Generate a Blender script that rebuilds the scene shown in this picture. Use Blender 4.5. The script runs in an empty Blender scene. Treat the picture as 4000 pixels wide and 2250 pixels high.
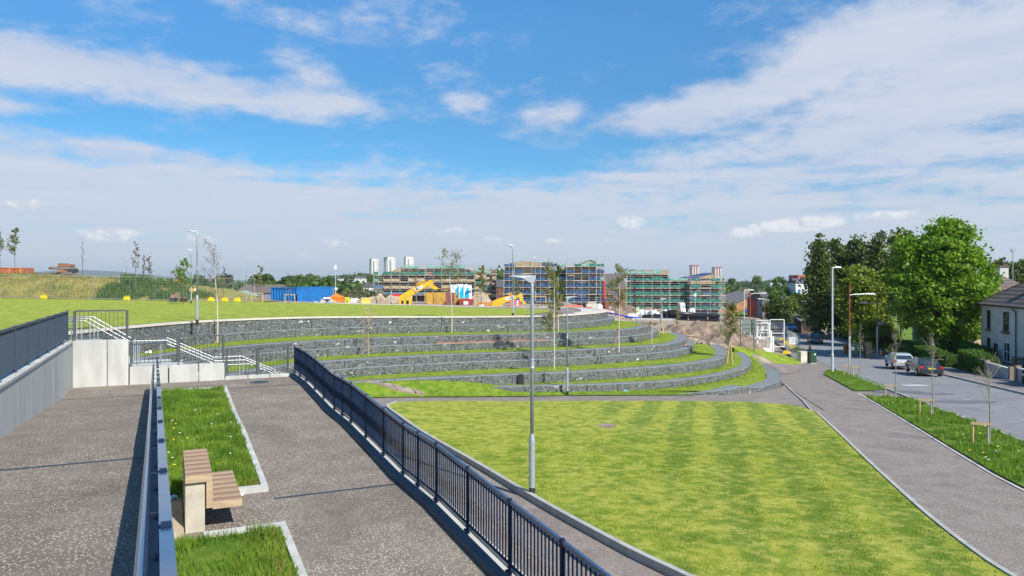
import bpy, bmesh, math, random
import numpy as np
from mathutils import Vector, Matrix, noise as mnoise
R = random.Random(7)
SC = bpy.context.scene
COL = SC.collection
F, CX, HY, CZ = 1860.0, 1288.0, 708.0, 5.8      # photo survey constants (pixels at 2576 wide) used to measure positions
rad = math.radians

# ---------------------------------------------------------------- helpers
def lerp_t(t, tab):
    if t <= tab[0][0]: return tab[0][1]
    for (a, va), (b, vb) in zip(tab, tab[1:]):
        if t <= b: return va + (vb - va) * (t - a) / (b - a)
    return tab[-1][1]
def low(x, y):
    z = lerp_t(y, [(-50, 3.4), (0, 1.0), (80, -2.84), (120, -3.6), (200, -4.8), (400, -6.5), (1000, -7), (2000, -2), (9000, 0)])
    return z + 0.03 * min(12, max(0, -x)) * max(0, min(1, (80 - y) / 20))
def plat(x, y): return 3.0 + 0.016 * max(0, min(60, -x - 4))
def hit(px, py, zf):
    """plan position of what the photo shows at (px,py) on the surface z=zf(x,y)"""
    if not callable(zf):
        c = zf; zf = lambda x, y: c
    k = (px - CX) / F; m = (py - HY) / F
    t, prev = 2.0, None
    while t < 2500:
        g = CZ - m * t - zf(k * t, t)
        if g <= 0:
            a, b = prev, t
            for _ in range(30):
                c = (a + b) / 2
                if CZ - m * c - zf(k * c, c) > 0: a = c
                else: b = c
            return (k * b, b)
        prev = t; t *= 1.02
    return (k * 2500, 2500)
def G(px, py): return hit(px, py, low)
def at(px, py, d): return ((px - CX) / F * d, d, CZ - (py - HY) / F * d)
def X(px, d): return (px - CX) / F * d
def Z(py, d): return CZ - (py - HY) / F * d

class MB:
    def __init__(s): s.v = []; s.f = []; s.uv = None
    def add(s, vs, fs):
        o = len(s.v); s.v += [tuple(p) for p in vs]; s.f += [tuple(i + o for i in f) for f in fs]; return s
    def box(s, c, d, rz=0, m=None):
        hx, hy, hz = d[0] / 2, d[1] / 2, d[2] / 2
        vs = [(a * hx, b * hy, e * hz) for e in (-1, 1) for a, b in ((-1, -1), (1, -1), (1, 1), (-1, 1))]
        M_ = Matrix.Translation(c) @ (m if m is not None else Matrix.Rotation(rz, 4, 'Z'))
        return s.add([M_ @ Vector(p) for p in vs], [(3, 2, 1, 0), (4, 5, 6, 7), (0, 1, 5, 4), (1, 2, 6, 5), (2, 3, 7, 6), (3, 0, 4, 7)])
    def cbox(s, x0, x1, y0, y1, z0, z1): return s.box(((x0 + x1) / 2, (y0 + y1) / 2, (z0 + z1) / 2), (abs(x1 - x0), abs(y1 - y0), abs(z1 - z0)))
    def bar(s, p, q, w, h, up=(0, 0, 1)):
        p, q = Vector(p), Vector(q); d = q - p; L = d.length
        if L < 1e-6: return s
        d.normalize(); u = Vector(up)
        if abs(d.dot(u)) > .98: u = Vector((1, 0, 0))
        sd = d.cross(u).normalized(); u = sd.cross(d).normalized()
        vs = [c + sd * (a * w / 2) + u * (b * h / 2) for c in (p, q) for a, b in ((-1, -1), (1, -1), (1, 1), (-1, 1))]
        return s.add(vs, [(0, 1, 2, 3), (7, 6, 5, 4), (0, 4, 5, 1), (1, 5, 6, 2), (2, 6, 7, 3), (3, 7, 4, 0)])
    def tube(s, pts, r, n=8, cap=True):
        pts = [Vector(p) for p in pts]; rs = r if isinstance(r, (list, tuple)) else [r] * len(pts)
        o = len(s.v); ref = None
        for i, p in enumerate(pts):
            d = (pts[min(i + 1, len(pts) - 1)] - pts[max(i - 1, 0)])
            d = d.normalized() if d.length > 1e-9 else Vector((0, 0, 1))
            if ref is None: ref = Vector((1, 0, 0)) if abs(d.x) < .9 else Vector((0, 1, 0))
            a = d.cross(ref).normalized(); b = d.cross(a).normalized(); ref = -b if False else ref
            for k in range(n):
                t = 2 * math.pi * k / n
                s.v.append(tuple(p + (a * math.cos(t) + b * math.sin(t)) * rs[i]))
        for i in range(len(pts) - 1):
            for k in range(n):
                k2 = (k + 1) % n
                s.f.append((o + i * n + k, o + i * n + k2, o + (i + 1) * n + k2, o + (i + 1) * n + k))
        if cap:
            s.f.append(tuple(o + k for k in range(n))[::-1]); e = o + (len(pts) - 1) * n
            s.f.append(tuple(e + k for k in range(n)))
        return s
    def prism(s, poly, z0, z1):
        n = len(poly); f0 = z0 if callable(z0) else (lambda x, y: z0); f1 = z1 if callable(z1) else (lambda x, y: z1)
        A = sum(poly[i][0] * poly[(i + 1) % n][1] - poly[(i + 1) % n][0] * poly[i][1] for i in range(n))
        if A < 0: poly = poly[::-1]
        vs = [(x, y, f0(x, y)) for x, y in poly] + [(x, y, f1(x, y)) for x, y in poly]
        return s.add(vs, [tuple(range(n))[::-1], tuple(range(n, 2 * n))] + [(i, (i + 1) % n, n + (i + 1) % n, n + i) for i in range(n)])
    def xprism(s, prof, x0, x1, m=None):
        """profile (y,z) extruded along x"""
        n = len(prof); vs = [(x0, a, b) for a, b in prof] + [(x1, a, b) for a, b in prof]
        if m is not None: vs = [m @ Vector(p) for p in vs]
        return s.add(vs, [tuple(range(n)), tuple(range(n, 2 * n))[::-1]] + [(i, n + i, n + (i + 1) % n, (i + 1) % n) for i in range(n)])
    def lathe(s, prof, c=(0, 0, 0), n=16):
        o = len(s.v)
        for r, z in prof:
            for k in range(n):
                t = 2 * math.pi * k / n; s.v.append((c[0] + r * math.cos(t), c[1] + r * math.sin(t), c[2] + z))
        for i in range(len(prof) - 1):
            for k in range(n):
                k2 = (k + 1) % n; s.f.append((o + i * n + k, o + i * n + k2, o + (i + 1) * n + k2, o + (i + 1) * n + k))
        s.f.append(tuple(o + k for k in range(n))[::-1]); s.f.append(tuple(o + (len(prof) - 1) * n + k for k in range(n)))
        return s
    def build(s, name, mat, parent=None, smooth=False, bevel=0):
        me = bpy.data.meshes.new(name); me.from_pydata(s.v, [], s.f)
        if bevel or True:
            bm = bmesh.new(); bm.from_mesh(me)
            if len(bm.faces) < 40000: bmesh.ops.recalc_face_normals(bm, faces=bm.faces)
            if bevel: bmesh.ops.bevel(bm, geom=bm.edges[:], offset=bevel, segments=2, affect='EDGES', clamp_overlap=True)
            bm.to_mesh(me); bm.free()
        return link(name, me, mat, parent, smooth)
def link(name, me, mat, parent=None, smooth=False):
    o = bpy.data.objects.new(name, me); COL.objects.link(o)
    if mat is not None: me.materials.append(mat)
    if smooth: me.polygons.foreach_set('use_smooth', [True] * len(me.polygons))
    if parent is not None: o.parent = parent
    return o
def fast_mesh(name, V, Fc, mat, parent=None):
    """V (n,3) array, Fc (m,k) array"""
    me = bpy.data.meshes.new(name); n, (m, k) = len(V), Fc.shape
    me.vertices.add(n); me.vertices.foreach_set('co', V.astype(np.float32).ravel())
    me.loops.add(m * k); me.loops.foreach_set('vertex_index', Fc.astype(np.int32).ravel())
    me.polygons.add(m); me.polygons.foreach_set('loop_start', np.arange(0, m * k, k, dtype=np.int32))
    me.polygons.foreach_set('loop_total', np.full(m, k, np.int32)); me.update(calc_edges=True); me.validate()
    return link(name, me, mat, parent)
def tag(o, label, cat, group=None):
    o['label'] = label; o['category'] = cat
    if group: o['group'] = group
    return o
def struct(o): o['kind'] = 'structure'; return o
def stuff(o, label, cat): o['kind'] = 'stuff'; o['label'] = label; o['category'] = cat; return o
def thing(name, label, cat, loc=(0, 0, 0), rz=0, group=None):
    o = bpy.data.objects.new(name, None); COL.objects.link(o); o.location = loc; o.rotation_euler = (0, 0, rz); o.empty_display_size = .1
    return tag(o, label, cat, group)
def dup(root, loc, rz, label, group=None, scale=None):
    def cp(o, par):
        c = o.copy(); COL.objects.link(c)
        if par is not None: c.parent = par
        for ch in [q for q in bpy.data.objects if q.parent == o]: cp(ch, c)
        return c
    r = cp(root, None); r.location = loc; r.rotation_euler = (0, 0, rz); r['label'] = label
    if group: r['group'] = group
    if scale: r.scale = scale if isinstance(scale, tuple) else (scale,) * 3
    return r

# ---------------------------------------------------------------- materials
def nd(nt, t, ins=None, **props):
    n = nt.nodes.new(t)
    for k, v in props.items(): setattr(n, k, v)
    for k, v in (ins or {}).items():
        if isinstance(v, bpy.types.NodeSocket): nt.links.new(v, n.inputs[k])
        elif v is not None: n.inputs[k].default_value = v
    return n
def mt(nt, op, a, b=None, c=None, clamp=False):
    ins = {0: a}
    if b is not None: ins[1] = b
    if c is not None: ins[2] = c
    return nd(nt, 'ShaderNodeMath', ins, operation=op, use_clamp=clamp).outputs[0]
def mix(nt, f, a, b, bt='MIX'):
    n = nt.nodes.new('ShaderNodeMix'); n.data_type = 'RGBA'; n.blend_type = bt
    for k, v in ((0, f), (6, a), (7, b)):
        if isinstance(v, bpy.types.NodeSocket): nt.links.new(v, n.inputs[k])
        else: n.inputs[k].default_value = (v if k == 0 else (*v, 1)[:4])
    return n.outputs[2]
def ramp(nt, f, a, b, lo=0., hi=1.):
    n = nd(nt, 'ShaderNodeMapRange', {0: f, 1: a, 2: b, 3: lo, 4: hi}, interpolation_type='SMOOTHSTEP'); return n.outputs[0]
def noisef(nt, vec, scale, detail=3, rough=.55, dist=0):
    return nd(nt, 'ShaderNodeTexNoise', {'Vector': vec, 'Scale': scale, 'Detail': detail, 'Roughness': rough, 'Distortion': dist}).outputs[0]
def pos(nt): return nd(nt, 'ShaderNodeNewGeometry').outputs['Position']
def objc(nt): return nd(nt, 'ShaderNodeTexCoord').outputs['Object']
def newmat(name):
    m = bpy.data.materials.new(name); m.use_nodes = True; nt = m.node_tree
    b = nt.nodes['Principled BSDF']; return m, nt, b
MC = {}
def M(name, col, rough=.7, col2=None, sc=3., bump=0., metal=0., bsc=None, detail=4, spec=.5, stretch=None, world=False, coat=0):
    if name in MC: return MC[name]
    m, nt, b = newmat(name); b.inputs['Roughness'].default_value = rough; b.inputs['Metallic'].default_value = metal
    b.inputs['Specular IOR Level'].default_value = spec; b.inputs['Coat Weight'].default_value = coat
    p = pos(nt) if world else objc(nt)
    if stretch: p = nd(nt, 'ShaderNodeMapping', {'Vector': p, 'Scale': stretch}).outputs[0]
    if col2 is None: col2 = tuple(c * .82 for c in col)
    f = ramp(nt, noisef(nt, p, sc, detail), .3, .7)
    nt.links.new(mix(nt, f, col, col2), b.inputs['Base Color'])
    if bump:
        h = noisef(nt, p, bsc or sc * 6, 4)
        nt.links.new(nd(nt, 'ShaderNodeBump', {'Height': h, 'Strength': bump, 'Distance': .02}).outputs[0], b.inputs['Normal'])
    MC[name] = m; return m
def leafmat(name, col, col2, sc=.8, trans=.35):
    if name in MC: return MC[name]
    m, nt, b = newmat(name); p = pos(nt)
    c = mix(nt, ramp(nt, noisef(nt, p, sc, 3), .35, .65), col, col2)
    c = mix(nt, ramp(nt, noisef(nt, p, sc * 9, 1), .3, .7, 0, .45), c, tuple(k * .55 for k in col))
    nt.links.new(c, b.inputs['Base Color']); b.inputs['Roughness'].default_value = .5
    b.inputs['Specular IOR Level'].default_value = .3
    t = nd(nt, 'ShaderNodeBsdfTranslucent', {'Color': mix(nt, 1., c, (1.2, 1.25, .6), 'MULTIPLY')})
    ms = nd(nt, 'ShaderNodeMixShader', {0: trans, 1: b.outputs[0], 2: t.outputs[0]})
    nt.links.new(ms.outputs[0], nt.nodes['Material Output'].inputs[0]); MC[name] = m; return m
def lawnmat(name, cA, cB, cC, stripes=False):
    m, nt, b = newmat(name); p = pos(nt)
    n1 = noisef(nt, nd(nt, 'ShaderNodeMapping', {'Vector': p, 'Scale': (1, .8, 1), 'Rotation': (0, 0, .5)}).outputs[0], .8, 7, .68)
    n2 = noisef(nt, p, 2.6, 5, .65); n3 = noisef(nt, p, 28, 3, .7); n4 = noisef(nt, p, 90, 2, .7)
    f = mt(nt, 'ADD', mt(nt, 'MULTIPLY', n1, .45), mt(nt, 'MULTIPLY', n2, .55))
    if stripes:
        r = nd(nt, 'ShaderNodeMapping', {'Vector': p, 'Rotation': (0, 0, rad(14.5))}).outputs[0]
        w = nd(nt, 'ShaderNodeTexWave', {'Vector': r, 'Scale': .17, 'Distortion': .8, 'Detail': 3, 'Detail Scale': 1.2}).outputs[1]
        gx = nd(nt, 'ShaderNodeSeparateXYZ', {0: p}).outputs[0]
        w = mt(nt, 'MULTIPLY', w, ramp(nt, gx, 2, 7))
        f = mt(nt, 'SUBTRACT', f, mt(nt, 'MULTIPLY', ramp(nt, w, .25, .75), .12))
    c = mix(nt, ramp(nt, f, .34, .62), cA, cB)
    c = mix(nt, mt(nt, 'MULTIPLY', ramp(nt, n3, .3, .7, .25, 1.), ramp(nt, n2, .42, .66, .15, .85)), c, cC)
    c = mix(nt, ramp(nt, n4, .45, .75, 0, .5), c, tuple(k * .45 for k in cA))
    nt.links.new(c, b.inputs['Base Color']); b.inputs['Roughness'].default_value = .9; b.inputs['Specular IOR Level'].default_value = .15
    h = mt(nt, 'ADD', mt(nt, 'MULTIPLY', n4, .6), n3)
    nt.links.new(nd(nt, 'ShaderNodeBump', {'Height': h, 'Strength': .8, 'Distance': .04}).outputs[0], b.inputs['Normal'])
    return m
LAWN = lawnmat('mown_grass', (.11, .20, .013), (.385, .42, .045), (.56, .50, .13), True)
MNDG = lawnmat('dimmed_lush_grass', (.06, .15, .008), (.17, .26, .02), (.27, .29, .05))  # greener terrace grass, darkened in colour to offset the sun on the slope
TERG = lawnmat('terrace_grass', (.09, .185, .010), (.26, .33, .030), (.36, .37, .06))
PLG = lawnmat('plateau_grass', (.13, .22, .018), (.36, .41, .05), (.45, .43, .10))
LONG = lawnmat('long_grass', (.06, .14, .01), (.14, .25, .025), (.25, .25, .06))
ROUGHG = lawnmat('rough_grass', (.10, .14, .02), (.36, .30, .09), (.30, .22, .07))
def chipmat(name, base, base2, chip, size=26., amt=.5):
    m, nt, b = newmat(name); p = pos(nt)
    v = nd(nt, 'ShaderNodeTexVoronoi', {'Vector': p, 'Scale': size, 'Randomness': 1}, feature='F1')
    wn = nd(nt, 'ShaderNodeSeparateColor', {0: v.outputs['Color']}).outputs[0]
    on = mt(nt, 'MULTIPLY', mt(nt, 'GREATER_THAN', wn, 1 - amt), mt(nt, 'LESS_THAN', v.outputs['Distance'], .42))
    pn = noisef(nt, p, .7, 4, .6)
    on = mt(nt, 'MULTIPLY', on, ramp(nt, pn, .25, .7, .35, 1))
    c = mix(nt, ramp(nt, noisef(nt, p, 1.3, 5, .6), .3, .7), base, base2)
    c = mix(nt, ramp(nt, noisef(nt, p, 60, 2), .3, .8, 0, .5), c, tuple(k * .55 for k in base))
    c = mix(nt, on, c, chip)
    c = mix(nt, ramp(nt, noisef(nt, p, .45, 6, .65, .5), .46, .68, 0, .34), c, tuple(k * .6 for k in base))
    nt.links.new(c, b.inputs['Base Color']); b.inputs['Roughness'].default_value = .88; b.inputs['Specular IOR Level'].default_value = .25
    nt.links.new(nd(nt, 'ShaderNodeBump', {'Height': mt(nt, 'ADD', on, noisef(nt, p, 90, 2)), 'Strength': .35, 'Distance': .01}).outputs[0], b.inputs['Normal'])
    return m
RAMPM = chipmat('chipped_asphalt', (.165, .138, .112), (.225, .19, .157), (.60, .54, .44), 38, .36)
PATHM = chipmat('path_asphalt', (.205, .173, .15), (.27, .23, .202), (.54, .48, .42), 34, .3)
ROADM = chipmat('road_asphalt', (.205, .203, .21), (.26, .257, .262), (.40, .40, .40), 30, .2)
PAVEM = chipmat('pavement_asphalt', (.20, .175, .165), (.26, .23, .21), (.33, .3, .28), 30, .2)
def gabmat():
    m, nt, b = newmat('gabion_stone'); uv = nd(nt, 'ShaderNodeUVMap').outputs[0]
    su = nd(nt, 'ShaderNodeMapping', {'Vector': uv, 'Scale': (4.6, 9.0, 1)}).outputs[0]
    dn = nd(nt, 'ShaderNodeTexNoise', {'Vector': uv, 'Scale': 5., 'Detail': 2}).outputs[1]
    su = nd(nt, 'ShaderNodeMix', {0: .22}, data_type='VECTOR')
    nt.links.new(nd(nt, 'ShaderNodeMapping', {'Vector': uv, 'Scale': (4.6, 9.0, 1)}).outputs[0], su.inputs[4])
    nt.links.new(nd(nt, 'ShaderNodeMapping', {'Vector': dn, 'Scale': (6, 6, 1)}).outputs[0], su.inputs[5])
    su = su.outputs[1]
    ve = nd(nt, 'ShaderNodeTexVoronoi', {'Vector': su, 'Scale': 1.5}, feature='DISTANCE_TO_EDGE')
    vc = nd(nt, 'ShaderNodeTexVoronoi', {'Vector': su, 'Scale': 1.5}, feature='F1')
    s = nd(nt, 'ShaderNodeSeparateColor', {0: vc.outputs['Color']})
    c = mix(nt, s.outputs[0], (.125, .137, .133), (.205, .212, .203))
    c = mix(nt, mt(nt, 'GREATER_THAN', s.outputs[1], .965), c, (.33, .31, .27))
    c = mix(nt, mt(nt, 'GREATER_THAN', s.outputs[2], .993), c, (.66, .66, .63))
    c = mix(nt, ramp(nt, noisef(nt, uv, 12, 3), .3, .75, 0, .5), c, (.15, .165, .17))
    gap = ramp(nt, ve.outputs[0], .01, .09)
    c = mix(nt, gap, (.028, .031, .031), c)
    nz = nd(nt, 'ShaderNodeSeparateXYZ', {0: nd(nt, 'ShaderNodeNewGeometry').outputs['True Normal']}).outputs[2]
    c = mix(nt, mt(nt, 'MULTIPLY', mt(nt, 'GREATER_THAN', nz, .7), .6), c, (.27, .29, .295))  # upward faces painted lighter, their stronger sun put into the stone colour
    su2 = nd(nt, 'ShaderNodeSeparateXYZ', {0: uv})
    wire = mt(nt, 'LESS_THAN', mt(nt, 'PINGPONG', su2.outputs[0], 1.0), .032)
    c = mix(nt, mt(nt, 'MULTIPLY', wire, .7), c, (.03, .035, .04))
    nt.links.new(c, b.inputs['Base Color']); b.inputs['Roughness'].default_value = .8
    h = mt(nt, 'ADD', mt(nt, 'MULTIPLY', gap, 1.0), mt(nt, 'MULTIPLY', s.outputs[1], .8))
    nt.links.new(nd(nt, 'ShaderNodeBump', {'Height': h, 'Strength': .8, 'Distance': .05}).outputs[0], b.inputs['Normal'])
    return m
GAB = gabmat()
CONC = M('pale_concrete', (.48, .48, .455), .85, (.36, .36, .335), 2.2, .25, bsc=30, stretch=(1, 1, .22))
CONC2 = M('grey_concrete', (.46, .47, .445), .85, (.39, .40, .38), 1.2, .25, bsc=30, stretch=(1, 1, .3))
KERB = M('kerb_concrete', (.42, .41, .38), .9, (.32, .31, .29), 2.5, .4, world=True, bsc=40)
COPE = M('cream_coping', (.60, .54, .46), .8, (.50, .45, .39), 1.2, .2, world=True, bsc=20)
SLATEK = M('slate_kerb', (.085, .10, .12), .75, (.065, .08, .095), 2, .3, world=True, bsc=30)
NAVY = M('blue_grey_paint', (.008, .023, .06), .5, (.007, .019, .05), 8, .03, spec=.25)
NAVYT = M('sky_tinted_rail_top', (.03, .065, .135), .3, (.026, .056, .12), 8, spec=.6, coat=.7)  # bluer and lighter than the posts: sky reflection put into the base colour
NAVYL = M('slate_paint', (.045, .066, .095), .45, (.038, .056, .082), 8, .04)
STEEL = M('brushed_steel', (.45, .46, .46), .42, (.36, .37, .37), 20, metal=.6)
GALV = M('galvanised_steel', (.42, .47, .50), .42, (.34, .39, .42), 14, .1, metal=.45, bsc=30)
LGREY = M('lamp_grey', (.50, .55, .58), .4, (.44, .49, .52), 6, metal=.2)
BLACK = M('black_paint', (.02, .02, .022), .5, (.03, .03, .033), 8)
WHITE = M('white_paint', (.78, .78, .76), .5, (.68, .68, .66), 3)
DARKG = M('dark_glass', (.03, .04, .05), .08, (.05, .06, .07), 1, spec=.8)
YELL = M('machine_yellow', (.80, .46, .02), .45, (.66, .36, .02), 1.5, .1)
BYEL = M('block_yellow', (.80, .62, .03), .6, (.68, .5, .03), 4)
ORNG = M('bright_orange', (.85, .20, .03), .6, (.75, .16, .02), 3)
REDP = M('red_paint', (.62, .06, .05), .55, (.5, .05, .04), 3)
BLUEP = M('site_blue', (.01, .165, .46), .55, (.01, .13, .38), 1.5)
WOODL = M('fresh_timber', (.52, .38, .20), .75, (.42, .29, .14), 3, .3, stretch=(1, 1, 8))
WOODD = M('weathered_timber', (.27, .19, .12), .8, (.18, .12, .08), 3, .3)
RUST = M('rusty_steel', (.28, .09, .04), .8, (.18, .06, .03), 4, .3)
DIRT = M('bare_earth', (.38, .31, .235), .95, (.22, .17, .125), .9, .9, world=True, bsc=5, detail=8)
DIRTD = M('rubble_earth', (.27, .20, .145), .95, (.12, .09, .065), 1.6, 1., world=True, bsc=4, detail=8)
BRICKR = M('red_brick', (.25, .10, .07), .85, (.19, .08, .055), 2, .2)
BRICKB = M('brown_brick', (.13, .085, .065), .85, (.09, .06, .05), .8, .2)
SLATE = M('roof_slate', (.10, .095, .10), .8, (.07, .065, .07), 2)
BARK = M('bark', (.16, .13, .10), .9, (.09, .075, .06), 6, .6, bsc=20)
BIRCH = M('birch_bark', (.66, .58, .46), .8, (.42, .34, .25), 5, .4, stretch=(1, 1, 6))
TYRE = M('tyre_rubber', (.02, .02, .02), .8, (.03, .03, .03), 8)
LEAF_LIME = leafmat('lime_leaf', (.13, .255, .015), (.245, .385, .028), .5, .38)
LEAF_DARK = leafmat('poplar_leaf', (.085, .135, .03), (.15, .20, .055), .5)
LEAF_YG = leafmat('yellow_green_leaf', (.15, .21, .016), (.24, .29, .03), .6)
LEAF_MID = leafmat('mid_leaf', (.07, .135, .022), (.12, .19, .03), .7)
LEAF_YNG = leafmat('young_leaf', (.12, .17, .03), (.20, .22, .05), 2)
LEAF_OLV = leafmat('olive_leaf', (.21, .22, .07), (.32, .31, .12), 2, .45)
LEAF_DRY = leafmat('bud_leaf', (.22, .17, .10), (.14, .12, .07), 2)
LEAF_HEDGE = leafmat('hedge_leaf', (.06, .14, .015), (.11, .21, .02), 1.2)
LEAF_FAR = leafmat('far_leaf', (.055, .11, .025), (.12, .19, .045), .03)
BLADE = leafmat('grass_blade', (.11, .22, .02), (.24, .36, .042), 1.4, .35)
BLADE2 = leafmat('dry_blade', (.26, .28, .05), (.40, .34, .12), 2., .3)

# ---------------------------------------------------------------- camera, sun, sky
cam = bpy.data.cameras.new('camera'); co = bpy.data.objects.new('camera', cam); COL.objects.link(co)
co.location = (0, 0, CZ); co.rotation_euler = (rad(90), 0, 0); cam.sensor_width = 36; cam.lens = F / 2576 * 36
cam.shift_y = -(724.5 - HY) / 2576; cam.clip_start = .1; cam.clip_end = 60000; SC.camera = co
SUN_EL, SUN_AZ = 41.0, 141.7
sl = bpy.data.lights.new('sun', 'SUN'); so = bpy.data.objects.new('sun', sl); COL.objects.link(so)
sl.energy = 4.9; sl.angle = rad(.53); sl.color = (1, .95, .87)
sd = Vector((math.sin(rad(SUN_AZ)) * math.cos(rad(SUN_EL)), math.cos(rad(SUN_AZ)) * math.cos(rad(SUN_EL)), math.sin(rad(SUN_EL))))
so.rotation_euler = (-sd).to_track_quat('-Z', 'Y').to_euler(); so.location = (30, -30, 60)
wd = bpy.data.worlds.new('World'); SC.world = wd; wd.use_nodes = True
def sky():
    nt = wd.node_tree; bg = nt.nodes['Background']
    st = nd(nt, 'ShaderNodeTexSky', sky_type='NISHITA', sun_disc=False, sun_elevation=rad(SUN_EL), sun_rotation=rad(SUN_AZ), air_density=1.0, dust_density=.6, ozone_density=1.5)
    d = nd(nt, 'ShaderNodeTexCoord').outputs['Generated']
    s = nd(nt, 'ShaderNodeSeparateXYZ', {0: d})
    el = mt(nt, 'ARCSINE', s.outputs[2]); az = mt(nt, 'ARCTAN2', s.outputs[0], s.outputs[1])
    el = mt(nt, 'MULTIPLY', el, 57.2958); az = mt(nt, 'MULTIPLY', az, 57.2958)
    # clouds live on a layer: divide the direction by its height so they foreshorten towards the horizon
    h = mt(nt, 'ADD', mt(nt, 'MAXIMUM', s.outputs[2], 0), .12)
    lay = nd(nt, 'ShaderNodeCombineXYZ', {0: mt(nt, 'DIVIDE', s.outputs[0], h), 1: mt(nt, 'DIVIDE', s.outputs[1], h), 2: 0.}).outputs[0]
    ae = nd(nt, 'ShaderNodeCombineXYZ', {0: az, 1: mt(nt, 'MULTIPLY', el, 2.2), 2: 0.}).outputs[0]
    nA = noisef(nt, lay, 1.5, 8, .58, .4); nB = noisef(nt, lay, 5.5, 7, .6, .2); nC = noisef(nt, ae, .12, 9, .6, .3)
    nF = noisef(nt, ae, .5, 6, .6)
    def blob(a0, e0, wa, we, tilt, amp):
        t = rad(tilt); da = mt(nt, 'SUBTRACT', az, a0); de = mt(nt, 'SUBTRACT', el, e0)
        u = mt(nt, 'ADD', mt(nt, 'MULTIPLY', da, math.cos(t) / wa), mt(nt, 'MULTIPLY', de, math.sin(t) / wa))
        v = mt(nt, 'SUBTRACT', mt(nt, 'MULTIPLY', de, math.cos(t) / we), mt(nt, 'MULTIPLY', da, math.sin(t) / we))
        q = mt(nt, 'ADD', mt(nt, 'MULTIPLY', u, u), mt(nt, 'MULTIPLY', v, v))
        return mt(nt, 'MULTIPLY', mt(nt, 'EXPONENT', mt(nt, 'MULTIPLY', q, -1)), amp)
    # slabs of high cloud measured off the photograph (azimuth, elevation in degrees)
    B = [(-27, 13.6, 8.5, 1.7, -4, .95), (-16, 13.0, 6, 1.2, -4, .95), (-36, 13.9, 6, 1.9, 0, .85), (-35.5, 11.0, 3, .6, 0, .9), (-15.5, 15.6, 2.8, 1.2, -20, .6), (-3.6, 13.4, 2.4, 1.0, 0, .85),
         (3.6, 12.8, 3.4, 1.2, 4, .9), (13, 12.7, 7, 1.1, 10, .95), (22, 14.6, 7, 1.5, 14, .95), (25, 17.6, 8, 1.5, 14, .6), (35, 16.5, 7, 3.2, 18, .85), (31, 13.2, 14, 2.6, 8, .9), (18, 20, 5, 1.0, 14, .35),
         (-20, 19.5, 14, 1.2, -12, .38), (-8, 19.6, 7, 2.4, 0, .36), (-30, 19.5, 4, 1.6, -25, .4), (-29, 9.0, 9, .9, -4, .75), (-30, 6.5, 16, 1.6, -3, .5), (6, 15.3, 1.6, .6, -20, .4), (14, 14.2, 1.4, .5, 5, .6)]
    acc = None
    for b_ in B:
        q = blob(*b_); acc = q if acc is None else mt(nt, 'ADD', acc, q)
    # the veil: nearly complete below ten degrees, climbing towards the right
    lim = mt(nt, 'ADD', 8.4, mt(nt, 'MULTIPLY', mt(nt, 'MAXIMUM', mt(nt, 'SUBTRACT', az, 4), 0), .17))
    veil = ramp(nt, mt(nt, 'SUBTRACT', lim, el), -2.2, 2.6)
    st2 = noisef(nt, nd(nt, 'ShaderNodeMapping', {'Vector': ae, 'Scale': (.035, .22, 1), 'Rotation': (0, 0, .07)}).outputs[0], 1., 8, .6, .4)
    dens = mt(nt, 'ADD', acc, mt(nt, 'MULTIPLY', veil, mt(nt, 'ADD', ramp(nt, el, 9, 2, .42, .9), mt(nt, 'MULTIPLY', ramp(nt, st2, .3, .62), .6))))
    nn = mt(nt, 'ADD', mt(nt, 'MULTIPLY', nA, .45), mt(nt, 'ADD', mt(nt, 'MULTIPLY', nB, .25), mt(nt, 'MULTIPLY', nC, .55)))
    dens = mt(nt, 'ADD', dens, mt(nt, 'MULTIPLY', mt(nt, 'SUBTRACT', nn, .62), 2.9))
    fil = ramp(nt, mt(nt, 'ADD', dens, mt(nt, 'MULTIPLY', mt(nt, 'SUBTRACT', nF, .5), 1.0)), .1, 1.1, 0, .93)
    # colours of cloud lit by the sun, at the same scale as the sky texture below
    ccol = mix(nt, ramp(nt, mt(nt, 'ADD', st2, mt(nt, 'MULTIPLY', nB, .35)), .45, .85, 1, 0), CLD_A, CLD_B)
    ccol = mix(nt, ramp(nt, el, 1., 9., .85, 0), ccol, CLD_H)
    skyc = nd(nt, 'ShaderNodeVectorMath', {0: st.outputs[0], 3: SKY_GAIN}, operation='SCALE').outputs[0]
    skyc = mix(nt, 1., skyc, SKY_TINT, 'MULTIPLY')
    skyc = nd(nt, 'ShaderNodeVectorMath', {0: skyc, 3: ramp(nt, el, 11, 24, .97, 1.28)}, operation='SCALE').outputs[0]
    c = mix(nt, fil, skyc, ccol)
    # small cumulus near the horizon
    P = [(21.5, 4.15, 3.0, .62, 2, 1.), (17.6, 3.65, 2.0, .5, 6, .9), (9.2, 4.55, 1.3, .55, 0, .95), (27.3, 4.6, 2.2, .45, 0, .75), (-28.5, 3.2, 2.6, .6, 0, .8), (-33.4, 5.0, 1.8, .45, 0, .8), (-22.7, 3.1, 2.0, .42, 0, .6),
         (-13.5, 2.9, 1.8, .45, 0, .6), (-4.5, 3.9, 3.2, .55, 0, .5), (3.2, 3.2, 1.3, .35, 0, .6), (7.0, 3.2, 1.3, .3, 0, .5), (-15.5, 1.9, 1.6, .35, 0, .5), (-19.3, 1.8, 1.3, .3, 0, .5), (-1.2, 3.3, 1.4, .35, 0, .5), (23.5, 6.2, 1.9, .7, 0, .35)]
    acc = None
    for b_ in P:
        q = blob(*b_); acc = q if acc is None else mt(nt, 'ADD', acc, q)
    ap_ = nd(nt, 'ShaderNodeCombineXYZ', {0: az, 1: mt(nt, 'MULTIPLY', el, 1.25), 2: 3.}).outputs[0]
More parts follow.
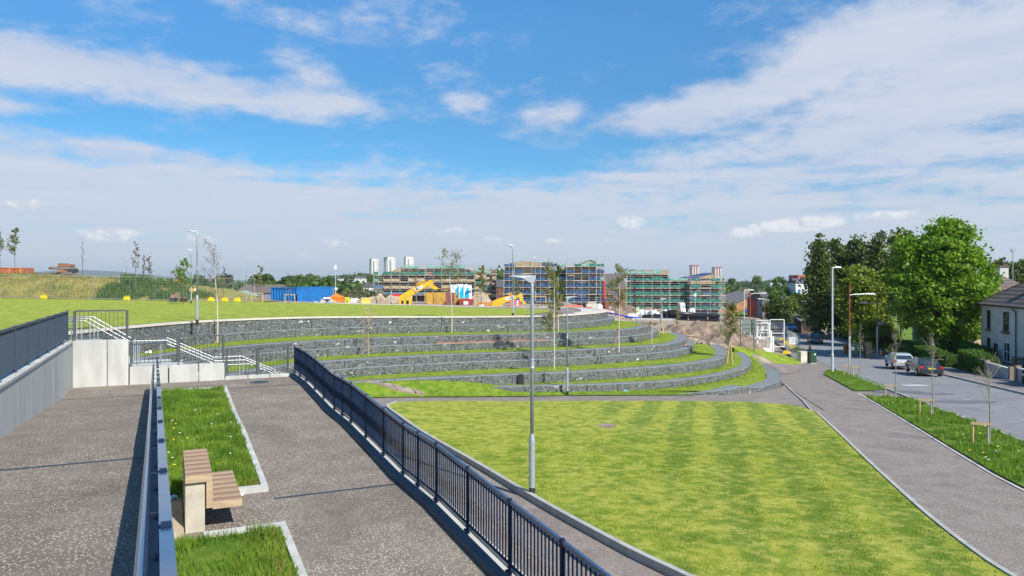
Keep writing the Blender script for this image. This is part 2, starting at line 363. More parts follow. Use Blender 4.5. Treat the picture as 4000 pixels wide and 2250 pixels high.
    nG = noisef(nt, ap_, 1.25, 8, .66, .3)
    pf = ramp(nt, mt(nt, 'MULTIPLY', mt(nt, 'MINIMUM', acc, 1.), mt(nt, 'ADD', .35, mt(nt, 'MULTIPLY', nG, 1.3))), .3, .72, 0, .8)
    c = mix(nt, pf, c, mix(nt, ramp(nt, nG, .35, .6), CLD_H, CLD_P))
    nt.links.new(c, bg.inputs[0]); bg.inputs[1].default_value = SKY_S
SKY_S, SKY_GAIN, SKY_TINT = .112, 1.0, (.29, .65, .88)
CLD_A, CLD_B, CLD_H, CLD_P = (4.3, 4.55, 5.2), (3.5, 3.95, 5.0), (4.0, 4.32, 4.87), (5.9, 5.9, 6.0)
sky()
SC.view_settings.view_transform = 'Standard'; SC.view_settings.look = 'None'; SC.view_settings.exposure = .5; SC.view_settings.gamma = 1
SC.cycles.use_denoising = True; SC.cycles.max_bounces = 6; SC.cycles.transparent_max_bounces = 8
# ================================================================ GROUND
def sheet(name, poly, zf, off, mat, res=3., thick=0):
    if not callable(zf):
        c = zf; zf = lambda x, y: c
    bm = bmesh.new(); A = sum(poly[i][0] * poly[(i + 1) % len(poly)][1] - poly[(i + 1) % len(poly)][0] * poly[i][1] for i in range(len(poly)))
    if A < 0: poly = poly[::-1]
    f = bm.faces.new([bm.verts.new((x, y, 0)) for x, y in poly]); bmesh.ops.triangulate(bm, faces=[f])
    for ax in (0, 1):
        lo = min(p[ax] for p in poly); hi = max(p[ax] for p in poly)
        k = math.ceil(lo / res) * res
        while k < hi:
            no = (1, 0, 0) if ax == 0 else (0, 1, 0)
            bmesh.ops.bisect_plane(bm, geom=bm.verts[:] + bm.edges[:] + bm.faces[:], plane_co=(k, 0, 0) if ax == 0 else (0, k, 0), plane_no=no)
            k += res
    for v in bm.verts: v.co.z = zf(v.co.x, v.co.y) + off
    me = bpy.data.meshes.new(name); bm.to_mesh(me); bm.free()
    return link(name, me, mat)
def smooth_line(pts, n=4):
    """Catmull-Rom through pts"""
    out = []
    for i in range(len(pts) - 1):
        p0, p1, p2, p3 = pts[max(i - 1, 0)], pts[i], pts[i + 1], pts[min(i + 2, len(pts) - 1)]
        for k in range(n):
            t = k / n
            out.append(tuple(.5 * (2 * b + (c - a) * t + (2 * a - 5 * b + 4 * c - d) * t * t + (3 * b - a - 3 * c + d) * t ** 3) for a, b, c, d in zip(p0, p1, p2, p3)))
    out.append(tuple(pts[-1])); return out
def offset(pts, d):
    """offset a plan polyline to its left by d"""
    out = []
    for i in range(len(pts)):
        a = Vector(pts[max(i - 1, 0)][:2]); b = Vector(pts[min(i + 1, len(pts) - 1)][:2]); t = (b - a).normalized()
        dd = d(i, pts[i]) if callable(d) else d
        out.append((pts[i][0] - t.y * dd, pts[i][1] + t.x * dd))
    return out
# terrace walls: plan line of each tier's front foot, measured from the photograph, left to right
W1 = smooth_line([(-20.6, 33), (-20.4, 36.5), (-20.2, 39.6), (-18.8, 46.2), (-14.6, 52.2), (-8.4, 55.2), (-4.5, 56.4), (1.3, 57.6), (4.2, 59.3), (6.3, 61.8), (8.2, 65), (9.4, 68.4), (9.7, 71), (8.8, 75)])
W2 = smooth_line([(-17.8, 36), (-17.6, 39.5), (-16.6, 42.1), (-14, 46.4), (-9.6, 49.8), (-6.4, 51.3), (-1.7, 53.3), (2.7, 55), (7.5, 57.6), (10.4, 60.3), (12.3, 63.8), (13.3, 67.5), (13.2, 72)])
W3 = smooth_line([(-14.5, 37), (-13.4, 40.5), (-11.8, 43.5), (-9.8, 45.4), (-7.2, 47.1), (-4.2, 48.6), (1.1, 50.5), (4.2, 51.7), (8.8, 54.2), (11.8, 56.2), (13.6, 58.4), (15, 61.6), (16.2, 66), (16.5, 71)])
W4 = smooth_line([(-9.3, 43.1), (-6.8, 44.2), (-3.9, 45.3), (0, 46.7), (4, 48), (8, 49.8), (11.7, 52), (14.3, 54.3), (16.1, 56.6), (17.4, 60), (18.6, 64.5), (19.2, 69)])
W5 = smooth_line([(-1.2, 45.45), (1, 45.75), (5.3, 46.5), (9.6, 47.8), (12, 49.3), (14, 51), (16.3, 53.6), (17.9, 56.2), (19.2, 59.4), (20.4, 63.5), (21.2, 68)])
W6 = smooth_line([(9.4, 46.1), (10.8, 46.03), (13.3, 46.0), (16.2, 48.2), (18.2, 50.6), (19.3, 52.9), (20.4, 56.5), (21.6, 61), (22.6, 66), (23.2, 70)])
def linY(line, x):
    best = None
    for (a, b), (c, d) in zip(line, line[1:]):
        if (a - x) * (c - x) <= 0 and a != c:
            y = b + (d - b) * (x - a) / (c - a); best = y if best is None else max(best, y)
    return best
roadL = [(0, 12.6), (28.4, 19.7), (67.3, 29.6), (80, 33.2), (97, 38.5), (124, 45.8), (200, 68), (400, 130), (1000, 306), (1400, 420)]
def rL(y): return lerp_t(y, roadL)
def rR(y): return rL(y) + 7.6 + max(0, y - 200) * .006
def sstep(t): t = max(0., min(1., t)); return t * t * (3 - 2 * t)
def siteZ(x, y):
    a = lerp_t(x, [(-4, 2.75), (8, 2.5), (12, 1.75), (16, .55), (20, -.5), (23, -1.05), (26, -1.75), (30, -2.4), (38, -2.9)]) + .016 * max(0, min(60, -x - 4)) - (.022 * max(0, y - 100) if x < 8 else 0)
    b = lerp_t(x, [(-40, -3.2), (20, -3.6), (60, -4.6)])
    return a + (b - a) * (sstep((y - 88) / 92) if x > 10 else sstep((y - 125) / 60))
def Hg(x, y):
    lo = low(x, y) - .22
    if y < 30: return lo
    yb = linY(W1, x) if -20 < x < 9 else (70. if x >= 9 else (34. if x < -21.8 else 60.))
    yb = (yb or 60) + 2.2
    if x >= 9: yb = lerp_t(x, [(9, 70), (13, 70.5), (17, 69), (20, 66.5), (24, 66), (30, 74)])
    w = sstep((y - yb) / (2.2 if x < 9 else 4)) * sstep((rL(y) - 2.5 - x) / 5)
    s = siteZ(x, y)
    if y < 100 and x < 9: s = plat(x, y) - .2
    s = s if y < 210 else s + (lo - s) * sstep((y - 210) / 60)
    if x > 9 and y < 110: s += .12 * mnoise.noise(Vector((x * .3, y * .3, 0))) + .05 * mnoise.noise(Vector((x, y, 3)))
    return lo * (1 - w) + s * w
def grid(name, xs, ys, zf, mat):
    nx, ny = len(xs), len(ys)
    V = np.array([(x, y, zf(x, y)) for y in ys for x in xs]); I = np.arange(nx * ny).reshape(ny, nx)
    Fc = np.stack([I[:-1, :-1], I[:-1, 1:], I[1:, 1:], I[1:, :-1]], -1).reshape(-1, 4)
    o = fast_mesh(name, V, Fc, mat); o.data.polygons.foreach_set('use_smooth', [True] * len(o.data.polygons)); return o
xs = [-9000, -4000, -2000, -1000, -500, -260, -160, -110] + [x for x in np.arange(-80, 90, 1.3)] + [110, 150, 200, 300, 450, 700, 1200, 2500, 5000, 9000]
ys = [-300, -100, -40, 0, 15, 28] + [y for y in np.arange(30, 96, 1.1)] + [y for y in np.arange(97, 215, 4.)] + [240, 280, 340, 400, 520, 700, 1000, 1500, 2500, 5000, 9000, 14000]
struct(grid('ground', xs, ys, Hg, DIRT))
# far land: green fields sheet over the bare ground
def farz(x, y): return Hg(x, y) + .35
struct(grid('fields', [-9000, -3000, -1200, -600, -300, -150, -60, 0, 60, 100, 140], [226, 260, 320, 420, 600, 1000, 1600, 3000, 8000, 13900], farz, LONG))
struct(grid('meadow', [60 + k for k in (150, 260, 500, 1200, 3000, 8900)], [140, 226, 320, 420, 600, 1000, 1600, 3000, 8000, 13900], farz, LONG))

# lower lawn and its kerb
LK = [hit(px, py, low) for px, py in [(1840, 1500), (1740, 1449), (1700, 1430), (1600, 1383), (1500, 1331), (1420, 1288), (1340, 1243), (1280, 1208), (1200, 1161), (1120, 1116), (1060, 1081), (1005, 1043), (983, 1027), (978, 1018), (1000, 1011)]]
LT = [G(px, py) for px, py in [(1060, 1009), (1200, 1008), (1400, 1008), (1600, 1008), (1750, 1008.5), (1880, 1011), (1960, 1016), (2010, 1022), (2046, 1034)]]
PL = [G(px, py) for px, py in [(2050, 1036), (2085, 1068), (2120, 1101), (2170, 1150), (2230, 1206), (2300, 1270), (2360, 1321), (2450, 1390), (2540, 1449)]] + [(8.9, 9.5), (8.7, 3)]
LKs = smooth_line([(4.6, 3), (3.9, 8)] + LK, 3); LTs = smooth_line(LT, 2); PLs = smooth_line(PL, 3)
struct(sheet('lawn', LKs + LTs + PLs, low, 0, LAWN, 2.5))
def strip(mb, line, w, z0f, z1f):
    """kerb-like strip of rectangular section along a plan line, w to its left"""
    other = offset(line, w); n = len(line)
    vs = []
    for (a, b), (c, d) in zip(line, other): vs += [(a, b, z0f(a, b)), (c, d, z0f(a, b)), (c, d, z1f(a, b)), (a, b, z1f(a, b))]
    fs = [(0, 1, 2, 3), tuple(4 * (n - 1) + k for k in (3, 2, 1, 0))]
    for i in range(n - 1):
        for k in range(4): fs.append((4 * i + k, 4 * i + (k + 1) % 4, 4 * i + 4 + (k + 1) % 4, 4 * i + 4 + k))
    mb.add(vs, fs); return mb
def pz(x, y): return low(x, y) - .09 * sstep((38 - y) / 12)         # the path beside the ramp lies a step below the lawn
struct(strip(MB(), LKs, .13, lambda x, y: low(x, y) - .3, lambda x, y: low(x, y) + .035).build('lawn_kerb', KERB))
struct(strip(MB(), offset(PLs, .004), .11, lambda x, y: low(x, y) - .3, lambda x, y: low(x, y) + .03).build('path_kerb', KERB))
# ramp frame: s runs along the ramps away from the camera, r to the right
def SR(s, r): return (-.421 * s + .907 * r, .907 * s + .421 * r)
def ZR(s): return lerp_t(s, [(-6, .42), (3, .77), (10.5, 1.17), (14, 1.36), (16.4, 1.36), (21.6, 1.62), (24, 1.62), (28.9, 1.87), (40, 1.87)])
def ZL(s): return lerp_t(s, [(-6, 3.55), (0, 3.55), (3.6, 3.35), (13.2, 2.72), (14.9, 2.70), (18.5, 2.48), (28.7, 1.87), (40, 1.87)])
def s_of(x, y): return -.421 * x + .907 * y
# paths
mound_far = [G(px, py) for px, py in [(905, 999), (1000, 997.5), (1150, 997), (1290, 996), (1430, 993.5), (1600, 993), (1700, 992.5)]]
low_path = [SR(s, 4.95) for s in (3, 12, 20, 28, 34)] + [(-11.5, 34.5), (-12.5, 40), mound_far[0]] + mound_far[1:] + [(10.6, 45.93), (13.3, 45.93), (16.25, 48.1), (18.3, 50.5), (19.4, 52.8), (16.2, 38.4)] + LTs[::-1] + LKs[::-1]
struct(sheet('lower_path', low_path, pz, -.06, PATHM, 2.5))
KR = [G(px, py) for px, py in [(2150, 984), (2180, 998), (2260, 1045), (2360, 1105), (2460, 1165), (2576, 1228)]] + [(13.2, 14), (11.9, 3)]
KRs = smooth_line(KR, 2)
isl1 = [G(px, py) for px, py in [(2072, 941), (2078, 934), (2100, 930), (2130, 938), (2160, 948), (2200, 962), (2228, 974), (2232, 980), (2190, 983), (2150, 983), (2110, 962)]]
struct(sheet('path', [(8.7, 3)] + PLs[::-1][1:] + [(16.2, 38.4), (19.4, 52.8), (20.5, 56.5), (21.7, 61), (22.7, 66), (23.3, 70), (24, 73), (33.5, 81), (30.4, 70), (29.6, 67.3), (27.8, 59.5), (25.2, 49.5), (24.1, 45.2)] + [(22.2, 44.2)] + KRs[1:], low, -.035, PATHM, 3))
struct(strip(MB(), [(15.3, 37.5), (16.8, 42.5), (18.2, 47.8), (19.5, 52.6)], .09, lambda x, y: low(x, y) - .3, lambda x, y: low(x, y) - .005).build('path_edging', KERB))
v2 = KRs[2:] + [(15.5, 3), (16.2, 14.6), (17.6, 20), (19.5, 28), (21.6, 36), (23.4, 43.2)]
struct(sheet('verge', v2, low, .03, LONG, 2.5)); struct(sheet('verge', isl1, low, .03, LONG, 2.5))
struct(strip(MB(), KRs[1:], -.13, lambda x, y: low(x, y) - .3, lambda x, y: low(x, y) - .012).build('verge_edging', COPE))
# grass apron right of the terraces
ap = [at(*q) for q in [(1838, 871, 70), (1870, 873, 72), (1900, 878, 74), (1950, 888, 76), (1990, 899, 77), (2022, 911, 77), (2005, 915.5, 74.2), (1965, 914.5, 71), (1925, 909, 69), (1905, 903, 68.6), (1885, 895, 68.3), (1866, 887, 68), (1848, 878, 68)]]
m = MB(); c_ = (25.5, 72.8, -1.5); m.add([c_] + ap, [(0, 1 + i, 1 + (i + 1) % len(ap)) for i in range(len(ap))]); m.add([(x, y, z) for x, y, z in ap] + [(x, y, z - 1.2) for x, y, z in ap], [(i, (i + 1) % len(ap), len(ap) + (i + 1) % len(ap), len(ap) + i) for i in range(len(ap))])
struct(m.build('grass_apron', TERG))
A_ = [at(*q) for q in [(2022, 913, 77), (2005, 916, 74.2), (1965, 915, 71), (1925, 909.5, 69), (1905, 903.5, 68.6), (1885, 895.5, 68.3), (1870, 889, 69.5)]]
B_ = [(x, y, low(x, y) + .0) for x, y in [(31, 77), (28.5, 72.5), (26, 67), (23.4, 62.5), (22.4, 63.5), (22.9, 67)]] + [(23.3, 70, -1.1)]
m = MB(); n = len(A_); m.add([(x, y, z - .03) for x, y, z in A_] + B_, [(i, i + 1, n + i + 1, n + i) for i in range(n - 1)]); struct(m.build('path_link', PATHM))
# road, kerbs, far pavement
ry = [2, 12, 20, 28.4, 36, 44, 52, 60, 67.3, 74, 80, 88, 97, 110, 124, 140, 160, 180, 200, 240, 300, 400, 550, 700, 850, 1000, 1200, 1400]
def ribbon(name, fa, fb, zf, off, mat, ys=ry):
    vs = []; fs = []
    for y in ys:
        for t in (0, .5, 1):
            x = fa(y) + (fb(y) - fa(y)) * t; vs.append((x, y, zf(x, y) + off))
    for i in range(len(ys) - 1):
        for k in range(2): fs.append((3 * i + k, 3 * i + k + 1, 3 * i + 4 + k, 3 * i + 3 + k))
    return MB().add(vs, fs).build(name, mat)
def lo2(x, y): return low(rL(y), y) + (0 if y < 200 else .3 + (y - 200) * .002)
struct(ribbon('road', rL, rR, lo2, -.02, ROADM))
ny = [y for y in ry if y <= 240]
struct(ribbon('far_pavement', lambda y: rR(y) + .16, lambda y: rR(y) + 3.2, lo2, .09, PAVEM, ny))
struct(ribbon('gardens', lambda y: rR(y) + 3.2, lambda y: rR(y) + 60, lo2, .06, LONG, ny))
struct(ribbon('site_pavement', lambda y: rL(y) - 2.6, lambda y: rL(y) - .14, lo2, .07, PAVEM, [80, 88, 97, 110, 124, 140, 160, 180, 200]))
struct(strip(MB(), [(rR(y), y) for y in ny][::-1], .15, lambda x, y: lo2(x, y) - .2, lambda x, y: lo2(x, y) + .1).build('road_kerb', KERB))
struct(strip(MB(), [(rL(y) - .13, y) for y in ny if y < 70][::-1], .13, lambda x, y: lo2(x, y) - .2, lambda x, y: lo2(x, y) + .06).build('verge_road_kerb', KERB))
# red surfaced far stretch of the road uphill
struct(ribbon('red_surfacing', lambda y: rL(y) + .5, lambda y: rR(y) - .5, lo2, .03, M('red_road', (.33, .17, .13), .9, (.28, .15, .12), .05), [560, 700, 850, 1000, 1200, 1390]))

# ---------------------------------------------------------------- terraces
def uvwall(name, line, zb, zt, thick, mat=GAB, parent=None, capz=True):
    """gabion course: front face, top and back, with uv in metres"""
    back = offset(line, thick); n = len(line); L = [0]; thick = 1. if callable(thick) else thick
    for a, b in zip(line, line[1:]): L.append(L[-1] + math.dist(a[:2], b[:2]))
    vs, fs, uv = [], [], []
    zt_ = zt if callable(zt) else (lambda x, y: zt); zb_ = zb if callable(zb) else (lambda x, y: zb)
    for (a, b), (c, d) in zip(line, back):
        vs += [(a, b, zb_(a, b)), (a, b, zt_(a, b)), (c, d, zt_(a, b)), (c, d, zb_(a, b))]
    def q(i, k, j, l, u0, u1):
        fs.append((i, j, l, k)); uv.extend(u0 + u1)
    for i in range(n - 1):
        o, p = 4 * i, 4 * i + 4
        for k, (va, vb) in enumerate(((0, 0), (0, thick), (0, 0))):
            za, zc = vs[o + k][2], vs[o + k + 1][2]
            if k == 1: a0, a1 = .31, .31 + thick
            else: a0, a1 = za, zc
            fs.append((o + k, p + k, p + k + 1, o + k + 1)); uv.extend([(L[i], a0), (L[i + 1], a0), (L[i + 1], a1), (L[i], a1)])
    fs.append((3, 2, 1, 0)); uv.extend([(0, 0), (0, 1), (thick, 1), (thick, 0)])
    e = 4 * (n - 1); fs.append((e, e + 1, e + 2, e + 3)); uv.extend([(0, 0), (0, 1), (thick, 1), (thick, 0)])
    me = bpy.data.meshes.new(name); me.from_pydata(vs, [], fs); ul = me.uv_layers.new(name='uv')
    for i, c in enumerate(uv): ul.data[i].uv = c
    return link(name, me, mat, parent)
GW = 'gabion terrace walls stepping down the slope'
def terrace_wall(line, zb, zs, zt, label, seat=.62, thick=1.0, cope=False):
    t = thing('gabion_wall', label, 'gabion wall', (line[len(line) // 2][0], line[len(line) // 2][1], zb), 0, GW)
    def fix(o):
        o.parent = t; o.matrix_parent_inverse = Matrix.Translation(t.location).inverted(); return o
    if zs is not None:
        fix(uvwall('seat_course', line, zb - .3, zs, seat + .01)); bk = offset(line, seat)
        fix(uvwall('back_course', bk, zs - .05, zt, thick))
    else:
        bk = line; fix(uvwall('stone_course', line, zb - .5, zt, thick))
    # wire cage edge along each top arris
    m = MB()
    for ln, z in (((line, zs), (bk, zt)) if zs is not None else ((line, zt),)):
        m.tube([(x, y, (z(x, y) if callable(z) else z) + .01) for x, y in ln], .012, 4)
    fix(m.build('cage_wire', GALV))
    if cope:
        fix(strip(MB(), offset(bk, -.06), .62, lambda x, y: plat(x, y) - .01, lambda x, y: plat(x, y) + .09).build('coping', COPE))
    return bk
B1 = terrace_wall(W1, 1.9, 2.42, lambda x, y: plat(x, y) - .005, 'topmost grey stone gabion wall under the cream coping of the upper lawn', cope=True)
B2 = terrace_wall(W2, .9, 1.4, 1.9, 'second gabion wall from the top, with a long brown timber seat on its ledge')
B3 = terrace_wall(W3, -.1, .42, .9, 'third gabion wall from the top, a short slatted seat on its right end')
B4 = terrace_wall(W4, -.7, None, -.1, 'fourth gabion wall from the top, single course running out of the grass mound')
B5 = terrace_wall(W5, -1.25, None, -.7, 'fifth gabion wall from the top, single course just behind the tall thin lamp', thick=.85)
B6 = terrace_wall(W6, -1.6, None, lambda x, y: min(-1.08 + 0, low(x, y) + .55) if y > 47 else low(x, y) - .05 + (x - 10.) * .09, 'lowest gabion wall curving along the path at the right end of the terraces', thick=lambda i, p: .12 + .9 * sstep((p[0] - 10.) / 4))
def between(back, front, z, name):
    """flat grass between a wall (front foot line of the upper one) and the top of the lower one"""
    poly = back + front[::-1]
    struct(sheet(name, poly, z, 0, TERG, 3))
between([(x, y) for x, y in offset(W1, .05)], offset(B2, .9), 1.915, 'terrace_grass')
between(offset(W2, .05), offset(B3, .9), .915, 'terrace_grass')
between(offset(W3[4:], .05), offset(W4, .9), -.085, 'terrace_grass')
between(offset(W4[12:], .05), offset(W5, .75), -.69, 'terrace_grass')
between(offset(W5[12:], .05), offset(W6, .9), -1.13, 'terrace_grass')
# plateau lawn, ring path and coping
pb = [(8.4, 75), (6, 78.2), (2.5, 79.2), (-4, 81.5), (-12, 84), (-24, 85.5), (-40, 85), (-62, 84), (-75, 78), (-60, 50), (-38, 32), (-24, 30), (-21, 31)]
struct(sheet('ring_path', offset(B1, .5) + pb, plat, .0, PATHM, 4))
pl_in = offset(B1, lambda i, p: 1.0 + 3.2 * sstep((p[0] - .5) / 6)) ; pl_in = [p for p in pl_in if p[0] < 5.0 and p[1] < 66 and p[1] > 36]
struct(sheet('upper_lawn', pl_in + [(3.8, 68), (3.4, 72), (1, 75.2), (-5, 78.6), (-12, 81.5), (-24, 84.2), (-40, 84), (-62, 83), (-74, 78), (-58, 50), (-37, 33.5), (-24, 36), (-22.4, 40)], plat, .05, PLG, 4))
struct(strip(MB(), [(9.2, 73), (8.6, 75.4), (6.1, 78.4), (2.5, 79.5), (-4, 81.8), (-12, 84.3), (-20, 85)], .5, lambda x, y: plat(x, y) - .1, lambda x, y: plat(x, y) + .07).build('ring_path_edging', COPE))
# end of the plateau: wide cream paving
struct(sheet('cream_paving', [p for p in offset(B1, .4) if p[0] > 5.2 and p[1] < 74.5] + [(7.9, 74.6), (6.4, 76), (6.6, 71), (6.3, 67.5), (5.3, 65)], plat, .06, COPE, 3))
# grass mound that buries the left ends of the lower walls
def moundz(u, x):
    top = lerp_t(x, [(-9, -.08), (-6, -.12), (-3.5, -.3), (-1, -.62), (0, -1.0), (6, -1.12), (12, -1.15)])
    return top
def mound():
    ws = smooth_line([(-12.4, 41.8), (-9.6, 43.2), (-6.8, 44.2), (-3.9, 45.3), (-1.4, 45.9), (0, 45.62), (2, 45.9), (5.3, 46.5), (8, 47.3), (10.6, 48.3), (12.3, 49.5)], 4)
    V = []; n = len(ws); K = 8
    for (x, y) in ws:
        px = CX + F * x / y; ex, ey = G(px, lerp_t(px, [(700, 1001), (905, 999), (1000, 997.5), (1290, 996), (1430, 993.5), (1700, 992.5)]))
        for k in range(K + 1):
            t = k / K; a, b = x + (ex - x) * t, (y + .08) + (ey - y - .08) * t
            zt = moundz(0, x); zl = low(ex, ey) - .02
            V.append((a, b, zl + (zt - zl) * (1 - sstep(t)) + .03 * math.sin(a * 3) * t * (1 - t)))
    I = np.arange(n * (K + 1)).reshape(n, K + 1)
    Fc = np.stack([I[:-1, :-1], I[:-1, 1:], I[1:, 1:], I[1:, :-1]], -1).reshape(-1, 4)
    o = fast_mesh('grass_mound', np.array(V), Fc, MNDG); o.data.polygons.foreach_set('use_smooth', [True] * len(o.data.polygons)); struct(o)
mound()
# timber seats on the gabion ledges
def seat_on(line, back_off, z, x0, x1, label, mats, w=.5):
    pts = [p for p in offset(line, back_off) if x0 <= p[0] <= x1]
    t = thing('ledge_bench', label, 'bench', (*pts[0], z))
    for k in range(4):
        ln = offset(pts, .13 * k)
        m = MB(); strip(m, ln, .115, lambda x, y: z + .02, lambda x, y: z + .075)
        o = m.build('plank', mats[k % len(mats)], t); o.matrix_parent_inverse = Matrix.Translation(t.location).inverted()
    return t
BRW = M('brown_plank', (.36, .17, .11), .7, (.28, .13, .08), 3); BRW2 = M('pale_plank', (.48, .37, .27), .7, (.4, .3, .2), 3); BRW3 = M('dark_plank', (.15, .10, .075), .7, (.2, .13, .1), 3)
seat_on(W2, .02, 1.4, -5.5, 3.6, 'long narrow brown timber seat along the ledge of the second gabion wall', [BRW, BRW])
w3e = [p for p in W3 if p[0] > 14.6 and p[1] > 60.5]
t = thing('ledge_bench', 'short slatted timber seat at the right end of the third gabion wall', 'bench', (14.95, 61.5, .42))
for k in range(7):
    MB().box((-.42 + .0, .2 * k, .06), (.55, .17, .05), .15).build('slat', [BRW2, BRW, BRW3][k % 3], t)

# ================================================================ RAMPS, WALLS, RAILINGS
def rc(s): return -.37 + (28.8 - s) * .0145
def rquad(name, s0, s1, r0, r1, zt, zb, mat, ns=14):
    r0f = r0 if callable(r0) else (lambda s: r0); r1f = r1 if callable(r1) else (lambda s: r1)
    ss = sorted(set([s0 + (s1 - s0) * i / ns for i in range(ns + 1)] + [k for k in (3, 3.6, 10.5, 13.2, 14, 14.9, 16.4, 18.5, 21.6, 24, 28.7, 28.9) if s0 < k < s1]))
    vs = []; fs = []
    for s in ss:
        zz = zt(s); a = SR(s, r0f(s)); b = SR(s, r1f(s)); zbb = zb(s) if callable(zb) else zb
        vs += [(*a, zbb), (*b, zbb), (*b, zz), (*a, zz)]
    n = len(ss)
    for i in range(n - 1):
        for k in range(4): fs.append((4 * i + k, 4 * i + (k + 1) % 4, 4 * i + 4 + (k + 1) % 4, 4 * i + 4 + k))
    fs += [(0, 1, 2, 3), tuple(4 * (n - 1) + k for k in (3, 2, 1, 0))]
    return MB().add(vs, fs).build(name, mat)
struct(rquad('upper_ramp', -8, 28.9, -3.25, lambda s: rc(s) - .12, ZL, -2.5, RAMPM))
struct(rquad('lower_ramp', -8, 28.9, lambda s: rc(s) + .12, 4.62, ZR, -2.5, RAMPM)); struct(rquad('landing', 28.9, 31.6, -3.25, 4.62, lambda s: 1.87, -2.5, RAMPM, 2))
# drainage channels across the ramps
DRN = M('drain_grating', (.045, .055, .065), .6, (.03, .035, .045), 40)
for i, (s, r0, r1, zf) in enumerate([(14.5, -3.2, -.35, ZL), (28.35, -3.2, -.55, ZL), (15.75, 1.95, 4.6, ZR), (29.0, 2.0, 4.6, ZR)]):
    a, b = SR(s, r0), SR(s, r1); z = zf(s) + .002
    m = MB().bar((*a, z), (*b, z), .09, .012)
    tag(m.build('drain_channel', DRN), ['narrow drain slot crossing the left ramp nearest the viewer', 'narrow drain slot at the far end of the left ramp', 'narrow drain slot crossing the right ramp beside the bench', 'narrow drain slot across the far landing right of the grass bed'][i], 'drain', 'slot drains across the ramps')
# grey manhole on the far landing
tag(MB().lathe([(.36, 0), (.36, .012)], (*SR(30.3, 3.2), 1.87), 20).build('manhole_cover', DRN), 'round grey manhole cover flush in the far landing', 'manhole')
def wallthing(name, label, cat, parts):
    """parts: (partname, MB, mat)"""
    t = thing(name, label, cat, (0, 0, 0))
    for pn, m, mat in parts: m.build(pn, mat, t)
    return t
# left retaining wall of precast panels
def panels(pts_s, r, zt, zb, th, gap=.006, sgn=-1):
    out = []
    for s0, s1 in zip(pts_s, pts_s[1:]):
        a0, a1 = SR(s0 + gap, r), SR(s1 - gap, r); b0, b1 = SR(s0 + gap, r + sgn * th), SR(s1 - gap, r + sgn * th)
        m = MB(); m.add([(*a0, zb(s0)), (*a1, zb(s1)), (*b1, zb(s1)), (*b0, zb(s0)), (*a0, zt), (*a1, zt), (*b1, zt), (*b0, zt)], [(0, 1, 2, 3), (4, 5, 6, 7), (0, 1, 5, 4), (1, 2, 6, 5), (2, 3, 7, 6), (3, 0, 4, 7)])
        out.append(m)
    return out
t = thing('retaining_wall', 'long pale precast concrete wall along the left ramp under the dark railing', 'wall', (0, 0, 0))
lw = [-8, -3.2, -1.2, .8, 2.8, 4.8, 6.8, 8.8, 10.8, 12.8, 14.8, 16.8, 18.8, 20.8, 22.8, 24.8, 26.8, 28.8, 31.9]
for m in panels(lw, -3.25, 3.52, lambda s: 1.2, .28): m.build('wall_panel', CONC2, t)
rq = rquad('coping', -8, 31.95, -3.56, -3.22, lambda s: 3.585, lambda s: 3.521, CONC, 3); rq.parent = t
# wall behind the far landing: two tall, three middle and three low panels
def bpanel(r0, r1, zt, sb=31.6, th=.3):
    a, b = SR(sb, r0 + .012), SR(sb, r1 - .012); c, d = SR(sb + th, r1 - .012), SR(sb + th, r0 + .012)
    return MB().prism([a, b, c, d], 1.2, zt)
t = thing('landing_wall', 'stepped white concrete wall across the end of the two ramps', 'wall', (0, 0, 0))
for r0, r1, zt in [(-3.24, -2.1, 3.6), (-2.1, -1.6 + .22, 3.6), (-1.36, -.02, 2.55), (0.0, 1.05 - .0, 2.55), (1.07, 2.02, 2.55), (2.04, 2.9, 2.0), (2.9, 3.75, 2.0), (3.75, 4.56, 2.0)]:
    bpanel(r0, r1, zt).build('wall_panel', CONC, t, bevel=.012)
# central wall
t = thing('dividing_wall', 'narrow pale concrete wall between the left ramp and the grass beds', 'wall', (0, 0, 0))
o = rquad('wall_body', -8, 28.8, lambda s: rc(s) - .12, lambda s: rc(s) + .12, lambda s: ZL(s) + .10, -2, CONC); o.parent = t
o = rquad('dark_cap', -8, 28.8, lambda s: rc(s) - .115, lambda s: rc(s) + .115, lambda s: ZL(s) + .14, lambda s: ZL(s) + .101, SLATEK); o.parent = t
# right edge: slate kerb, rail zone, cream outer coping
struct(rquad('slate_kerb', -8, 31.9, 4.56, 4.76, lambda s: ZR(s) + .10, -2, SLATEK, 22))
t = thing('ramp_outer_wall', 'pale outer retaining wall of the right ramp behind the navy railing', 'wall', (0, 0, 0))
o = rquad('wall_body', -8, 32.4, 4.762, 4.99, lambda s: ZR(s) + .03, -2.5, CONC2, 22); o.parent = t
o = rquad('coping', -8, 32.4, 4.93, 5.01, lambda s: ZR(s) + .10, lambda s: ZR(s) + .031, COPE, 22); o.parent = t
# kerb joints as slim dark grooves
# grass beds with kerbs
def bed(s0, s1, label):
    struct(rquad('grass_bed', s0, s1, lambda s: rc(s) + .122, 1.78, lambda s: ZR(s) + .06, lambda s: ZR(s) - .4, LONG))
bed(16.5, 28.9, ''); bed(-4, 13.7, '')
def kerbrun(s0, s1, r0, r1):
    return rquad('bed_kerb', s0, s1, r0, r1, lambda s: ZR(s) + .12, lambda s: ZR(s) - .4, CONC)
for a in ((16.35, 28.95, 1.78, 1.91), (-4, 13.85, 1.78, 1.91), (16.35, 16.5, lambda s: .75, 1.78), (13.7, 13.85, lambda s: .55, 1.78)): struct(kerbrun(*a))
struct(rquad('bed_kerb', 28.9, 29.03, lambda s: rc(s) + .13, 1.78, lambda s: ZR(s) + .08, lambda s: ZR(s) - .4, CONC))

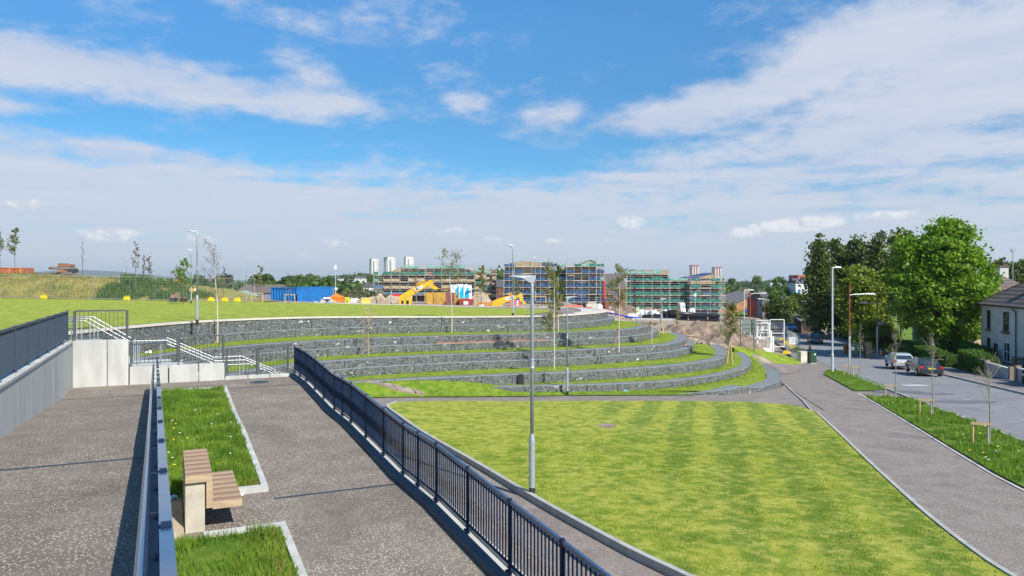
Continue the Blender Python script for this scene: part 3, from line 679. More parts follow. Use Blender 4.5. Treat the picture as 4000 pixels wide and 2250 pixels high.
def railing(name, label, stations, h, side, posts=True, hand=True, mats=(NAVY, NAVYT), bar=.015, gap=.112, post_up=.05, cat='railing', toptrim=.05):
    """stations: list of (x,y,z foot). side: +1/-1, offset of the tubular handrail. Parts: post, panel (> top_bar), handrail"""
    t = thing(name, label, cat, (0, 0, 0)); P = [Vector(p) for p in stations]
    dirs = [(P[min(i + 1, len(P) - 1)] - P[max(i - 1, 0)]).normalized() for i in range(len(P))]
    for p in P:
        m = MB().box((p.x, p.y, p.z + (h + post_up) / 2 - .03), (.05, .05, h + post_up + .06), math.atan2(dirs[0].y, dirs[0].x))
        m.box((p.x, p.y, p.z + .012), (.12, .12, .024), math.atan2(dirs[0].y, dirs[0].x)); m.build('post', mats[0], t)
    for a, b in zip(P, P[1:]):
        d = (b - a); L = d.length; u = d / L; a2, b2 = a + u * .05, b - u * .05
        m = MB(); up = Vector((0, 0, 1))
        m.bar(a2 + up * .12, b2 + up * .12, .04, .025)
        n = max(2, int((L - .1) / gap)); 
        for k in range(1, n):
            p = a2 + (b2 - a2) * k / n
            m.tube([p + up * .12, p + up * (h - .03)], bar, 6, False)
        m.bar(a2 + up * .12, a2 + up * h, .03, .03); m.bar(b2 + up * .12, b2 + up * h, .03, .03)
        pn = m.build('panel', mats[0], t)
        MB().bar(a2 + up * h, b2 + up * h, toptrim, .06).build('top_bar', mats[1], pn)
    if hand:
        off = [Vector((-d.y, d.x, 0)).normalized() * .115 * side for d in dirs]
        hp = [p + o_ + Vector((0, 0, h - .17)) for p, o_ in zip(P, off)]
        MB().tube(hp, .032, 12).build('handrail', mats[1], t, smooth=True)
        for p, o_ in zip(P, off):
            MB().tube([p + Vector((0, 0, h - .26)), p + o_ * .9 + Vector((0, 0, h - .26)), p + o_ + Vector((0, 0, h - .19))], .008, 6).build('bracket', GALV, t)
    return t
rs = [32.3, 30.9, 29.4, 27.5, 25.8, 24.0, 22.8, 21.6, 19.8, 18.0, 16.3, 15.2, 14.0, 12.3, 10.5, 8.8, 7.1, 5.4, 3.7]
railing('railing', 'dark navy bar railing following the right edge of the ramp to the lower path', [(*SR(s, 4.84), ZR(s) + .09) for s in rs], 1.1, 1)
cs = [-4, -2.2, -.6, 1., 2.6, 4.2, 5.9, 7.6, 9.3, 11.0, 12.9, 14.7, 16.4, 18.2, 20.0, 21.8, 23.6, 25.4, 27.1, 28.75]
railing('railing', 'blue-grey railing seen end-on, on the dividing wall left of the grass beds', [(*SR(s, rc(s)), ZL(s) + .14) for s in cs], 1.06, 1, toptrim=.065)
fs_ = [31.75, 30.2, 28.5, 26.8, 25.0, 23.2, 21.4, 19.5, 17.5, 15.5, 13.5, 11.5]
railing('railing', 'dark slate railing of close bars on the left retaining wall', [(*SR(s, -3.40), 3.58) for s in fs_], 1.1, -1, hand=False, mats=(NAVYL, NAVYL), bar=.013, gap=.085)
# balustrades on the landing wall
DKB = M('dark_grey_bar', (.075, .085, .09), .5, (.06, .07, .075), 8)
for r0, r1, z, lab, n in [(-3.2, -1.42, 3.6, 'thin dark bar railing at the top of the steps on the tallest wall panels', 2), (-1.32, 2.0, 2.55, 'thin dark bar railing in the middle of the steps above the white wall', 3), (2.08, 4.5, 2.0, 'thin dark bar railing at the foot of the steps on the low kerb wall', 3)]:
    st = [(*SR(31.75, r0 + (r1 - r0) * k / (n - 1)), z) for k in range(n)]
    railing('stair_railing', lab, st, 1.1, 1, hand=False, mats=(DKB, DKB), bar=.009, gap=.135, post_up=0, toptrim=.035)
# steps
def stepz(r): return lerp_t(r, [(-9, 3.35), (-2.87, 3.35), (-1.44, 2.4), (-.11, 2.4), (1.8, 1.45), (2.99, 1.45), (4.45, .75), (6.2, -.1), (7, -.5)])
t = thing('steps', 'flight of pale concrete steps descending behind the white wall', 'steps', (0, 0, 0))
r = -5.2; k = 0
while r < 6.6:
    z = stepz(r + .001); fl = abs(stepz(r + .3) - stepz(r + .02)) < 1e-4
    w = .24
    m = MB().prism([SR(31.92, r), SR(31.92, r + w), SR(35.7, r + w), SR(35.7, r)], -1.5, round(z / .159) * .159 + .02)
    k += 1; MB.f_ = None
    if r == -5.2: allst = m
    else: allst.add(m.v, m.f)
    r += w
allst.build('treads', CONC2, t)
ksum = [(-3.9, 0), (-2.87, 0), (-1.44, 0), (-.11, 0), (1.8, 0), (2.99, 0), (4.45, 0), (5.6, 0)]
for i, s in enumerate((32.05, 33.75, 35.5)):
    t = thing('stair_handrail', ['polished steel handrail nearest the white wall on the steps', 'polished steel handrail up the middle of the steps', 'polished steel handrail on the far side of the steps'][i], 'handrail', (0, 0, 0), group='steel handrails on the steps')
    pts = [(*SR(s, r), stepz(r) + .97) for r, _ in ksum]
    MB().tube(pts, .027, 10).build('rail', STEEL, t, smooth=True)
    for r in (-3.3, -2.7, -1.3, -1.1, -.3, 1.9, 2.2, 2.9, 4.4):
        p = SR(s, r); MB().tube([(*p, stepz(r) - .02), (*p, stepz(r) + .95)], .02, 8).build('upright', GALV, t)
# top landing behind the left wall
struct(MB().prism([SR(31.93, -5.2), SR(31.93, -9), SR(37, -9), SR(37, -5.2)], 0, 3.34).build('stair_head', PATHM))
# ================================================================ BENCH AND BED THINGS
def bench():
    x0, y0 = SR(14.15, 0); z0 = 1.36
    t = thing('bench', 'timber bench with raised back shelf on a concrete pillar between the two grass beds', 'bench', (x0, y0, z0), math.atan2(.907, -.421) - math.pi / 2)
    # local: x = r, y = s
    slats = [M('bench_slat_a', (.36, .25, .16), .65, (.26, .175, .11), 2.5, .15, stretch=(1, 14, 8)), M('bench_slat_b', (.28, .17, .11), .65, (.20, .12, .08), 2.5, .15, stretch=(1, 14, 8)), M('bench_slat_c', (.44, .33, .21), .65, (.33, .24, .155), 2.5, .15, stretch=(1, 14, 8))]
    n = 19; L = 2.2; w = L / n
    for nm, x0_, x1_, z0_, z1_ in (('back_shelf', .26, .70, .93, 1.03), ('seat', .705, 1.2, .43, .53)):
        for j in range(3):
            m = MB()
            for k in range(n):
                if (k * 7 + 3 * (nm == 'seat')) % 3 == j: m.cbox(x0_, x1_, k * w + .006, (k + 1) * w - .006, z0_, z1_)
            m.build(nm if j == 0 else nm + '_slats', slats[j], t, bevel=.004)
    MB().cbox(.60, .70, .0, L, .43, .925).build('back_panel', slats[0], t, bevel=.004)
    MB().cbox(.26, .7, -.035, -.002, .90, 1.03).cbox(.60, .705, -.035, -.002, .43, .9).cbox(.705, 1.2, -.035, -.002, .40, .53).build('end_trim', slats[2], t, bevel=.004)
    MB().cbox(.26, .58, .03, L - .03, 0, .925).build('concrete_plinth', M('bench_concrete', (.46, .42, .34), .85, (.35, .32, .27), 2, .2, bsc=20), t, bevel=.01)
    MB().cbox(.585, .60, .1, L - .1, .3, .9).build('mount_plate', BLACK, t)
    return t
bench()
m = MB()
for k, (a, b, c) in enumerate([(0, 0, .02), (.07, .03, .05), (.03, .08, .04), (-.05, .04, .03)]): m.box((a, b, c + .03), (.13, .09, .05), k * .8, Matrix.Rotation(k * .7, 4, 'Z') @ Matrix.Rotation(.5 * (k - 1), 4, 'X'))
o = m.build('crisp_packet', M('foil_blue', (.05, .38, .66), .3, (.5, .6, .65), 14), None, bevel=.01); p = SR(16.2, .02); o.location = (*p, 1.42); tag(o, 'crumpled blue and silver wrapper in the grass beside the dividing wall', 'litter')
o = MB().box((0, 0, .015), (.3, .05, .02), .2).box((.1, .02, .04), (.13, .05, .02), .5).build('paper_strip', WHITE, None, bevel=.004); p = SR(16.22, 1.25); o.location = (*p, 1.37); tag(o, 'scrap of white paper lying by the kerb end beside the bench', 'litter')
o = MB().prism([SR(14.0, .2 - .35), SR(14.0, .24), SR(16.3, .24), SR(16.3, .2 - .35)], 1.2, 1.45).build('bay_kerb', M('sandy_concrete', (.46, .38, .28), .9), None); struct(o)

# grass blades -------------------------------------------------------------
def blades(name, pts, hmin, hmax, w, mat, seed, lean=.5):
    rg = np.random.default_rng(seed); P = np.array(pts); n = len(P)
    a = rg.uniform(0, 2 * np.pi, n); h = rg.uniform(hmin, hmax, n) * np.array([.75 + .9 * max(-.4, mnoise.noise(Vector((p[0] * 1.6, p[1] * 1.6, 7)))) for p in pts]); ln = rg.uniform(.1, lean, n) * h; la = rg.uniform(0, 2 * np.pi, n)
    dx, dy = np.cos(a) * w, np.sin(a) * w; V = np.zeros((n, 5, 3))
    lx, ly = np.cos(la) * ln, np.sin(la) * ln
    V[:, 0] = P - np.stack([dx, dy, 0 * dx], 1); V[:, 1] = P + np.stack([dx, dy, 0 * dx], 1)
    mid = P + np.stack([lx * .35, ly * .35, h * .6], 1)
    V[:, 2] = mid + np.stack([dx, dy, 0 * dx], 1) * .8; V[:, 3] = mid - np.stack([dx, dy, 0 * dx], 1) * .8
    V[:, 4] = P + np.stack([lx, ly, h], 1)
    I = np.arange(n)[:, None] * 5
    tri = np.concatenate([I + [0, 1, 2], I + [0, 2, 3], I + [3, 2, 4]])
    return fast_mesh(name, V.reshape(-1, 3), tri, mat)
rg = np.random.default_rng(3)
def bedpts(s0, s1, n, dense=True):
    out = []
    while len(out) < n:
        s = s0 + (s1 - s0) * rg.random(); r = rc(s) + .15 + (1.80 - rc(s) - .15) * rg.random()
        cl = mnoise.noise(Vector((s * 1.1, r * 1.1, 2)))
        if rg.random() < .55 + cl: out.append((*SR(s, r), ZR(s) + .05))
    return out
stuff(blades('bed_grass', bedpts(16.6, 28.8, 34000), .07, .24, .0075, BLADE, 1), 'long lush grass filling the bed behind the bench', 'grass')
stuff(blades('bed_grass', bedpts(4, 13.6, 30000), .07, .22, .006, BLADE, 2), 'long lush grass filling the near bed in front of the bench', 'grass')
pts = [q for q in bedpts(16.6, 28.8, 2200) + bedpts(4, 13.6, 1800)] + [(*SR(s, r), ZR(s) + .05) for s, r in [(16.6 + rg.random() ** 1.3 * 12, 1.74 - abs(rg.normal(0, .22))) for _ in range(5500)] if r > .9] + [(*SR(s, r), ZR(s) + .05) for s, r in [(13.6 - rg.random() * 6, 1.74 - abs(rg.normal(0, .2))) for _ in range(3500)] if r > .9]
stuff(blades('dry_grass', pts, .04, .15, .006, BLADE2, 4), 'yellowed grass along the kerbs of the two beds', 'grass')
def inpoly(x, y, P):
    c = False
    for i in range(len(P)):
        a, b = P[i], P[i - 1]
        if (a[1] > y) != (b[1] > y) and x < (b[0] - a[0]) * (y - a[1]) / (b[1] - a[1]) + a[0]: c = not c
    return c
def scatter(poly, n, zf, seed, y1=None):
    rg = np.random.default_rng(seed); xs_ = [p[0] for p in poly]; ys_ = [p[1] for p in poly]; out = []
    while len(out) < n:
        x, y = rg.uniform(min(xs_), max(xs_)), rg.uniform(min(ys_), y1 or max(ys_))
        if rg.random() < .6 + mnoise.noise(Vector((x * .7, y * .7, 1))) and inpoly(x, y, poly): out.append((x, y, zf(x, y)))
    return out
vp = [p for p in v2 if p[1] > 12]
stuff(blades('verge_grass', scatter(vp, 26000, low, 5), .06, .26, .012, BLADE, 6), 'tall unmown grass on the verge between the path and the road', 'grass')
stuff(blades('verge_grass', scatter(isl1, 5000, low, 6), .06, .2, .016, BLADE, 7), 'unmown grass on the small verge by the tall street lamp', 'grass')
# tufts along the terrace feet
tp = []
for ln, z in ((W1, 1.92), (W2, .92), (W3, -.08), (W4[12:], -.68), (W5[12:], -1.12)):
    for (a, b) in ln:
        for _ in range(26):
            q = R.random(); tp.append((a + R.gauss(0, .5), b - .06 - abs(R.gauss(0, .1)), z))
stuff(blades('wall_foot_grass', tp, .05, .22, .02, BLADE, 8), 'grass tufts growing along the feet of the gabion walls', 'grass')
# daisies and dandelions
m = MB()
for _ in range(14):
    s = 17 + R.random() * 10; p = SR(s, R.uniform(-.1, 1.6)); m.lathe([(.001, 0), (.03, .006), (.001, .02)], (*p, ZR(s) + .2), 6)
for _ in range(24):
    p = scatter(vp, 1, low, R.randint(0, 9999))[0]; m.lathe([(.001, 0), (.04, .006), (.001, .02)], (p[0], p[1], p[2] + .25), 6)
stuff(m.build('daisies', WHITE), 'scattered small white flowers in the long grass', 'flowers')
m = MB()
for _ in range(5):
    s = 17 + R.random() * 8; p = SR(s, R.uniform(0, .5)); m.lathe([(.001, 0), (.035, .01), (.001, .025)], (*p, ZR(s) + .22), 6)
for _ in range(9):
    p = scatter(vp, 1, low, R.randint(0, 9999))[0]; m.lathe([(.001, 0), (.05, .01), (.001, .03)], (p[0], p[1], p[2] + .25), 6)
stuff(m.build('dandelions', BYEL), 'scattered yellow dandelions in the long grass', 'flowers')
# bald patch and stone slabs
def blobpoly(cx, cy, rx, ry_, seed, n=26, amp=.25):
    return [(cx + rx * (1 + amp * mnoise.noise(Vector((math.cos(a) * 1.5, math.sin(a) * 1.5, seed)))) * math.cos(a), cy + ry_ * (1 + amp * mnoise.noise(Vector((math.cos(a) * 1.5, math.sin(a) * 1.5, seed + 9)))) * math.sin(a)) for a in [2 * math.pi * k / n for k in range(n)]]
x, y = G(1529, 1071); struct(sheet('bare_patch', blobpoly(x, y, .42, .55, 1, amp=.6), low, .012, DIRT, 5))
SLAB = M('worn_slab', (.30, .24, .20), .9, (.20, .16, .14), 2.5, .5, bsc=14)
def mz(x, y):
    px = CX + F * x / y; ws = (-12.4, 41.8, 0)
    top = moundz(0, x); yw = lerp_t(x, [(-12.4, 41.8), (-9.6, 43.2), (-6.8, 44.2), (-3.9, 45.3), (-1.4, 45.9), (0, 45.6)]); ye = G(px, 998)[1]
    t_ = max(0, min(1, (yw - y) / max(.3, yw - ye))); return low(x, ye) - .02 + (top - low(x, ye) + .02) * (1 - sstep(t_))
t = thing('inscribed_slabs', 'broken brown stone slabs with carved lettering set flat in the grass mound', 'stone slabs', (0, 0, 0)); SX, SY = -7.0, 43.45
for poly in ([(-2.05, .22), (-1.35, .6), (-1.25, .12), (-1.9, .0)], [(-1.28, .62), (-.15, .62), (.05, .1), (-1.2, .08)], [(-.1, .62), (1.1, .62), (1.3, .12), (.1, .1)], [(1.15, .68), (1.45, .68), (1.95, .4), (1.45, .3)], [(1.42, .22), (2.0, .34), (1.98, -.08), (1.5, -.05)],
             [(-1.85, -.06), (-1.2, .03), (.0, .04), (.25, -.45), (-.35, -.42), (-.9, -.2), (-1.7, -.22)], [(.08, .05), (1.3, .06), (1.4, -.1), (1.0, -.42), (.32, -.46)]):
    m = MB(); m.prism([(SX + a * .92, SY + b * .25) for a, b in poly], lambda x, y: mz(x, y) - .3, lambda x, y: mz(x, y) + .07)
    m.build('slab', SLAB, t, bevel=.012)
def text(name, s, size, mat, parent, loc, rot, ext=.004):
    cu = bpy.data.curves.new(name, 'FONT'); cu.body = s; cu.size = size; cu.extrude = ext; cu.align_x = 'CENTER'; cu.align_y = 'CENTER'; cu.resolution_u = 3
    ob = bpy.data.objects.new('tmp', cu); COL.objects.link(ob); dg = bpy.context.evaluated_depsgraph_get()
    me = bpy.data.meshes.new_from_object(ob.evaluated_get(dg)); bpy.data.objects.remove(ob)
    o = link(name, me, mat, parent); o.location = loc; o.rotation_euler = rot; return o
CARV = M('carved_line', (.10, .08, .07), .95)
text('carved_letters', 'GIRLS', .15, CARV, t, (SX - .62, SY + .085, mz(SX - .62, SY + .085) + .085), (rad(20), 0, 0))
text('carved_letters', 'STATE', .1, CARV, t, (SX + .6, SY + .09, mz(SX + .6, SY + .09) + .085), (rad(20), 0, 0))

# ================================================================ STREET LAMPS
def lamp_head(m, L=.62, w=.2):
    """tapering wedge head, thick at the column end, pointing to -x"""
    pr = [(-L, .02), (-L + .02, .05), (-L * .3, .085), (.09, .05), (.11, -.02), (.05, -.16), (-.06, -.16), (-L * .45, -.02)]
    vs = []; n = len(pr)
    for (a, b) in pr:
        ww = w * (.55 + .45 * math.sin(min(1, max(0, (a + L) / (L + .1))) * math.pi * .8)) * (.6 if b < -.1 else 1)
        vs += [(a, -ww / 2, b), (a, ww / 2, b)]
    fs = [tuple(2 * k for k in range(n)), tuple(2 * k + 1 for k in range(n))[::-1]] + [(2 * k, 2 * k + 1, 2 * ((k + 1) % n) + 1, 2 * ((k + 1) % n)) for k in range(n)]
    m.add(vs, fs); return m
def park_lamp(x, y, z, h, label, az, foot=BLACK, band=False):
    t = thing('street_lamp', label, 'street lamp', (x, y, z), 0, 'grey park lamps with wedge heads')
    b = .082
    MB().lathe([(b + .006, -.1), (b + .006, .27)], n=16).build('black_base', foot, t, smooth=False)
    if band: MB().lathe([(b + .009, .07), (b + .009, .1)], n=16).build('turquoise_band', M('turquoise', (.2, .55, .5), .5), t)
    MB().lathe([(b, .272), (b, 1.45), (b - .004, 1.5), (b + .003, 1.5), (b + .001, 1.56), (.054, 1.72), (.054, 1.75)], n=16).build('lower_column', GALV, t, smooth=False)
    MB().lathe([(.052, 1.752), (.046, h - .25), (.038, h - .1)], n=12).build('column', GALV, t, smooth=True)
    MB().lathe([(.066, h * .585), (.07, h * .585 + .03), (.06, h * .585 + .06), (.06, h * .585 + .22), (.07, h * .585 + .24), (.066, h * .585 + .27)], n=12).build('collar', GALV, t)
    hd = lamp_head(MB()).build('lamp_head', LGREY, t, bevel=.012); hd.location = (0, 0, h); hd.rotation_euler = (0, 0, az)
    le = MB().cbox(-.55, -.2, -.06, .06, -.012, .0).build('lens', DARKG, hd); le.location = (0, 0, .0)
    return t
x, y = G(1338.5, 1240); park_lamp(x, y, low(x, y) - .12, 6.0, 'tall grey foreground lamp at the kerb of the mown lawn, with a black base', rad(-2), band=True)
x, y = G(1427, 993); park_lamp(x, y, low(x, y) - .04, 6.05, 'slim grey lamp at the foot of the lowest terrace, head turned to the right', rad(172))
for px, py, pt, az, lab in [(496, 815, 582, 20, 'grey lamp on the upper lawn, in front of the birch beside the steps'), (1290, 796, 617, 25, 'grey lamp at the edge of the upper lawn before the blue scaffolding')]:
    x, y = hit(px, py, plat); d = y; park_lamp(x, y, plat(x, y), Z(pt, d) - plat(x, y), lab, rad(az))
for px, pt, d, az, zb, lab in [(481, 628, 78, 25, None, 'grey lamp just left of the taller lamp on the upper lawn'), (318, 650, 118, 60, 3.2, 'small distant lamp above the overgrown bank'), (620, 672, 104, 185, 2.8, 'distant lamp left of the blue containers, head to the right'), (984, 653, 92, 15, 2.9, 'lamp beside the yellow excavator arm'),
                               (1347, 648, 112, 15, 2.6, 'lamp in front of the blue scaffolding, right of the lawn-edge lamp')]:
    x = X(px, d); zb = plat(x, d) if zb is None else zb; park_lamp(x, d, zb, Z(pt, d) - zb, lab, rad(az))
x, d = X(1663, 74), 74; park_lamp(x, d, Hg(x, d), Z(752, d) - Hg(x, d), 'small lamp on the bare earth behind the second terrace', rad(180))
# road lamps
def road_lamp(x, y, z, h, label, arm, az, mats=(LGREY, LGREY), r0=.11, split=.55, headl=.6, rust=None, group='street lamps along the road', stub=0):
    t = thing('street_lamp', label, 'street lamp', (x, y, z), az, group)
    MB().lathe([(r0, -.1), (r0, 1.5 if rust is None else h * split), (r0 * .7, 1.62 if rust is None else h * split + .05)], n=12).build('lower_column', mats[0], t)
    MB().lathe([(r0 * .68, (1.62 if rust is None else h * split + .05)), (r0 * .62, h + stub)], n=12).build('column', rust or mats[1], t)
    MB().tube([(0, 0, h - .1), (arm * .3, 0, h - .02), (arm, 0, h + .02)], .035, 8).build('arm', mats[0], t)
    hd = MB().xprism([(-.12, 0), (-.1, .06), (0, .1), (.1, .06), (.12, 0), (.06, -.07), (-.06, -.07)], 0, headl).build('lamp_head', M('lamp_head_white', (.72, .72, .66), .4), t, bevel=.02); hd.location = (arm, 0, h + .01)
    return t
x, y = G(2094, 935); road_lamp(x, y, low(x, y), Z(673, y) - low(x, y), 'tall new pale blue-grey lamp column on the small verge by the road', .25, rad(8), headl=.55, r0=.115)
def px_road(px, pyb, pyt, lab, arm, az, **k):
    x, y = hit(px, pyb, lo2); return road_lamp(x, y, lo2(x, y), Z(pyt, y) - lo2(x, y), lab, arm, az, **k)
px_road(2137, 926, 740, 'old lamp with rusty upper pole and white lower pole, arm to the right', 1.45, 0, rust=RUST, split=.42, r0=.085, headl=.9, stub=.9)
q = px_road(2207, 897, 762, 'rusty lamp pole with a sign plate on the far pavement, arm to the left', 1.2, rad(180), rust=RUST, split=.55, r0=.085, headl=.75, stub=.6)
MB().box((.35, -.1, 3.9), (.7, .03, .35)).build('sign_plate', M('sign_grey', (.4, .42, .42), .5), q).rotation_euler = (0, 0, rad(180))
px_road(2036, 830, 758, 'distant rusty lamp pole before the conifer, white base', .8, rad(180), rust=RUST, split=.45, r0=.1, headl=.7)
px_road(1924, 830, 752, 'thin rusty lamp pole in front of the small green trees', .8, rad(180), rust=RUST, split=.1, r0=.09, headl=.6)
px_road(1872, 862, 730, 'new pale lamp column left of the distant road, head to the right', .5, 0, r0=.13, headl=.9)
px_road(1887, 850, 738, 'rusty lamp pole beside the pale column with a long arm over the distant road', 1.9, rad(12), rust=RUST, split=.2, r0=.12, headl=1.1)
px_road(1853, 860, 764, 'rusty bare pole between the leafy young tree and the sign back', .3, rad(180), rust=RUST, split=.1, r0=.07, headl=.4)

# ================================================================ TREES
def rvec(): 
    while True:
        v = Vector((R.uniform(-1, 1), R.uniform(-1, 1), R.uniform(-1, 1)))
        if .05 < v.length < 1: return v.normalized()
def leaf_quads(C, size, seed, up=.3, elong=1.3):
    rg = np.random.default_rng(seed); n = len(C); C = np.asarray(C)
    nr = rg.normal(size=(n, 3)); nr[:, 2] += up; nr /= np.linalg.norm(nr, axis=1)[:, None]
    t = np.cross(nr, rg.normal(size=(n, 3))); t /= np.linalg.norm(t, axis=1)[:, None]; b = np.cross(nr, t)
    s = size * rg.uniform(.6, 1.3, n)[:, None]; t = t * s * elong / 2; b = b * s / 2
    V = np.stack([C - t, C - b * .9 + t * .1, C + t, C + b * .9 + t * .1], 1).reshape(-1, 3)
    return V, np.arange(n * 4).reshape(n, 4)
def crown_points(c, rad_, nclump, per, rc_, seed, lobes=.18, shell=.45, shape=None):
    """leaf positions of a clumped crown filling an uneven ellipsoid"""
    rg = np.random.default_rng(seed); out = []
    for i in range(nclump):
        v = rg.normal(size=3); v /= np.linalg.norm(v)
        q = 1 + lobes * 2 * mnoise.noise(Vector(tuple(v * 1.9 + seed)))
        rr = (shell + (1 - shell) * rg.random() ** .6) * q
        p = v * rr
        if shape: p = np.array(shape(p))
        p = np.array(c) + p * np.array(rad_)
        k = max(3, int(per * rg.uniform(.5, 1.4))); cr = rc_ * rg.uniform(.5, 1.25)
        g = rg.normal(size=(k, 3)) * np.array([cr, cr, cr * .55]) ; out.append(p + g)
    return np.concatenate(out)
def limbs(m, base, h, rr, top, n, seed, spread=.5, r0=.2):
    rg = random.Random(seed); m.tube([base, (base[0] + rg.uniform(-.1, .1), base[1], base[2] + h * .35), top], [r0, r0 * .75, r0 * .25], 8)
    for k in range(n):
        a = 2 * math.pi * k / n + rg.uniform(-.4, .4); f = rg.uniform(.25, .75); p = Vector(base).lerp(Vector(top), f)
        e = p + Vector((math.cos(a) * rr[0] * spread, math.sin(a) * rr[1] * spread, rr[2] * rg.uniform(.2, .55)))
        mid = p.lerp(e, .5) + Vector((0, 0, -.05 * h)); m.tube([p, mid, e], [r0 * .45, r0 * .28, r0 * .08], 6)
def big_tree(name, label, cx, y, zb, z0, z1, rx, ryy, leaf, mat, seed, nclump=420, per=42, rcl=.55, shape=None, shell=.45, lobes=.2, group=None, cat='tree', core=True):
    t = thing(name, label, cat, (cx, y, zb), 0, group)
    rz_ = (z1 - z0) / 2; m = MB(); limbs(m, (0, 0, 0), z1 - zb, (rx, ryy, rz_), (0, 0, (z1 - zb) * .8), 9, seed, r0=max(.12, rx * .055)); m.build('trunk', BARK, t)
    P = crown_points((0, 0, (z0 + z1) / 2 - zb), (rx, ryy, rz_), nclump, per, rcl, seed, lobes, shell, shape)
    V, Fc = leaf_quads(P, leaf, seed); fast_mesh('crown', V, Fc, mat, t); return t
def egg(p): # wider below the middle
    k = 1.0 - .28 * p[2] if p[2] > 0 else 1 + .05 * p[2]; return (p[0] * k, p[1] * k, p[2])
x = X(2366, 82); big_tree('lime_tree', 'huge bright green lime tree standing before the pale house', x, 82, -2.9, Z(868, 82), Z(556, 82), 5.3, 5.0, .32, LEAF_LIME, 11, 680, 56, .55, egg, .4, .13)
for px, py0, py1, d, w, lab, sd in [(2062, 612, 850, 124, 30, 'leftmost dark poplar of the tall clump by the bend of the road', 21), (2112, 615, 845, 128, 34, 'broad dark poplar second from the left in the clump', 22), (2163, 600, 840, 126, 34, 'tall dark poplar in the middle of the clump behind the yellow-green tree', 23),
                                    (2207, 606, 835, 120, 20, 'narrow dark poplar at the right end of the clump', 24), (2266, 590, 800, 112, 34, 'grey-green poplar partly hidden behind the huge lime tree', 25)]:
    big_tree('poplar_tree', lab, X(px, d), d, -3.6, Z(py0 + (py1 - py0), d), Z(py0, d), w / F * d, w / F * d, .42, LEAF_DARK, sd, 300, 44, .6, lambda p: (p[0] * (1 - .15 * p[2]), p[1] * (1 - .15 * p[2]), p[2]), .35, .3, 'dark poplars beside the road')
big_tree('maple_tree', 'yellow-green tree in front of the dark poplars', X(2166, 104), 104, -3.2, Z(862, 104), Z(672, 104), 3.35, 3.2, .34, LEAF_YG, 31, 330, 40, .5, egg, .35, .2)
big_tree('shrub_tree', 'low green tree under the yellow-green one, behind the hedge', X(2205, 92), 92, -3.0, Z(872, 92), Z(800, 92), 2.2, 2, .3, LEAF_YG, 32, 120, 36, .4)
for px, y0, y1, d, w, mat, lab, sd in [(1957, 738, 818, 165, 32, LEAF_MID, 'round green tree left of the conifers at the far bend', 41), (2008, 740, 800, 160, 24, LEAF_MID, 'green tree right of the pale willow at the far bend', 42), (1990, 752, 820, 155, 20, LEAF_YNG, 'pale willow-like tree between two greener ones', 43)]:
    big_tree('roadside_tree', lab, X(px, d), d, -4.4, Z(y1, d), Z(y0, d), w / F * d, w / F * d * .9, .4, mat, sd, 170, 34, .5)
for px, y0, y1, d, w, lab, sd in [(1983, 785, 828, 140, 9, 'small dark conifer left of the rusty pole', 44), (2022, 780, 828, 140, 9, 'small dark conifer beside the timber-clad house', 45)]:
    big_tree('conifer_tree', lab, X(px, d), d, -4, Z(y1, d), Z(y0, d), w / F * d, w / F * d, .28, LEAF_DARK, sd, 90, 34, .3, lambda p: (p[0] * (.6 - .5 * p[2]), p[1] * (.6 - .5 * p[2]), p[2]))
# wood seen above the far roofs at the right
for i, (px, y0) in enumerate([(2492, 662), (2520, 655), (2548, 660), (2574, 654)]):
    d = 150; big_tree('poplar_tree', ['first', 'second', 'third', 'fourth'][i] + ' from the left of the grey-green poplars rising over the house roofs', X(px, d), d, -4, Z(730, d), Z(y0, d), 1.7, 1.7, .42, LEAF_DARK, 50 + i, 90, 26, .5, group='poplars behind the house roofs')
# young trees
def young_tree(label, x, y, z, h, cr, trunk_f, leaf, nleaf, mat, seed, bark=BARK, lean=0., name='young_tree', r=.035, nb=9, up=.85, group='young planted trees', twig=True):
    t = thing(name, label, 'tree', (x, y, z), 0, group); rg = random.Random(seed); m = MB(); mb = MB()
    H = h; topx = lean * H
    def tr(f): return Vector((lean * H * f * f + .02 * math.sin(f * 9 + seed), .02 * math.cos(f * 7 + seed), H * f))
    m.tube([tr(f) for f in (-.01, .2, .4, .6, .8, .97)], [r, r * .85, r * .7, r * .5, r * .3, r * .08], 7); leaves = []
    for k in range(nb):
        f = trunk_f + (1 - trunk_f) * (k + rg.random()) / nb * .92; p = tr(f); a = rg.uniform(0, 6.283)
        L = cr * (1.25 - .75 * (f - trunk_f) / (1 - trunk_f)) * rg.uniform(.75, 1.25)
        dr = Vector((math.cos(a), math.sin(a), up * rg.uniform(.7, 1.4))).normalized()
        q = p + dr * L * .5; e = q + (dr + Vector((lean * 2, 0, .35))).normalized() * L * .55
        mb.tube([p, q, e], [max(r * .3, y * .0002), max(r * .2, y * .00016), max(.004, y * .0001)], 4, False)
        for _ in range(5 if twig else 1):
            b = p.lerp(e, rg.uniform(.15, .95)); w = b + (dr + Vector((lean * 4, 0, 0)) + rvec() * 1.1).normalized() * L * rg.uniform(.25, .5)
            mb.tube([b, w], [max(r * .13, y * .00016), max(.003, y * .00008)], 3, False)
            for _ in range(max(1, nleaf // (nb * 3))):
                c = b.lerp(w, rg.uniform(.1, 1.15)) + rvec() * cr * .13; leaves.append(tuple(c))
        for _ in range(max(0, nleaf // (nb * 4))): leaves.append(tuple(p.lerp(e, rg.uniform(.1, 1)) + rvec() * cr * .16))
    m.build('trunk', bark, t)
    mb.build('branches', BARK if bark is BIRCH else bark, t)
    if leaves and nleaf:
        V, Fc = leaf_quads(leaves, leaf, seed); fast_mesh('crown', V, Fc, mat, t)
    return t
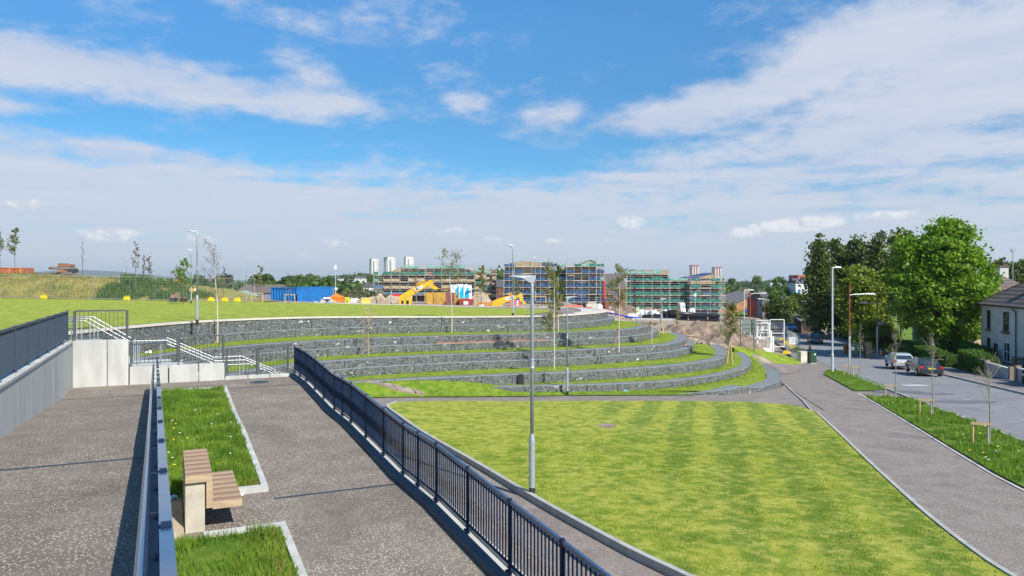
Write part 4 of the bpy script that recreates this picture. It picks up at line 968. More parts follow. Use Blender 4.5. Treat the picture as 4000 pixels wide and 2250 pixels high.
def px_tree(px, pyb, pyt, zf, lab, cr=.6, trunk_f=.35, leaf=.07, n=400, mat=LEAF_YNG, sd=1, **k):
    x, y = hit(px, pyb, zf); z = zf(x, y) if callable(zf) else zf
    return young_tree(lab, x, y, z, Z(pyt, y) - z, cr, trunk_f, leaf * .75, int(n * .7), mat, sd, **k)
px_tree(548, 861, 606, 1.93, 'tall leaning birch with pale stem and sparse catkins by the top gabion wall', 1.1, .42, .07, 330, LEAF_DRY, 61, bark=BIRCH, lean=-.06, r=.05, nb=18)
px_tree(1137, 837, 627, 1.93, 'birch with pale stem and wind-blown crown leaning left, on the first grass terrace', 1.25, .5, .13, 420, LEAF_OLV, 62, bark=BIRCH, lean=-.05, r=.045, nb=16, up=.5)
px_tree(927, 893, 765, .93, 'bare vase-shaped young tree tied to a stake on the second grass terrace', .62, .5, .05, 0, LEAF_DRY, 63, nb=16, r=.035, bark=M('tan_bark', (.42, .31, .2), .9))
px_tree(1394, 925, 655, -.08, 'pale-stemmed birch on the third grass terrace, leaves tumbling to the left', 1.0, .32, .15, 800, LEAF_OLV, 64, bark=BIRCH, lean=.0, r=.05, nb=18, up=.3)
px_tree(1404, 832, 668, 1.93, 'leafy birch with two stakes right of the tall foreground lamp head', .85, .25, .14, 900, LEAF_YNG, 65, bark=BIRCH, r=.045, nb=16)
px_tree(1557, 881, 668, .93, 'slender birch with dark leafy top on the second terrace before the gap between scaffoldings', 1.0, .42, .15, 650, LEAF_OLV, 66, bark=BIRCH, r=.045, nb=16, lean=.015)
px_tree(1640, 862, 742, .93, 'thin bare young tree tied to a leaning stake beside the plank crosspiece', .4, .5, .05, 0, LEAF_DRY, 67, bark=BIRCH, nb=8, r=.035)
px_tree(1666, 838, 740, .93, 'very thin sapling with two stakes at the back of the second grass end', .35, .5, .06, 60, LEAF_DRY, 68, nb=8, r=.03, bark=BIRCH)
px_tree(1702, 838, 762, .5, 'short leafy sapling on the rim of the bare earth', .6, .2, .1, 260, LEAF_OLV, 69, nb=10, r=.03)
px_tree(1600, 818, 738, 1.95, 'thin sapling beside the first terrace end in front of the green scaffolding', .45, .3, .08, 150, LEAF_OLV, 70, nb=8, r=.03)
px_tree(1837, 913, 765, -.68, 'full leafy young tree with crossed stakes on the fourth grass terrace', .95, .38, .14, 1500, LEAF_OLV, 71, nb=22, r=.04, bark=M('tan_bark', (.42, .31, .2), .9), up=1.1)
# row on the upper ground, left
for px, pyb, pyt, d, cr, n, mat, lab, sd, k in [
    (37, 690, 573, 96, .9, 520, LEAF_YNG, 'leafy young tree in a timber frame at the far left', 81, {}), (0, 690, 580, 98, .8, 380, LEAF_YNG, 'young tree cut off by the left edge of the picture', 82, {}),
    (208, 700, 597, 100, .45, 0, LEAF_DRY, 'bare young tree right of the stacked slabs', 83, {}), (341, 724, 607, 88, .55, 150, LEAF_DRY, 'tall thin nearly bare tree left of a pair', 84, {}), (362, 722, 640, 92, .35, 110, LEAF_DRY, 'thin sapling in the middle between two bare trees', 85, {}), (376, 722, 643, 94, .5, 120, LEAF_DRY, 'bare young tree at the right of the group of three', 86, {}),
    (462, 764, 651, 74, .8, 420, LEAF_LIME, 'bright green young tree left of the two lamps', 87, {}), (447, 762, 672, 80, .8, 160, LEAF_DRY, 'sparse young tree behind the bright green one', 88, {}), (562, 768, 668, 86, .4, 60, LEAF_DRY, 'spindly sapling right of the tall birch', 89, {}),
    (655, 766, 667, 84, .6, 200, LEAF_OLV, 'young tree with a leaning crown in a timber frame left of the blue containers', 90, {}), (640, 766, 690, 86, .5, 40, LEAF_DRY, 'low bare sapling left of the framed young tree', 91, {}), (728, 766, 688, 82, .7, 0, LEAF_DRY, 'bare sapling in front of the blue containers', 92, {}),
    (1046, 770, 690, 88, .4, 40, LEAF_OLV, 'thin sapling beside the yellow excavator arm', 93, {}), (1210, 776, 667, 82, .55, 520, LEAF_OLV, 'narrow leafy young tree in a timber frame right of the white tarpaulin', 94, {}), (1300, 778, 700, 80, .4, 200, LEAF_OLV, 'leafy sapling in a timber frame before the second yellow arm', 95, {}),
    (1222, 766, 700, 110, .4, 40, LEAF_OLV, 'faint sapling behind the framed tree by the tarpaulin', 96, {}), (1340, 772, 690, 96, .6, 260, LEAF_OLV, 'leafy young tree beside the head of the foreground lamp', 97, {})]:
    young_tree(lab, X(px, d), d, Z(pyb, d), Z(pyt, d) - Z(pyb, d), cr, .38 if n else .3, .12, n, mat, sd, nb=14, r=.04, **k)
# street trees with their stake frames on the verge
SR_ = [(2490, 1118, 905, 'bare street tree nearest the viewer on the roadside verge', .9), (2346, 1046, 842, 'bare street tree second from the right on the verge', .8), (2254, 1003, 828, 'bare street tree behind the silver car, third from the right on the verge', .8), (2164, 950, 820, 'thin bare street tree on the small verge', .5), (2140, 944, 820, 'sapling next to the rusty pole on the small verge', .35)]
def stake_frame(x, y, z, h, w, label, az=0, name='tree_stakes', mats=(WOODL, WOODL), r=.04):
    t = thing(name, label, 'tree stakes', (x, y, z), az, 'timber stakes holding the young trees')
    for sx in (-1, 1): MB().tube([(sx * w / 2, 0, -.1), (sx * w / 2, 0, h)], r, 8).build('stake', mats[(sx + 1) // 2], t)
    MB().box((0, .0 - r - .012, h - .06), (w + .15, .02, .09)).build('crossbar', mats[0], t); return t
for i, (px, pyb, pyt, lab, cr) in enumerate(SR_):
    px_tree(px, pyb, pyt, low, lab, cr, .45, .05, 0, LEAF_DRY, 100 + i, nb=13, r=.033, bark=M('street_bark', (.33, .30, .20), .9, (.2, .18, .12), 6), up=1.6)
    if i < 5:
        x, y = G(px, pyb); stake_frame(x - .28, y + .12, low(x, y), .82 if i < 3 else .9, .5 if i < 3 else .4, ['timber stake pair round the nearest street tree', 'timber stake pair round the second street tree', 'timber stake pair round the third street tree behind the silver car', 'timber stake pair on the small verge', 'timber stake pair beside the rusty pole'][i], rad(-20), mats=(WOODL, M('grey_stake', (.4, .38, .33), .8)))
for px, pyt, pyb, d, w, lab in [(1210, 742, 775, 81.5, 1.25, 'tall timber frame round the narrow leafy tree right of the tarpaulin'), (1300, 743, 778, 79.6, 1.25, 'tall timber frame before the second yellow arm'), (1357, 744, 780, 79, 1.35, 'tall timber frame right of the foreground lamp column'), (729, 740, 767, 82.4, 1.1, 'grey timber frame in front of the blue containers'), (647, 737, 767, 84, 1.25, 'timber frame round the young tree left of the containers'), (37, 672, 700, 95.5, 1.4, 'timber frame round the leafy tree at the far left')]:
    stake_frame(X(px, d), d, Z(pyb, d), Z(pyt, d) - Z(pyb, d), w, lab, 0, mats=(WOODL, WOODL), r=.055)
def lean_stake(px, pyb, zf, h, dx, lab, n=1):
    x, y = hit(px, pyb, zf); z = zf if not callable(zf) else zf(x, y); t = thing('tree_stake', lab, 'tree stake', (x, y, z), 0, 'timber stakes holding the young trees')
    for k in range(n): MB().tube([(dx * (1, -.6)[k], -.1, -.1), (.02, -.05, h)], .05, 8).build('stake', WOODD if n == 1 else WOODL, t)
    MB().box((.0, -.04, h - .1), (.16, .12, .05)).build('tie', BLACK, t)
lean_stake(925, 894, .93, 1.75, -.35, 'leaning brown stake tied to the bare vase-shaped tree'); lean_stake(1402, 832, 1.93, 1.5, -.35, 'leaning brown stake tied to the leafy birch right of the foreground lamp'); lean_stake(1554, 881, .93, 1.6, -.55, 'leaning brown stake tied to the slender birch on the second terrace')
lean_stake(1637, 862, .93, 1.75, -.75, 'long leaning brown stake tied to the thin tree by the second wall end'); lean_stake(1664, 839, .93, 1.3, -.25, 'pair of stakes at the very thin sapling', 2); lean_stake(1836, 914, -.68, 1.95, -.3, 'crossed stakes at the full leafy tree on the fourth terrace', 2)
x, y = hit(1640, 862, .93); tag(MB().box((x - .1, y, Z(812, y)), (1.1, .1, .12), .1).box((x - .15, y + .3, Z(815, y) - .03), (1.3, .1, .1), -.05).build('timber_planks', WOODD), 'two short brown planks fixed crosswise at the thin tree by the second wall end', 'planks')

x = X(1311, 46.2); tag(MB().cbox(x - .17, x + .17, 46.62, 46.75, -.72, -.06).build('drain_flap', BLACK), 'black vertical flap standing against the fourth gabion wall', 'flap')
x, y = hit(373, 889, 1.92); tag(MB().box((x, y, 1.98), (.35, .2, .1), .4).box((x + .1, y, 2.05), (.15, .12, .1), .9).build('white_rag', WHITE, None, bevel=.03), 'crumpled white litter on the first grass terrace behind the steps', 'litter')
x, y = G(1572, 988); tag(MB().box((x, y, low(x, y) + .12), (.3, .12, .12), .3).box((x + .12, y, low(x, y) + .1), (.12, .14, .14), .3).build('drinks_bottle', M('bottle_blue', (.2, .5, .7), .3), None, bevel=.03), 'pale blue bottle lying in the grass at the foot of the terraces', 'litter')
x, y = G(2300, 969); struct(sheet('paint_spill', blobpoly(x, y, .95, .42, 4, amp=.7), lo2, .0, M('spilt_paint', (.7, .68, .66), .8), 5)); x, y = G(2470, 1000)
TAR = M('tar_patch', (.11, .11, .115), .9, (.15, .15, .155), 3, .2)
for px, py, a, b in ((2260, 985, 1.6, 1.1), (2430, 1010, 1.9, .8), (2350, 990, 1.3, .7)):
    x, y = G(px, py); struct(sheet('tar_patch', blobpoly(x, y, a, b, px), lo2, -.012, TAR, 5))

lp = [p for p in LKs + LTs + PLs if 8 < p[1] < 60]
stuff(blades('lawn_blades', [p for p in scatter(lp, 62000, low, 15, 30.)], .018, .05, .007, leafmat('lawn_blade', (.12, .24, .012), (.42, .47, .06), 1.2, .25), 16, .9), 'short mown blades of the large lawn', 'grass')
# ================================================================ CONSTRUCTION SITE
NETB = M('blue_debris_net', (.006, .035, .10), .7, (.018, .095, .24), 2.2); NETG = M('green_debris_net', (.006, .08, .062), .7, (.02, .22, .165), 2.2); NETP = M('pale_green_net', (.10, .33, .27), .7, (.26, .38, .32), 1)
NETT = M('tan_debris_net', (.46, .37, .23), .8, (.36, .28, .17), .8, .3); DECK = M('scaffold_boards', (.52, .44, .36), .8, (.42, .35, .28), 1); POLE = M('scaffold_tube', (.48, .49, .45), .5, (.38, .4, .36), 1, metal=.3)
OSB = M('sheathing_board', (.36, .27, .155), .8, (.27, .20, .11), .5, .2); NETS = M('slate_blue_net', (.07, .14, .28), .7, (.1, .18, .32), 1)
def px_rect_wall(m, d, x0, x1, y0, y1, th=.3): m.cbox(X(x0, d), X(x1, d), d, d + th, Z(y1, d), Z(y0, d))
def building(name, label, blocks, d, wmat, wins, roofs, cat='building'):
    """blocks: (px0,px1,pyTop,pyBase,setback,depth)"""
    cx = X((blocks[0][0] + blocks[-1][1]) / 2, d); t = thing(name, label, cat, (cx, d, Z(blocks[0][3], d)), 0, 'unfinished flats wrapped in scaffolding')
    inv = Matrix.Translation(t.location).inverted()
    def fx(o): o.parent = t; o.matrix_parent_inverse = inv; return o
    for x0, x1, yt, yb_, sb, dp in blocks:
        fx(MB().cbox(X(x0, d), X(x1, d), d + sb, d + sb + dp, Z(yb_, d), Z(yt, d)).build('wall', wmat))
    for x0, x1, y0, y1, sb, kind in wins:
        f = fx(MB().cbox(X(x0, d), X(x1, d), d + sb - .06, d + sb - .004, Z(y1, d), Z(y0, d)).build('window' if kind != 'board' else 'panel', {'g': DARKG, 'b': NETS, 'board': REDP, 'd': BLACK, 'w': WHITE, 'o': OSB}[kind if kind != 'board' else 'board']))
    for poly, mat, sb, dp in roofs:
        P = [(X(a, d), Z(b, d)) for a, b in poly]; n = len(P)
        vs = [(a, d + sb, b) for a, b in P] + [(a, d + sb + dp, b) for a, b in P]
        fx(MB().add(vs, [tuple(range(n)), tuple(range(n, 2 * n))[::-1]] + [(i, n + i, n + (i + 1) % n, (i + 1) % n) for i in range(n)]).build('roof', mat))
    return t
def scaffold(label, runs, d, sd=5):
    """runs: (px0,px1,[deck py...],topPole py, base py, netmats per deck, front offset)"""
    rg = random.Random(sd); t = thing('scaffolding', label, 'scaffolding', (X(runs[0][0], d), d - 1.6, Z(runs[0][4], d)), 0, 'scaffoldings round the unfinished flats'); inv = Matrix.Translation(t.location).inverted()
    def fx(o): o.parent = t; o.matrix_parent_inverse = inv; return o
    pm = MB()
    for x0, x1, decks, ptop, base, nets, fo in runs:
        a, b = X(x0, d), X(x1, d); y = d - 1.5 + fo; n = max(2, round((b - a) / 2.2))
        for i in range(n + 1):
            xx = a + (b - a) * i / n
            for yy in (y - .05, y + 1.2):
                top = Z(ptop, d) - rg.uniform(0, 2.2) * (rg.random() < .8)
                pm.tube([(xx, yy, Z(base, d)), (xx + rg.uniform(-.05, .05), yy, top)], .05, 5)
        for k in range(n // 3):
            i = rg.randint(0, n - 2); j = rg.randint(0, len(decks) - 2) if len(decks) > 1 else 0
            xx = a + (b - a) * i / n; xe = a + (b - a) * (i + 1) / n
            pm.tube([(xx, y - .1, Z(decks[min(j + 1, len(decks) - 1)], d)), (xe, y - .1, Z(decks[j], d))], .04, 4)
        for j, dk in enumerate(decks):
            z = Z(dk, d); fx(MB().cbox(a - .3, b + .3, y, y + 1.15, z - .22, z).build('deck', DECK))
            for hz in (.55, 1.05): pm.tube([(a - .3, y - .08, z + hz), (b + .3, y - .08, z + hz)], .035, 4)
            nm = nets[j]
            if nm is None: continue
            if not isinstance(nm, (list, tuple)): nm = (nm,)
            mats = {}
            for i in range(n):
                if rg.random() < .14: continue
                mm = nm[(i * 3 + j) % len(nm)] if len(nm) > 1 else nm[0]
                xa, xb = a + (b - a) * i / n + .08, a + (b - a) * (i + 1) / n - .08; m = mats.setdefault(mm.name, (MB(), mm))[0]
                h = .76 * rg.uniform(.7, 1.15); sg = rg.uniform(-.12, .05)
                K = 4; o = len(m.v)
                for q in range(K + 1):
                    xx = xa + (xb - xa) * q / K; w = .06 * math.sin(q * 2.1 + i)
                    m.v += [(xx, y - .14 + w, z + .03), (xx, y - .12 - w, z + h + sg * math.sin(math.pi * q / K)), (xx, y - .11 + w, z + .03), (xx, y - .09 - w, z + h + sg * math.sin(math.pi * q / K))]
                for q in range(K):
                    m.f += [(o + 4 * q, o + 4 * q + 4, o + 4 * q + 5, o + 4 * q + 1), (o + 4 * q + 2, o + 4 * q + 3, o + 4 * q + 7, o + 4 * q + 6), (o + 4 * q + 1, o + 4 * q + 5, o + 4 * q + 7, o + 4 * q + 3)]
            for m, mm in mats.values(): fx(m.build('netting', mm))
    fx(pm.build('poles', POLE)); return t
# block A, brown, at the left
dA = 205
wA = []
for row in ((694, 705), (711, 721), (728, 737), (743, 757)):
    for k, (a, w) in enumerate([(950, 5), (1003, 8), (1016, 14), (1042, 12), (1062, 12), (1083, 8), (1105, 12), (1128, 10), (1150, 10), (1170, 10), (1200, 6), (1215, 7), (1232, 6)]): wA.append((a, a + w, row[0], row[1], 0, 'gbdg'[(k + row[0]) % 4]))
building('unfinished_flats', 'long brown unfinished block of flats at the left of the building site', [(962, 1190, 688, 790, 0, 11), (1190, 1246, 680, 790, 1.5, 10)], dA, BRICKB, wA,
         [([(966, 690), (1008, 672), (1046, 674), (1046, 690)], OSB, .4, 10), ([(1046, 690), (1046, 676), (1100, 673), (1180, 678), (1190, 690)], M('brown_roof_felt', (.30, .23, .16), .9, (.22, .16, .11), .6), .4, 10), ([(1092, 682), (1102, 678), (1136, 676), (1136, 686)], DARKG, .1, .3), ([(1190, 682), (1200, 676), (1240, 678), (1246, 684)], OSB, 1.6, 9)])
scaffold('tan and green netted scaffolding on the long brown block at the left', [
    (943, 966, [691, 708, 724.7, 740.5], 676, 792, [NETG, (NETT, NETP), NETS, NETS], 0), (966, 1195, [691, 708, 724.7, 740.5], 676, 792, [(NETG, NETG, NETP), NETT, NETT, NETS], 0), (1015, 1190, [675], 660, 691, [(NETP, NETG, NETP)], 1.2),
    (1195, 1222, [683, 699, 713, 727, 741, 757], 668, 792, [NETP, NETT, NETG, (NETG, NETT), NETT, NETG], .5), (1222, 1248, [688, 702, 716, 730, 744, 758], 670, 792, [NETP, NETT, NETT, NETG, NETT, NETG], 1.6)], dA, 3)
# block B, blue
dB = 200
decksB = [670, 687, 704.5, 721.7, 739, 757.7]
wB = []
for i, (a, b) in enumerate(zip(decksB[1:], decksB[2:] + [775])):
    for k, x in enumerate([1272, 1284, 1300, 1322, 1342, 1362]): wB.append((x, x + 8, a + 3, b - 5, 0, 'gdb'[(i + k) % 3]))
    wB.append((1388, 1400, a + 3, b - 5, 2.5, 'd')); wB.append((1430, 1445, a + 2, b - 7, -.5, 'o' if i == 0 else 'g')); wB.append((1453, 1472, a + 3, b - 6, -.5, 'gb'[i % 2])); wB.append((1480, 1494, a + 3, b - 6, -.5, 'd'))
for y0 in (714, 731.5): wB.append((1427, 1444, y0, y0 + 8, -1.0, 'board'))
building('unfinished_flats', 'tall dark unfinished block in the middle with blue-netted lifts and a timber gable', [(1270, 1381, 672, 790, 0, 10), (1381, 1426, 682, 790, 2.5, 8), (1426, 1498, 672, 790, -.5, 12), (1498, 1517, 676, 790, 1.5, 9)], dB, M('dark_site_brick', (.085, .055, .05), .85, (.05, .045, .06), .6), wB,
         [([(1294, 670), (1296, 660), (1312, 656), (1340, 658.5), (1364, 660), (1366, 670)], OSB, .2, 9), ([(1366, 672), (1364, 660), (1378, 659), (1386, 672)], M('navy_membrane', (.03, .06, .16), .7), 0, 9),
          ([(1426, 676), (1447, 667.5), (1484.6, 654), (1497, 659), (1497, 676)], M('pale_green_sheathing', (.42, .40, .24), .8, (.35, .33, .18), .4), -.5, 12), ([(1436, 672.5), (1484.6, 652.8), (1500, 659), (1500, 660.2), (1484.6, 654.2), (1437, 674)], M('grey_membrane', (.3, .32, .35), .7), -.8, 12.6),
          ([(1294, 688), (1294, 674), (1364, 674), (1364, 688)], OSB, -.1, .2), ([(1400, 680), (1426, 674), (1444, 672), (1444, 682)], OSB, -1.1, .3)])
scaffold('blue netted scaffolding on the tall dark block in the middle of the site', [
    (1268, 1294, decksB, 642, 790, [NETB] * 6, 0), (1294, 1381, decksB, 644, 790, [None] + [NETB] * 5, 0), (1381, 1424, decksB[:], 646, 790, [(NETB, NETP)] + [NETB] * 5, 1.5), (1424, 1498, decksB, 640, 790, [(NETP, NETG)] + [NETB] * 5, -.9), (1499, 1519, decksB, 645, 790, [NETG] + [NETB, (NETB, NETP)] + [NETB] * 3, .6)], dB, 4)
# block C, green
dC = 190
decksC = [688.7, 706, 723.5, 742, 759, 776.6, 795]
wC = []
for i, (a, b) in enumerate(zip(decksC[1:], decksC[2:] + [806])):
    for k, x in enumerate([1600, 1612, 1628, 1644, 1660]): wC.append((x, x + 8, a + 3, b - 6, 0, 'gbd'[(i + k) % 3]))
    for k, x in enumerate([1734, 1750, 1764, 1790]): wC.append((x, x + 10, a + 3, b - 5, -.4, 'dgbd'[(i + k) % 4]))
    wC.append((1692, 1716, a + 2, b - 5, 2.4, 'd'))
for y0, y1 in ((732, 741), (760, 775), (779, 793)): wC.append((1764, 1784, y0, y1, -1.45, 'b'))
building('unfinished_flats', 'dark unfinished block at the right with green-netted lifts', [(1592, 1680, 680, 806, 0, 9), (1680, 1731, 706, 806, 2.4, 7), (1731, 1806, 700, 806, -.4, 10)], dC, M('plum_site_brick', (.12, .07, .06), .85, (.07, .05, .055), .6), wC,
         [([(1594, 688), (1594, 681), (1678, 681), (1678, 688)], OSB, -.15, 1), ([(1596, 681), (1596, 678), (1678, 678), (1678, 681)], M('grey_membrane', (.3, .32, .35), .7), -.2, 8), ([(1700, 706), (1731, 698), (1790, 686), (1794, 689), (1731, 706)], M('navy_membrane', (.03, .06, .16), .7), -.2, 9), ([(1734, 706), (1794, 688), (1794, 706)], OSB, -.3, .4), ([(1736, 717), (1736, 708), (1798, 708), (1798, 717)], OSB, -.55, .15)])
scaffold('green netted scaffolding on the block at the right of the site', [
    (1573, 1594, decksC, 676, 806, [NETP] + [NETG] * 6, 0), (1594, 1682, decksC, 674, 806, [NETP] + [NETG] * 6, 0), (1684, 1730, decksC[1:], 692, 806, [NETP] + [NETG] * 5, 1.2), (1732, 1806, decksC[1:], 678, 806, [NETG] * 6, -1), (1807, 1820, decksC[1:], 684, 806, [NETG, NETG, NETP, NETG, NETP, NETG], .5)], dC, 6)
# red sandstone terrace between the scaffolds, other finished buildings
def simple_block(name, label, x0, x1, y0, yb_, d, dp, wmat, wins, roof=None, rmat=SLATE, cat='building', group=None, over=.3, wm=DARKG, chim=None):
    cx = X((x0 + x1) / 2, d); t = thing(name, label, cat, (cx, d, Z(yb_, d)), 0, group); inv = Matrix.Translation(t.location).inverted()
    def fx(o): o.parent = t; o.matrix_parent_inverse = inv; return o
    fx(MB().cbox(X(x0, d), X(x1, d), d, d + dp, Z(yb_, d), Z(y0, d)).build('wall', wmat))
    for a, b, c, e in wins: fx(MB().cbox(X(a, d), X(b, d), d - .05, d - .003, Z(e, d), Z(c, d)).build('window', wm))
    if roof:
        a, b, zr_, ze = X(x0, d) - over, X(x1, d) + over, Z(roof, d), Z(y0, d)
        m = MB()
        if rmat is None: rm = SLATE
        else: rm = rmat
        m.add([(a, d - over, ze), (b, d - over, ze), (b, d + dp + over, ze), (a, d + dp + over, ze), (a + .2, d + dp / 2, zr_), (b - .2, d + dp / 2, zr_)], [(0, 1, 5, 4), (2, 3, 4, 5), (1, 2, 5), (3, 0, 4), (0, 3, 2, 1)])
        ro = fx(m.build('roof', rm))
        for q in (chim or []):
            c = MB().cbox(X(q, d) - .4, X(q, d) + .4, d + dp / 2 - .4, d + dp / 2 + .4, zr_ - .6, zr_ + .9).build('chimney', BRICKR, ro)
    return t
simple_block('sandstone_house', 'red sandstone house seen in the gap between the brown and the blue scaffolding', 1247, 1268, 723, 785, 235, 9, BRICKR, [(1250, 1253.5, 730, 737), (1255, 1258.5, 741, 752), (1262, 1266, 741, 752), (1261, 1264, 728, 734)], 703, SLATE)
simple_block('sandstone_house', 'red sandstone house between the blue and the green scaffolding', 1521, 1572, 728, 800, 228, 9, BRICKR, [(1526, 1531, 735, 748), (1538, 1543, 735, 748), (1552, 1557, 735, 748), (1562, 1567, 735, 748), (1552, 1557, 757, 768)], 688, M('plum_slate', (.12, .10, .10), .8))
scaffold('low blue netted scaffolding in front of the sandstone house between the two tall blocks', [(1521, 1550, [722, 739, 756], 706, 800, [NETB, NETS, NETB], 0)], 215, 9)
# red rubbish chute
t = thing('rubbish_chute', 'vertical bright red rubbish chute at the right corner of the blue scaffolding', 'rubbish chute', (X(1520, 196), 196, Z(790, 196)))
for k in range(8):
    z0 = (Z(707, 196) - Z(790, 196)) * k / 8; MB().lathe([(.26, z0), (.34, z0 + 1.05)], n=10).build('chute_segment', REDP, t)
# towers
for (x0, xm, x1, y0, lab) in [(927, 935, 945, 651, 'leftmost of the three pale grey tower blocks'), (963, 975, 988, 647, 'middle and widest of the three pale grey tower blocks'), (1015, 1021, 1034.5, 646, 'rightmost of the three pale tower blocks, half hidden by green netting')]:
    d = 1400; t = thing('tower_block', lab, 'tower block', (X(xm, d), d, -12), 0, 'far pale grey tower blocks'); inv = Matrix.Translation(t.location).inverted()
    a, b, c = X(x0, d), X(xm, d), X(x1, d); zt = Z(y0, d)
    TW = M('tower_render', (.62, .60, .58), .8, (.55, .54, .54), .05); TW2 = M('tower_grey', (.42, .43, .45), .8)  # second tone is the darker grey of window bays and roof
    o = MB().prism([(a, d + 9), (b, d), (c, d + 3), (c + 3, d + 14), (a + 4, d + 20)], -12, zt).build('wall', TW, t); o.matrix_parent_inverse = inv
    m = MB()
    for k in (.25, .5, .75):
        xx = a + (b - a) * k; yy = d + 9 - 9 * k; m.cbox(xx - .7, xx + .7, yy - .6, yy + 1, -10, zt - 2)
    for k in (.4, .6):
        xx = b + (c - b) * k; m.cbox(xx - .5, xx + .5, d - .2 + 3 * k, d + 1, -10, zt - 4)
    o = m.build('window_bay', TW2, t); o.matrix_parent_inverse = inv
    o = MB().cbox(a - .5, b + .8, d - 1, d + 12, zt + .05, zt + 1.2).build('roof', TW2, t); o.matrix_parent_inverse = inv
for (x0, x1, y0, lab) in [(1739, 1758, 669, 'left one of the two red and white striped tower blocks'), (1796, 1815, 674, 'right one of the two red and white striped tower blocks')]:
    d = 1100; t = thing('tower_block', lab, 'tower block', (X(x0, d), d, -12), 0, 'far red and white tower blocks'); inv = Matrix.Translation(t.location).inverted()
    a, c = X(x0, d), X(x1, d); zt = Z(y0, d); w = (c - a) / 6
    o = MB().cbox(a, c, d, d + 12, -12, zt).build('wall', M('tower_white', (.6, .58, .56), .8), t); o.matrix_parent_inverse = inv
    for k in (1, 3, 5):
        o = MB().cbox(a + w * (k - .5) - .75, a + w * (k - .5) + .75, d - .3, d - .01, -12, zt - .5).build('red_stripe', M('tower_red', (.28, .10, .09), .8), t); o.matrix_parent_inverse = inv
    o = MB().cbox(a - .3, c + .3, d - .5, d + 12.3, zt + .01, zt + 1.2).build('roof', M('tower_red', (.28, .10, .09), .8), t); o.matrix_parent_inverse = inv

# ---------------------------------------------------------------- site clutter
zS = 2.72
def put(o_or_t, label=None, cat=None, group=None): return tag(o_or_t, label, cat, group)
# blue containers with corrugated sides
def container(name, label, x, y, z, L, W, H, az, mat, group='shipping containers', deep=.09, pitch=.4):
    t = thing(name, label, 'container', (x, y, z), az, group)
    m = MB(); n = int(L / pitch); prof = []
    for k in range(n):
        a = -L / 2 + k * L / n; q = L / n; prof += [(a, 0), (a + q * .3, 0), (a + q * .45, deep), (a + q * .85, deep)]
    prof.append((L / 2, 0)); pr = [(a, -W / 2 + b) for a, b in prof] + [(a, W / 2 - b) for a, b in prof[::-1]]
    m.prism(pr, .12, H - .1); m.build('side_panels', mat, t)
    f = MB()
    for sx in (-1, 1):
        for sy in (-1, 1): f.box((sx * (L / 2 - .04), sy * (W / 2 - .03), H / 2), (.16, .14, H))
    for sy in (-1, 1):
        for z_ in (.06, H - .06): f.box((0, sy * (W / 2 - .02), z_), (L, .1, .12))
    f.build('frame', mat, t); MB().cbox(-L / 2 + .05, L / 2 - .05, -W / 2 + .05, W / 2 - .05, H - .1, H - .04).build('roof', mat, t)
    for sx in (-1, 1):
        dm = MB(); e = sx * L / 2
        for sy in (-1, 1): dm.box((e + sx * .03, sy * W / 4, H / 2), (.06, W / 2 - .08, H - .3))
        d_ = dm.build('door', mat, t)
        for sy in (-.35, .35): MB().tube([(e + sx * .09, sy, .25), (e + sx * .09, sy, H - .2)], .02, 6).build('lock_bar', GALV, d_)
    return t
container('shipping_container', 'deep-ribbed bright blue container at the left of the pair, seen slanted', X(740, 101), 101, Z(768, 101) - .1, 5.6, 2.4, 2.55, rad(-18), BLUEP, pitch=.42, deep=.14)
container('shipping_container', 'smoother bright blue container at the right of the pair', X(792, 98), 98.6, Z(767, 98) - .1, 4.3, 2.4, 2.5, rad(4), BLUEP, pitch=.2, deep=.03)
container('shipping_container', 'rust-orange container on top of the overgrown bank at the far left edge', X(18, 108), 108, 5.2, 6.06, 2.44, 2.6, rad(3), M('rust_orange', (.42, .12, .05), .7, (.32, .09, .04), 1.5), pitch=.4, deep=.08)
# orange tent
x, y = X(847, 97), 97; t = thing('workers_tent', 'bright orange workers tent beside the blue containers', 'tent', (x, y, zS)); ORT = M('tent_orange', (.95, .22, .02), .6, (.85, .17, .02), 2)
MB().cbox(-.82, .82, -.8, .8, 0, 1.0).build('tent_walls', ORT, t); MB().add([(-.9, -.88, .98), (.9, -.88, .98), (.9, .88, .98), (-.9, .88, .98), (-.12, 0, 1.48), (.12, 0, 1.48)], [(0, 1, 5, 4), (1, 2, 5), (2, 3, 4, 5), (3, 0, 4), (0, 3, 2, 1)]).build('tent_roof', ORT, t)
MB().cbox(-.28, -.2, -.82, -.803, .1, .95).cbox(.2, .27, -.82, -.803, .1, .95).build('door_seams', M('tent_seam', (.5, .08, .02), .7), t)
# yellow bin
t = thing('grit_bin', 'yellow bin beside the orange tent', 'bin', (X(874, 95), 95, zS), rad(8)); MB().prism([(-.3, -.3), (.3, -.3), (.3, .3), (-.3, .3)], 0, .95).build('body', M('bin_yellow', (.75, .75, .03), .5), t, bevel=.04); MB().box((0, 0, 1.0), (.7, .7, .09)).build('lid', M('bin_yellow', (.75, .75, .03), .5), t, bevel=.03); MB().box((0, -.31, .55), (.35, .02, .5)).build('front_panel', M('olive', (.3, .3, .02), .6), t)
